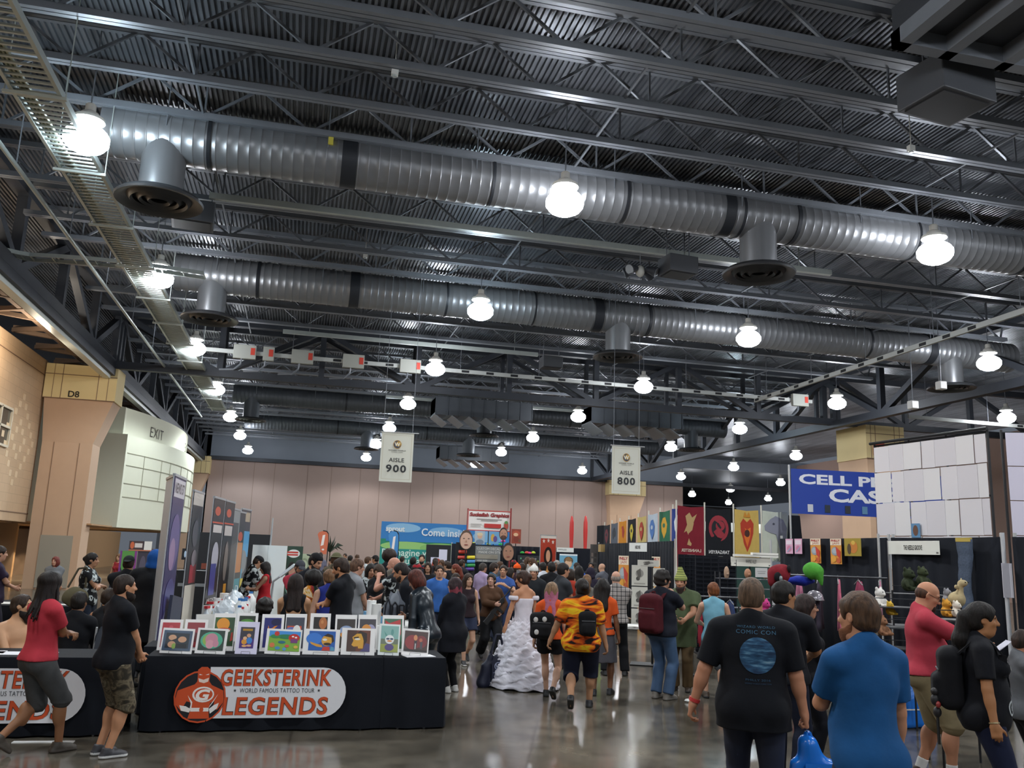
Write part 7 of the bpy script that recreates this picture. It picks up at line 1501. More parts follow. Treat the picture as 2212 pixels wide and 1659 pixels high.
PP('glassw', 1737, 1283, 8.4, -82, 'dark-haired woman with glasses in profile, in a black hooded top', sex='f', b=1.2, skin='#b9886e', hair=('long', '#2c1f1c'), glasses=True, top=('long', '#14151a', .8), bot=('jeans', '#15171f'), arms=('front', 'front'), head=(-2, 0))
# ---- left foreground
S = PP('dread', 112, 1228, 8.0, -62, 'man with long dreadlocks in a red tee and grey shorts walking past the left table', b=1.06, skin='#97694a', hair=('dreads', '#1a1210'), beard=('stubble', 'black'), top=('tee', '#b23440', .92, .66), bot=('shorts', '#4a4b4c', .04), arms=('fold', 'fold'), stance='walk', shoe=('#4c453e', '#57504a'), head=(8, 0))
S = PP('camo', 270, 1238, 8.05, -66, 'bearded man with cropped hair in a black tee and camouflage shorts standing between the tables', b=1.12, belly=.1, skin='#bd8866', hair=('buzz', '#2a1e18'), beard=('full', '#231814'), top=('tee', '#101218', .84, .68), bot=('shorts', M_CAMO, .12), arms=('front', 'front'), stance='stand', shoe=('#3a3a3e', '#d6d6d4'), head=(-6, 0))
q = at_d(58, 1292, 9.75)
S = PP('shirtless', 48, 1292, 9.75, -150, 'seated shirtless man with a big dark beard behind the left table', H=1.76, b=1.16, belly=.2, skin='#c39470', hair=('short', '#33251c'), beard=('bushy', '#1d1511'), top=('none', '#000000'), bot=('jeans', '#23283a'), arms=('table', 'table'), sit=q.z - .80, stance='sit', head=(38, 4))
chair('stacking chair under the shirtless seated man', S.root.location.x + .03, S.root.location.y + .03, S.root.rotation_euler[2] + 0, '#2c2f36')
bpy.data.objects[bpy.data.objects.keys()[-1]]
S = PP('seatdark', 168, 1318, 10.4, -30, 'seated person in black with an orange neckband behind the man with dreadlocks', H=1.70, b=1.15, skin='#8a6248', hair=('short', 'black'), top=('long', '#101116', .85), bot=('jeans', '#14161c'), arms=('table', 'table'), sit=.47, stance='sit')
S = PP('seatarm', 232, 1318, 11.2, -40, 'seated bare-armed person behind the man in camouflage shorts', H=1.72, b=1.1, skin='#a9795a', hair=('short', 'dark'), top=('tank', '#1b1d22', .88), bot=('jeans', '#262a33'), arms=('table', 'hold'), sit=.47, stance='sit')
PP('bagw', 199, 1194, 15.0, -105, 'woman in a black and white top with arms folded, olive bag on her shoulder', sex='f', b=1.28, skin='#ab7d60', hair=('bun', 'black'), top=('tee', M_BW, .84, .5), bot=('jeans', '#1b2230'), arms=('fold', 'fold'))
PP('greyjk', 122, 1202, 20.0, 172, 'red-haired woman in a grey hooded jacket before the pillar panel', sex='f', b=1.1, skin='#c2917a', hair=('bob', '#6a2f28'), top=('jacket', '#6a6c70', .82), bot=('jeans', '#2a2c34'), arms=('front', 'front'), head=(-25, 0))
PP('edge', 0, 1178, 14.2, -80, 'person in a dark purple top cut by the left edge of the frame', sex='f', b=1.2, skin='#b98a70', hair=('short', 'dark'), top=('tee', '#2b2033', .84), bot=('jeans', '#25222c'), arms=('fold', 'hold'))
PP('capback', 280, 1199, 13.4, -12, 'man in a black tee and dark cap seen from behind by the painting', b=1.28, skin='#a5785a', hair=('fade', 'dark'), hat=('capback', '#1d2422'), top=('tee', '#131419', .86), bot=('shorts', '#2b2a28', .1), arms=('front', 'front'))
PP('bluehood', 338, 1188, 12.6, -20, 'bulky figure in black with a bright blue hooded cape beside the grey banner', b=1.5, skin='#a5785a', hair=('buzz', 'dark'), hat=('hood', '#174a8e'), top=('coat', '#0f1015', .5), bot=('trousers', '#0f1015'), arms=('front', 'front'))
PP('skulltee', 330, 1185, 25.0, 165, 'long-haired woman in a black tee with a white face print by the poster wall', sex='f', skin='#b58c74', hair=('long', '#33221a'), top=('tee', M_BW, .86), bot=('jeans', '#222630'))
PP('browny', 258, 1196, 26.0, 150, 'person with long light brown hair and red top behind the green painting', sex='f', skin='#b99074', hair=('long', 'lbrown'), top=('tank', '#8a2a30', .86), bot=('jeans', '#2c3040'))
# ---- behind the art prints
PP('halter', 640, 1250, 10.95, -2, 'dark-haired woman in a backless black halter top, seated behind the art prints', sex='f', H=1.66, b=1.1, skin='#b98a66', hair=('long', '#211714'), top=('halter', '#111216', .95), bot=('jeans', '#1a1c24'), sit=.78, stance='sit', arms=('table', 'table'))
PP('darkhead', 572, 1310, 11.3, -20, 'dark head of a seated person low behind the art prints', H=1.7, skin='#a5785a', hair=('curly', 'black'), top=('long', '#14151a', .9), bot=('jeans', '#1a1c22'), sit=.42, stance='sit', arms=('table', 'table'))
PP('armsx', 744, 1203, 11.4, 62, 'man in a fitted black tee with folded arms looking down at the left', b=1.08, skin='#b57f5c', hair=('short', '#2e2018'), beard=('stubble', 'dark'), top=('tee', '#111319', .88, .6), bot=('jeans', '#1d2028'), arms=('fold', 'fold'), head=(10, -18))
PP('bluevest', 712, 1228, 12.3, 20, 'person in a royal blue vest with lilac sleeves behind the man with folded arms', sex='f', b=1.1, H=1.60, skin='#c2957c', hair=('short', 'lbrown'), top=('tank', '#26307e', .86), bot=('jeans', '#23263a'), arms=('down', 'down'))
PP('colour', 678, 1236, 12.6, -35, 'curly-haired woman in a bright multicoloured jacket', sex='f', b=1.15, skin='#8f6448', hair=('afro', 'black'), top=('jacket', M_TIE, .84), bot=('jeans', '#1c2330'), arms=('front', 'front'))
PP('blackcap', 679, 1192, 13.6, -140, 'tall bearded man in a black backwards cap and black tee', b=1.12, skin='#b98a6c', hair=('short', 'black'), beard=('full', 'black'), hat=('capback', '#131316'), top=('tee', '#11131a', .86), bot=('jeans', '#1d2230'), arms=('fold', 'front'), head=(10, -22))
PP('greycap', 648, 1208, 15.0, -165, 'bearded man in a grey flat cap and red tee behind the lamp', b=1.15, skin='#a8775a', hair=('short', 'dark'), beard=('full', 'dark'), hat=('cap', '#3c3e44'), top=('tee', '#a33240', .86), bot=('jeans', '#23283a'), arms=('front', 'front'), head=(0, -20))
PP('redtop', 577, 1213, 17.2, 80, 'dark-haired woman in a red sleeveless top before the white screen', sex='f', skin='#96705a', hair=('long', '#1c1412'), top=('tank', '#a8222a', .86), bot=('jeans', '#232a3c'), arms=('phone', 'phone'), head=(0, -14))
PP('blackhat', 537, 1203, 17.6, -80, 'man in a black cap and patterned shirt bending at the white screen', b=1.1, skin='#b08468', hair=('buzz', 'dark'), hat=('cap', '#17181b'), top=('loose', M_BW, .86), bot=('jeans', '#1b1d24'), arms=('phone', 'phone'), head=(0, -24), lean=14, H=1.72)
PP('greyglass', 770, 1205, 13.4, -70, 'man with glasses and large earring in a grey tee', b=1.1, skin='#bd8e78', hair=('short', '#5a4030'), glasses=True, top=('tee', '#85878c', .86), bot=('jeans', '#2b3042'), arms=('front', 'front'), head=(-4, -8))
PP('camohat', 727, 1194, 17.0, -40, 'man in a brimmed camouflage hat and camouflage jacket', b=1.15, skin='#b58a70', hair=('short', 'brown'), hat=('brim', '#59573f'), top=('jacket', M_CAMO, .84), bot=('trousers', M_CAMO), arms=('front', 'down'))
PP('blwh', 801, 1217, 15.8, -160, 'dark-haired woman in a black and white top beside the bald bearded man', sex='f', skin='#a87a60', hair=('long', 'black'), top=('tee', M_BW, .86), bot=('jeans', '#1d2028'), arms=('front', 'reach'), head=(0, -10))
PP('lookdn', 822, 1217, 15.2, 150, 'brown-haired woman in a black jacket and grey tee looking down', sex='f', skin='#b58a70', hair=('long', '#3a2a1e'), top=('jacket', '#15161a', .84), bot=('jeans', '#1d2028'), arms=('front', 'front'), head=(0, -24))
PP('bald', 855, 1202, 14.2, 74, 'bald man with a long grey beard in a black and grey vest', b=1.18, belly=.3, skin='#c08a74', hair=('none', 'grey'), beard=('long', '#8c857a'), top=('tee', M_BW, .84, .5), bot=('jeans', '#22252e'), arms=('hold', 'chin'), head=(0, -6))
PP('afrow', 842, 1190, 18.5, -20, 'person with a big round dark afro in front of the green wall', sex='f', skin='#6f4c38', hair=('afro', '#2a1d18'), top=('jacket', '#18191e', .84), bot=('jeans', '#1b1e28'))
PP('longblk', 878, 1225, 12.9, 66, 'woman with long straight black hair and bare shoulder in a black dress', sex='f', b=1.05, skin='#c09272', hair=('straight', '#0e0c0c'), top=('tank', '#101115', .84), bot=('skirt', '#101115', .5, .30), arms=('relax', 'hold'), head=(0, -6))
PP('redcap', 900, 1217, 17.0, -55, 'man in a black and red cap with a grey shirt', b=1.1, skin='#ab7d60', hair=('short', 'black'), hat=('cap', '#8f1f26'), top=('loose', '#77756f', .86), bot=('jeans', '#23283a'))
PP('benthead', 905, 1240, 12.4, 80, 'smiling cropped-haired man in dark clothes bending over the aisle table', H=1.78, b=1.1, skin='#b07c5c', hair=('fade', '#1d1613'), beard=('stubble', 'dark'), top=('long', '#13151c', .86), bot=('jeans', '#1d2133'), arms=('reach', 'front'), lean=20, head=(0, -14))
S = PP('bodysuit', 928, 1262, 11.0, 55, 'red-haired person in a slick dark bodysuit leaning over the table end', H=1.70, sex='f', b=1.1, skin='#bb8a70', hair=('bob', '#4e2218'), top=('suit', M_LEATHER, .86), bot=('leggings', M_LEATHER), arms=('phone', 'relax'), lean=16, head=(0, -20), shoe='#16181c')
for i, c_ in ((0, '#6a6c70'), (1, '#6a6c70')):
    e_, w_ = S.el[i] * S.s, S.wr[i] * S.s; MB().cyl(e_ + (w_ - e_) * .45, e_ + (w_ - e_) * .95, .048, 14, .040).build('forearm_guard', mat(c_, .5), S.root, smooth=40)
PP('vneck', 950, 1220, 16.2, -168, 'dark-haired man in a blue v-neck tee with a dark strap across', b=1.05, skin='#c2947a', hair=('short', '#2a1e18'), top=('tee', '#3461a6', .86), bot=('jeans', '#2a3040'), head=(-8, 0))
PP('cardigan', 984, 1247, 12.3, 52, 'woman with wine-red hair and glasses in a long black cardigan by the table end', sex='f', b=1.24, skin='#bf8e7c', hair=('twotone', '#2c1a1e', '#7a2c3a'), glasses=True, top=('coat', '#10121a', .62), bot=('leggings', '#0e0f13'), arms=('front', 'front'), shoe=('#c9c9c6', '#d8d8d6'), head=(6, 0))
PP('longhair', 1012, 1235, 15.4, -166, 'slim woman with long brown hair in a black tank and shorts coming up the aisle', sex='f', skin='#c59a80', hair=('straight', '#33241c'), top=('tank', '#2b1f24', .92), bot=('shorts', '#2b3146', -.45), arms=('relax', 'down'), stance='walk', shoe=('#1d1d20', '#d6d4d0'), head=(10, 0))
PP('jacket', 1062, 1236, 16.0, -158, 'dark-haired woman in a brown hooded jacket and dark trousers holding a toy rifle', sex='f', b=1.2, skin='#c09480', hair=('bun', '#221813'), top=('jacket', '#48301f', .82), bot=('baggy', '#15161a', None), arms=('phone', 'hip'), stance='walk2', head=(-30, 6), shoe='#1d1c1b')
# ---- the aisle
S = PP('bride', 1133, 1232, 13.1, 35, 'woman in a white tiered wedding gown with a silver tiara, seen from behind', sex='f', skin='#c08a68', hair=('bun', '#3a271e'), top=('strapless', '#d9d5de', .98), bot=('none', '#fff'), shoe=None, arms=('out', ((.30, .10, .82), (.5, -1, 0), 1.0)), head=(38, -10))
def gown(S):
    P = []; n = 96; tiers = 17; m = MB(); s = S.s; rg_ = random.Random(5); prof = []
    for k in range(tiers):
        z0 = 1.02 - k * .0596; r0 = .155 + .42 * (k / tiers) ** .75; prof += [(r0, z0), (r0 + .015, z0 - .036), (r0 + .010, z0 - .058)]
    for q, (r, z) in enumerate(prof):
        for i in range(n):
            a = 2 * math.pi * i / n; w_ = 1 + .02 * math.sin(i * .9 + q * 2.3) + .02 * math.sin(i * .37 + q) + (.03 * rg_.random()); back = 1 + .35 * max(0, math.cos(a + math.pi / 2) ) * max(0, (.7 - z))
            P.append((r * w_ * math.cos(a) * s, (r * w_ * math.sin(a) * back) * s, max(.012, (z + .022 * math.sin(i * .7 + (q // 3) * 1.9) + .014 * rg_.random())) * s))
    m.add(P, [(k * n + i, (k + 1) * n + i, (k + 1) * n + (i + 1) % n, k * n + (i + 1) % n) for k in range(len(prof) - 1) for i in range(n)])
    m.build('gown_skirt', mat('#dcd8e0', .8, 0, .06, 10), S.root, smooth=True)
    for x in (-1, 1): MB().lathe([(.062, -.03), (.075, -.01), (.073, .02), (.06, .035)], (S.shj[0 if x > 0 else 1] + V3(x * .035, 0, -.06)) * s, 18).build('off_shoulder_sleeve', mat('#dcd8e0', .8), S.root, smooth=True)
    c = S.hc; m = MB()
    for i in range(14):
        a = math.pi * (.05 + .9 * i / 13); q = (c + S.Rh @ V3(.086 * math.cos(a), .075 * math.sin(a) - .0, .10)) * s; m.cyl(q, q + Vector((0, 0, .03 + .02 * math.sin(math.pi * i / 13))), .007, 6)
    m.build('tiara', mat('#c8ccd2', .2, .8), S.root)
gown(S)
PP('pink', 1192, 1253, 12.0, -8, 'girl with long blond and pink hair in orange tee and black shorts', sex='f', b=1.02, skin='#c69c84', hair=('twotone', '#7a6048', '#a8607a'), top=('tee', '#cf5220', .92), bot=('shorts', '#121216', -.6), arms=('relax', 'down'), stance='walk2', shoe='#17171a')
S = PP('flame', 1258, 1245, 11.3, -4, 'broad woman in an orange flame-patterned shirt and dark capri shorts, seen from behind', sex='f', b=1.5, skin='#a57a5c', hair=('bun', '#1a1310'), top=('loose', M_FLAME, .80, .85), bot=('shorts', '#14182a', .22), arms=('down', ((.36, .02, .82), (.6, -1, 0), .45)), stance='walk', shoe='#15151a', head=(24, 0))
PP('curly', 1302, 1250, 12.5, -12, 'girl with curly black hair in orange tee and grey skirt beside the flame shirt', sex='f', b=1.06, skin='#80573e', hair=('curlylong', '#15100e'), top=('tee', '#cf5422', .92), bot=('skirt', '#4d4c52', .42, .24), arms=('relax', 'down'), stance='stepr', shoe='#15151a')
PP('plaid', 1331, 1232, 14.6, 4, 'bald man in a short-sleeved plaid shirt and black trousers, seen from behind', b=1.2, skin='#c0917a', hair=('balding', '#8a8078'), top=('tee', plaid_mat(), .88, .72), bot=('trousers', '#0f1014'), arms=('front', 'front'), stance='wide', shoe='#121214')
PP('packman', 1430, 1232, 12.4, -34, 'dark-haired man in a navy tee and blue jeans wearing a maroon backpack', b=1.28, belly=.3, skin='#bb8c72', hair=('curly', '#18120f'), top=('tee', '#151823', .86), bot=('jeans', M_DENIM), arms=('chin', 'hold'), head=(-28, 0), glasses=True, shoe=('#77726a', '#8a8680'))
S = PP('gnome', 1471, 1238, 13.2, 172, 'long-bearded man in a striped pointed knit hat and green tunic', b=1.3, belly=.5, skin='#b58468', hair=('short', '#2c1e17'), beard=('long', '#2a1a14'), hat=('gnome', '#8f9c52'), top=('coat', '#4b563c', .66, .7), bot=('trousers', '#57462f'), arms=('hip', 'hold'), shoe='#33261c', head=(-3, -4))
MB().grid(8, 10, lambda u, v: (-.30 + .60 * u, 0, 0)); 
PP('tank', 1541, 1257, 12.5, 8, 'ginger-haired boy in a light blue tank top, seen from behind', skin='#c89a80', b=.98, hair=('short', '#6e3f22'), top=('tank', '#77adc2', .84), bot=('shorts', '#4d5258', .05), arms=('out', 'hold'), shoe='#4a3c30', head=(18, 0), stance='stepl')
PP('beanie', 1154, 1222, 17.2, 168, 'person in a white bobble beanie and dark jacket walking towards us', skin='#b8866c', hair=('short', 'dark'), hat=('beanie', '#d8d6d0'), top=('jacket', '#1d2024', .84), bot=('jeans', '#23262e'))
PP('greytee', 1216, 1215, 15.4, -62, 'smiling dark-haired man in a charcoal tee looking right', b=1.06, skin='#b98668', hair=('short', '#1c1512'), top=('tee', '#33363b', .86), bot=('jeans', '#242834'), arms=('front', 'relax'))
PP('blackback', 1192, 1213, 19.0, 4, 'man in a black tee seen from behind left of the smiling man', b=1.1, skin='#a87a60', hair=('short', 'black'), top=('tee', '#111216', .86), bot=('jeans', '#1d2028'))
PP('whiteshirt', 1173, 1214, 21.5, 30, 'man in a white shirt looking left before the red banner', b=1.1, skin='#9a6c52', hair=('short', 'black'), top=('long', '#c9ccd4', .86), bot=('jeans', '#1f222c'))
PP('lavender', 1043, 1215, 21.0, -52, 'man with glasses in a lavender shirt', b=1.2, skin='#a97c64', hair=('fade', '#3a332e'), glasses=True, top=('long', '#a593b4', .86), bot=('jeans', '#2b2e3a'))
PP('teal', 1067, 1215, 19.5, -75, 'man in a teal tee beside the lavender shirt', skin='#b58a70', hair=('short', 'dark'), top=('tee', '#1f4a66', .86), bot=('jeans', '#222838'))
PP('smile', 1088, 1220, 18.3, 172, 'smiling young man in a blue tee with raised hands', skin='#b78a6e', hair=('short', '#2a1e18'), top=('tee', '#34508c', .86), bot=('jeans', '#2a3450'), arms=('up', 'up'))
PP('yellowlogo', 1101, 1226, 19.8, -70, 'young person in a black tee with a yellow badge', sex='f', skin='#a07458', hair=('long', '#201714'), top=('tee', '#14151a', .86), bot=('jeans', '#1d2230'))
PP('hipred', 1110, 1209, 25, 20, 'person in a red cap behind the orange beanie', skin='#a87a60', hair=('short', 'dark'), hat=('cap', '#8f2028'), top=('tee', '#5a2228', .86), bot=('jeans', '#242834'))
PP('orangebn', 1117, 1219, 22.5, -60, 'person in a vivid orange beanie', skin='#ab7d60', hair=('short', 'dark'), hat=('beanie', '#e0561c'), top=('jacket', '#33202a', .84), bot=('jeans', '#242834'))
PP('ponyw', 1150, 1205, 27, 60, 'woman in a pale top under the sticker sheet board', sex='f', skin='#b58c74', hair=('ponytail', 'brown'), top=('tee', '#b9b7b8', .86), bot=('jeans', '#2b2e3a'))
far = [(693, 1193, 33, 'grey tee', '#6a6a7c', 'dark', 20, 'm'), (746, 1195, 36, 'dark green top', '#33402f', 'dark', 160, 'm'), (757, 1199, 30, 'tan jacket', '#8a7a60', 'black', -30, 'm'), (772, 1198, 40, 'light shirt', '#a8a8a8', 'brown', 10, 'm'), (795, 1201, 24, 'white tee', '#c4ccd2', 'brown', -60, 'm'),
       (812, 1199, 27, 'black tee and cap', '#16181d', 'black', 70, 'm'), (893, 1202, 23, 'black coat', '#14161c', 'black', -20, 'm'), (912, 1197, 25, 'navy shirt and beard', '#1c2438', 'black', 175, 'm'), (925, 1214, 20, 'black tee with long dark hair', '#16171c', 'dark', 178, 'f'), (941, 1205, 27, 'dark top with long hair', '#24222a', 'dark', 10, 'f'),
       (955, 1209, 25, 'brown top', '#4a3a30', 'brown', 150, 'f'), (869, 1201, 30, 'blue-grey tee', '#3a4658', 'dark', -30, 'm'), (968, 1212, 23, 'black vest', '#1a1b20', 'dark', 60, 'm'), (985, 1218, 21, 'red headscarf', '#5a2420', 'red', 100, 'f'), (998, 1208, 26, 'dark jacket', '#22232a', 'dark', -50, 'm'),
       (1080, 1212, 24, 'grey hoodie', '#4d5058', 'brown', -60, 'm'), (1128, 1216, 25, 'dark dress', '#1b1c22', 'dark', 40, 'f'), (1140, 1203, 30, 'pale blouse', '#a8a4a0', 'brown', -40, 'f'), (1203, 1211, 26, 'grey sweatshirt', '#5a5a60', 'grey', 160, 'm'), (1246, 1214, 24, 'bright blue tee', '#2550a8', 'dark', 30, 'm'),
       (1251, 1222, 19, 'tan tank top with black hair', '#8a6a50', 'black', 10, 'f'), (1277, 1214, 26, 'dark tee and full beard', '#22242c', 'black', 170, 'm'), (1276, 1226, 20, 'purple-black hooded top', '#241f2e', 'black', -5, 'm'), (1301, 1216, 25, 'grey shirt and bare head', '#5a5d66', 'grey', 60, 'm'), (1294, 1247, 21, 'lime green tee', '#8fbf2a', 'brown', 150, 'm'),
       (1268, 1241, 16.5, 'grey top with light brown hair', '#6a665f', 'lbrown', 5, 'f'), (1232, 1228, 17.5, 'red and yellow top', '#9a3424', 'dark', -20, 'f'), (718, 1203, 26, 'dark fedora-like hair and black top', '#1c1c20', 'black', 60, 'm'), (985, 1238, 17.0, 'dark red blouse', '#5a2a30', 'dark', -150, 'f'), (835, 1210, 22, 'black tee', '#17181c', 'black', -10, 'm')]
hs_m = ('short', 'fade', 'short', 'curly', 'buzz'); hs_f = ('long', 'ponytail', 'bob', 'straight'); sk = ('#b58a70', '#a5785c', '#8a6048', '#bf947a')
for i, (px, top, D, desc, col, hc, rel, sx) in enumerate(far):
    PP('far%d' % i, px, top, D, rel, 'person in a %s in the far crowd, %s' % (desc, ('looking away', 'turned left', 'facing us', 'turned right')[0 if abs(rel) < 35 else 2 if abs(rel) > 140 else 1 if rel > 0 else 3]), sex=sx, b=1.0 + .08 * (i % 4), skin=sk[i % 4], hair=((hs_f if sx == 'f' else hs_m)[i % (4 if sx == 'f' else 5)], hc) if 'bare head' not in desc else ('none', 'grey'), beard=('full', 'black') if 'beard' in desc else None, hat=('cap', '#15161a') if 'cap' in desc else ('hood', col) if 'hooded' in desc else None,
       top=('tank' if 'tank' in desc or 'vest' in desc else 'jacket' if 'jacket' in desc or 'coat' in desc or 'hoodie' in desc else 'tee', col, .86), bot=('jeans', ('#242a3a', '#1b1d24', '#33343a')[i % 3]), arms=(('down', 'front', 'phone', 'hold')[i % 4], ('relax', 'front', 'down', 'phone')[i % 4]), seed=i)
# ---- things carried
def carried_bag(name, label, top, w, h, dpt, rz, col, handle=.12, cat='bag', tp=.22, shear=0.0):
    t = thing(name, label, cat, top, rz); z0 = -handle; F = Field(.014, (-w * .75, -dpt - .08, z0 - h - .06), (w * .75 + abs(shear), dpt + .08, z0 + .06))
    F.put(RC((-w * tp, 0, z0 - .05), (-w * .34 + shear, 0, z0 - h + .09), dpt * .35, dpt * .9), 'u', .02); F.put(RC((w * tp, 0, z0 - .05), (w * .34 + shear, 0, z0 - h + .09), dpt * .35, dpt * .9), 'u', .12)
    F.put(RC((0, 0, z0 - .07), (shear, 0, z0 - h + .12), dpt * .5, dpt * .9), 'u', .08); F.put(BX((shear * .7, 0, z0 - h * .62), (w * .40, dpt * .5, h * .30), None, .03), 'u', .06); F.folds(.006, 3, (18, 14, 16)); V, Q = F.mesh(); V = relax(V, Q, 1); np_mesh('bag_body', V, Q, [col], None, t)
    m = MB()
    for y in (-dpt * .3, dpt * .3): m.tube([(-w * tp, y, z0 - .03), (-w * tp * .3, y * .4, -.01), (w * tp * .3, y * .4, -.01), (w * tp, y, z0 - .03)], .012, 6)
    m.build('handle', col, t); return t
S = PEOPLE['tee']; h_ = world_of(S, S.wr[0] + S.hand[0][1] * .11)
M_BAGB = mat('#1a74d8', .22, 0, .12, 5, spec=.6)
t = carried_bag('shopping_bag', 'glossy bright blue plastic bag held by the man with the round print', h_, .40, .50, .07, math.radians(-12), M_BAGB, .03, tp=.06, shear=.05)
g = graphic('bag_print', .2, .22, M_BAGB, [('e', .45, .62, .3, .27, '#8fb4de'), ('e', .45, .62, .24, .21, M_BAGB), ('t', 'W', .47, .64, .3, '#a8c4e4', dict(bold=.04)), ('t', 'WIZARD WORLD', .5, .24, .12, '#8fb4de', dict(maxw=1.0, bold=.03)), ('t', 'COMIC CON', .5, .1, .12, '#8fb4de', dict(maxw=.7, bold=.03))], t, .002, .0015, loc=(.05, -.075, -.42))
S = PEOPLE['bride']; h_ = world_of(S, S.wr[1] + S.hand[1][1] * .10); M_NAVY = mat('#10162e', .6, 0, .2, 6)
t = carried_bag('tote_bag', 'navy tote bag with a pale round emblem held by the woman in the gown', h_ + Vector((-.10, -.1, 0)), .50, .52, .09, math.radians(8), M_NAVY, .26, shear=-.06)
graphic('tote_print', .2, .26, M_NAVY, [('e', .5, .68, .3, .22, '#8e96ae'), ('e', .52, .67, .25, .18, M_NAVY), ('t', 'W', .5, .68, .22, '#a2a9bd', dict(bold=.03)), ('t', 'WIZARD WORLD', .5, .32, .07, '#8e96ae', dict(maxw=.8)), ('t', 'COMIC CON', .5, .2, .07, '#8e96ae', dict(maxw=.6))], t, .002, .0015, loc=(-.02, -.10, -.62))
def backpack(key, label, col, w=.30, h=.46, d=.16, z=1.20, y=-.20, x=0.0, straps=True, rz=0.0):
    S = PEOPLE[key]; s = S.s; p = world_of(S, V3(x, y, z)); t = thing('backpack', label, 'backpack', p, S.root.rotation_euler[2] + rz); F = Field(.013, (-w, -d * 1.6, -h * .8), (w, d * 1.4, h * .8)); m_ = cloth(col, .25, 12)
    F.put(BX((0, 0, 0), (w / 2, d / 2, h / 2), None, .07), 'u', 0); F.put(BX((0, -d * .5, -h * .16), (w * .38, d * .28, h * .26), None, .05), 'u', .02); F.put(EL((0, 0, h * .42), (w * .42, d * .45, h * .14)), 'u', .05); F.folds(.004, 2); V, Q = F.mesh(); V = relax(V, Q, 1); np_mesh('pack_body', V, Q, [m_], None, t)
    MB().tube([(-.03, d * .3, h * .5), (-.02, d * .3, h * .6), (.02, d * .3, h * .6), (.03, d * .3, h * .5)], .012, 6).build('grab_handle', m_, t)
    MB().bar((-w * .36, -d * .53, h * .16), (w * .36, -d * .53, h * .16), .008).build('zip', mat('#77787c', .4, .5), t)
    if straps:
        for sx in (-1, 1):
            loc = [V3(sx * .11, y + d * .3, z + .2), S.T((sx * .115, -.07, 1.47)), S.T((sx * .125, .05, 1.47)), S.T((sx * .13, .13, 1.38)), S.T((sx * .14, .135, 1.22))]; loc = [V3(*q) for q in loc]
            a = t.rotation_euler[2]; P = []
            for q in loc:
                wv = world_of(S, q) - p; P.append((wv.x * math.cos(-a) - wv.y * math.sin(-a), wv.x * math.sin(-a) + wv.y * math.cos(-a), wv.z))
            m = MB()
            for u, v in zip(P[:-1], P[1:]): m.bar(u, v, .05, .014)
            m.build('shoulder_strap', m_, t)
    return t
backpack('woman', 'black backpack on the ponytailed woman, small toys clipped to its side', '#121216', .30, .44, .17, 1.16, -.235)
S = PEOPLE['woman']; p = world_of(S, V3(.10, -.36, 1.0)); t = thing('keyring_toys', 'small dark toys and red charm clipped to the backpack', 'keyring', p); MB().ball((0, 0, 0), (.035, .03, .045)).ball((0, 0, .06), (.03, .03, .03)).ball((.02, .01, -.09), (.03, .03, .04)).build('toy', mat('#1d1a1c', .5), t, smooth=True); MB().ball((.0, -.03, -.03), (.02, .015, .025)).build('charm', mat('#8f2f2c', .4), t, smooth=True); MB().bar((0, 0, .08), (.02, .02, .14), .006).bar((.02, .01, -.12), (.02, .01, -.32), .02, .01).build('strap_end', M_BLACK, t)
backpack('packman', 'maroon backpack on the man in the navy tee', '#48131b', .34, .52, .20, 1.16, -.27)
backpack('flame', 'black sling bag with white skulls across the flame-patterned shirt', '#111114', .24, .30, .10, 1.14, -.26, .10, False, .3)
S = PEOPLE['flame']; t = bpy.data.objects[[o.name for o in bpy.data.objects if o.name.startswith('backpack')][-1]]
backpack('pink', 'black round bag with white skull print on the pink-haired girl', '#141417', .34, .34, .14, 1.08, -.20, -.10, False, 0)
for nm, (x, z) in (('pink', (-.12, .08)), ('pink', (.06, .1)), ('pink', (-.04, -.1))): pass
t = [o for o in bpy.data.objects if o.get('label', '').startswith('black round bag')][0]
for k, (x, z) in enumerate(((-.08, .09), (.04, .10), (-.06, -.07))): MB().ball((x, -.075 - .04 * (k == 2), z), (.032, .008, .036)).build('skull_patch', mat('#c9c9c6', .6), t, smooth=True)
S = PEOPLE['bagw']; p = world_of(S, V3(.24, -.12, .98)); t = thing('shoulder_bag', 'large olive shoulder bag on the woman with folded arms', 'bag', p, S.root.rotation_euler[2]); F = Field(.02, (-.2, -.32, -.3), (.2, .32, .3)); F.put(EL((0, 0, 0), (.08, .21, .17)), 'u', 0); F.folds(.010, 1); V, Q = F.mesh(); np_mesh('bag_body', V, Q, [cloth('#5a5440')], None, t); MB().tube([(0, -.14, .16), (-.05, -.02, .48), (-.02, .12, .5), (0, .14, .16)], .018, 6).build('strap', cloth('#4a4436'), t)
S = PEOPLE['red']; p = world_of(S, (S.wr[0] + S.wr[1]) / 2 + S.hand[0][1] * .16 + V3(0, 0, .05)); o = MB().box((0, 0, 0), (.19, .004, .24)).build('leaflet', mat('#b9b8c6', .5)); o.location = p; o.rotation_euler = (-.9, 0, S.root.rotation_euler[2]); tag(o, 'pale leaflet in the hands of the man in the red tee', 'leaflet')
S = PEOPLE['jacket']; p = world_of(S, V3(-.02, .34, 1.10)); t = thing('toy_rifle', 'black toy rifle held across the brown jacket', 'toy', p, S.root.rotation_euler[2]); t.rotation_euler = (0, math.radians(50), S.root.rotation_euler[2])
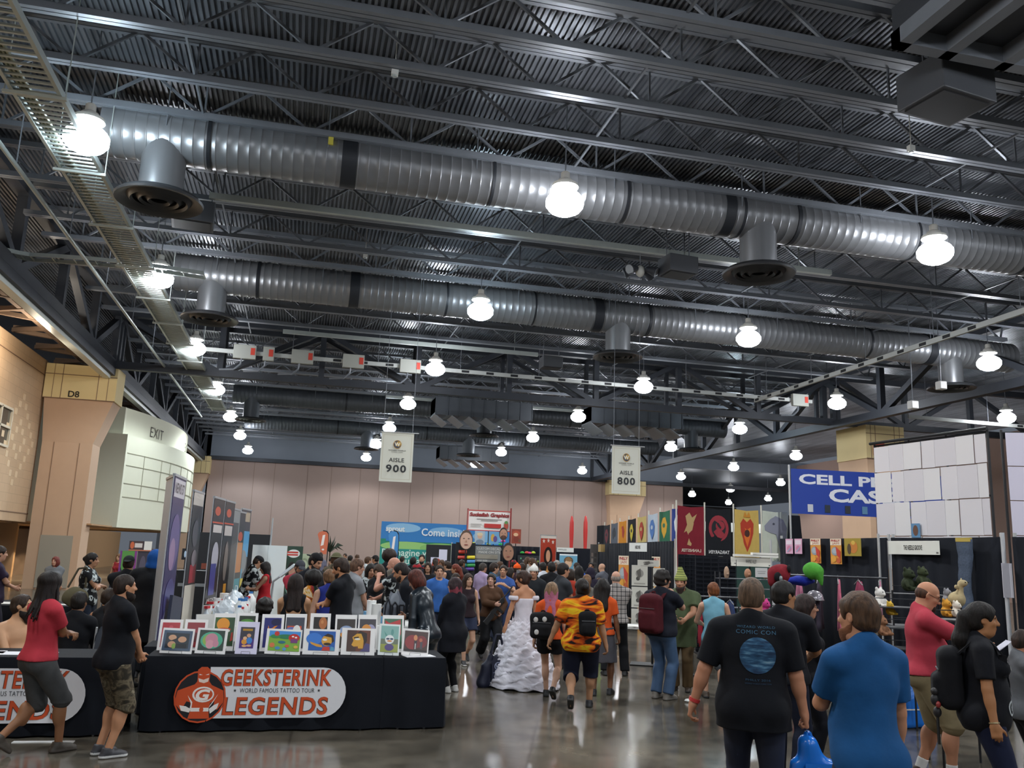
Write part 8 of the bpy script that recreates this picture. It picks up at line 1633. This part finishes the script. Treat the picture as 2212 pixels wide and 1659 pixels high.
MB().box((0, 0, 0), (.34, .04, .07)).build('receiver', M_BLACK, t); MB().cyl((-.17, 0, .01), (-.45, 0, .01), .014, 8).build('barrel', M_BLACK, t); MB().box((.27, 0, -.02), (.22, .035, .09)).build('stock', M_BLACK, t); MB().box((.02, 0, -.09), (.05, .03, .12)).build('magazine', M_BLACK, t); MB().box((.12, 0, -.07), (.035, .03, .08)).build('grip', M_BLACK, t)
S = PEOPLE['cardigan']; p = world_of(S, V3(.24, .10, 1.02)); o = MB().b2((-.05, -.02, -.36), (.05, .02, .36)).build('portfolio_case', mat('#2f3446', .45)); o.location = p; o.rotation_euler = (0, math.radians(-18), S.root.rotation_euler[2] + .5); tag(o, 'long blue-grey flat case under the arm of the woman in the cardigan', 'case')
S = PEOPLE['bodysuit']; p = world_of(S, V3(.20, .05, .98)); o = MB().b2((-.05, -.006, -.045), (.05, .006, .045)).build('blue_badge', mat('#1f8ad0', .4, emit=.3)); o.location = p; o.rotation_euler = (0, .4, S.root.rotation_euler[2] + 1.2); tag(o, 'bright blue badge clipped at the hip of the slick bodysuit', 'badge')
S = PEOPLE['longblk']; p = world_of(S, S.wr[1] + S.hand[1][1] * .10); o = MB().b2((-.04, -.006, -.075), (.04, .006, .075)).build('phone', mat('#17e06a', .4, emit=.8)); o.location = p; o.rotation_euler = (.3, .5, .3); tag(o, 'phone in a glowing green case held by the long-haired woman in black', 'phone')
p = at_z(2045, 1610, .0); t = thing('carrier_bag', 'blue glossy plastic bag standing on the floor behind the ponytailed woman', 'bag', (p.x + .35, p.y + 1.0, 0)); F = Field(.016, (-.4, -.25, -.02), (.4, .25, .6)); F.put(BX((0, 0, .2), (.26, .13, .2), None, .06), 'u', 0); F.put(BX((.04, 0, .42), (.16, .05, .1), None, .04), 'u', .1); F.folds(.016, 6, (14, 16, 20)); F.plane((0, 0, .004), (0, 0, -1)); V, Q = F.mesh(); np_mesh('bag_body', V, Q, [M_BAGB], None, t); MB().tube([(-.1, -.06, .48), (-.06, -.06, .6), (.12, -.06, .6), (.16, -.06, .48)], .012, 6).build('handle', mat('#b9b9a0', .5), t); MB().b2((-.27, -.145, .22), (.22, -.137, .235)).build('tape_strip', M_WHITE, t)
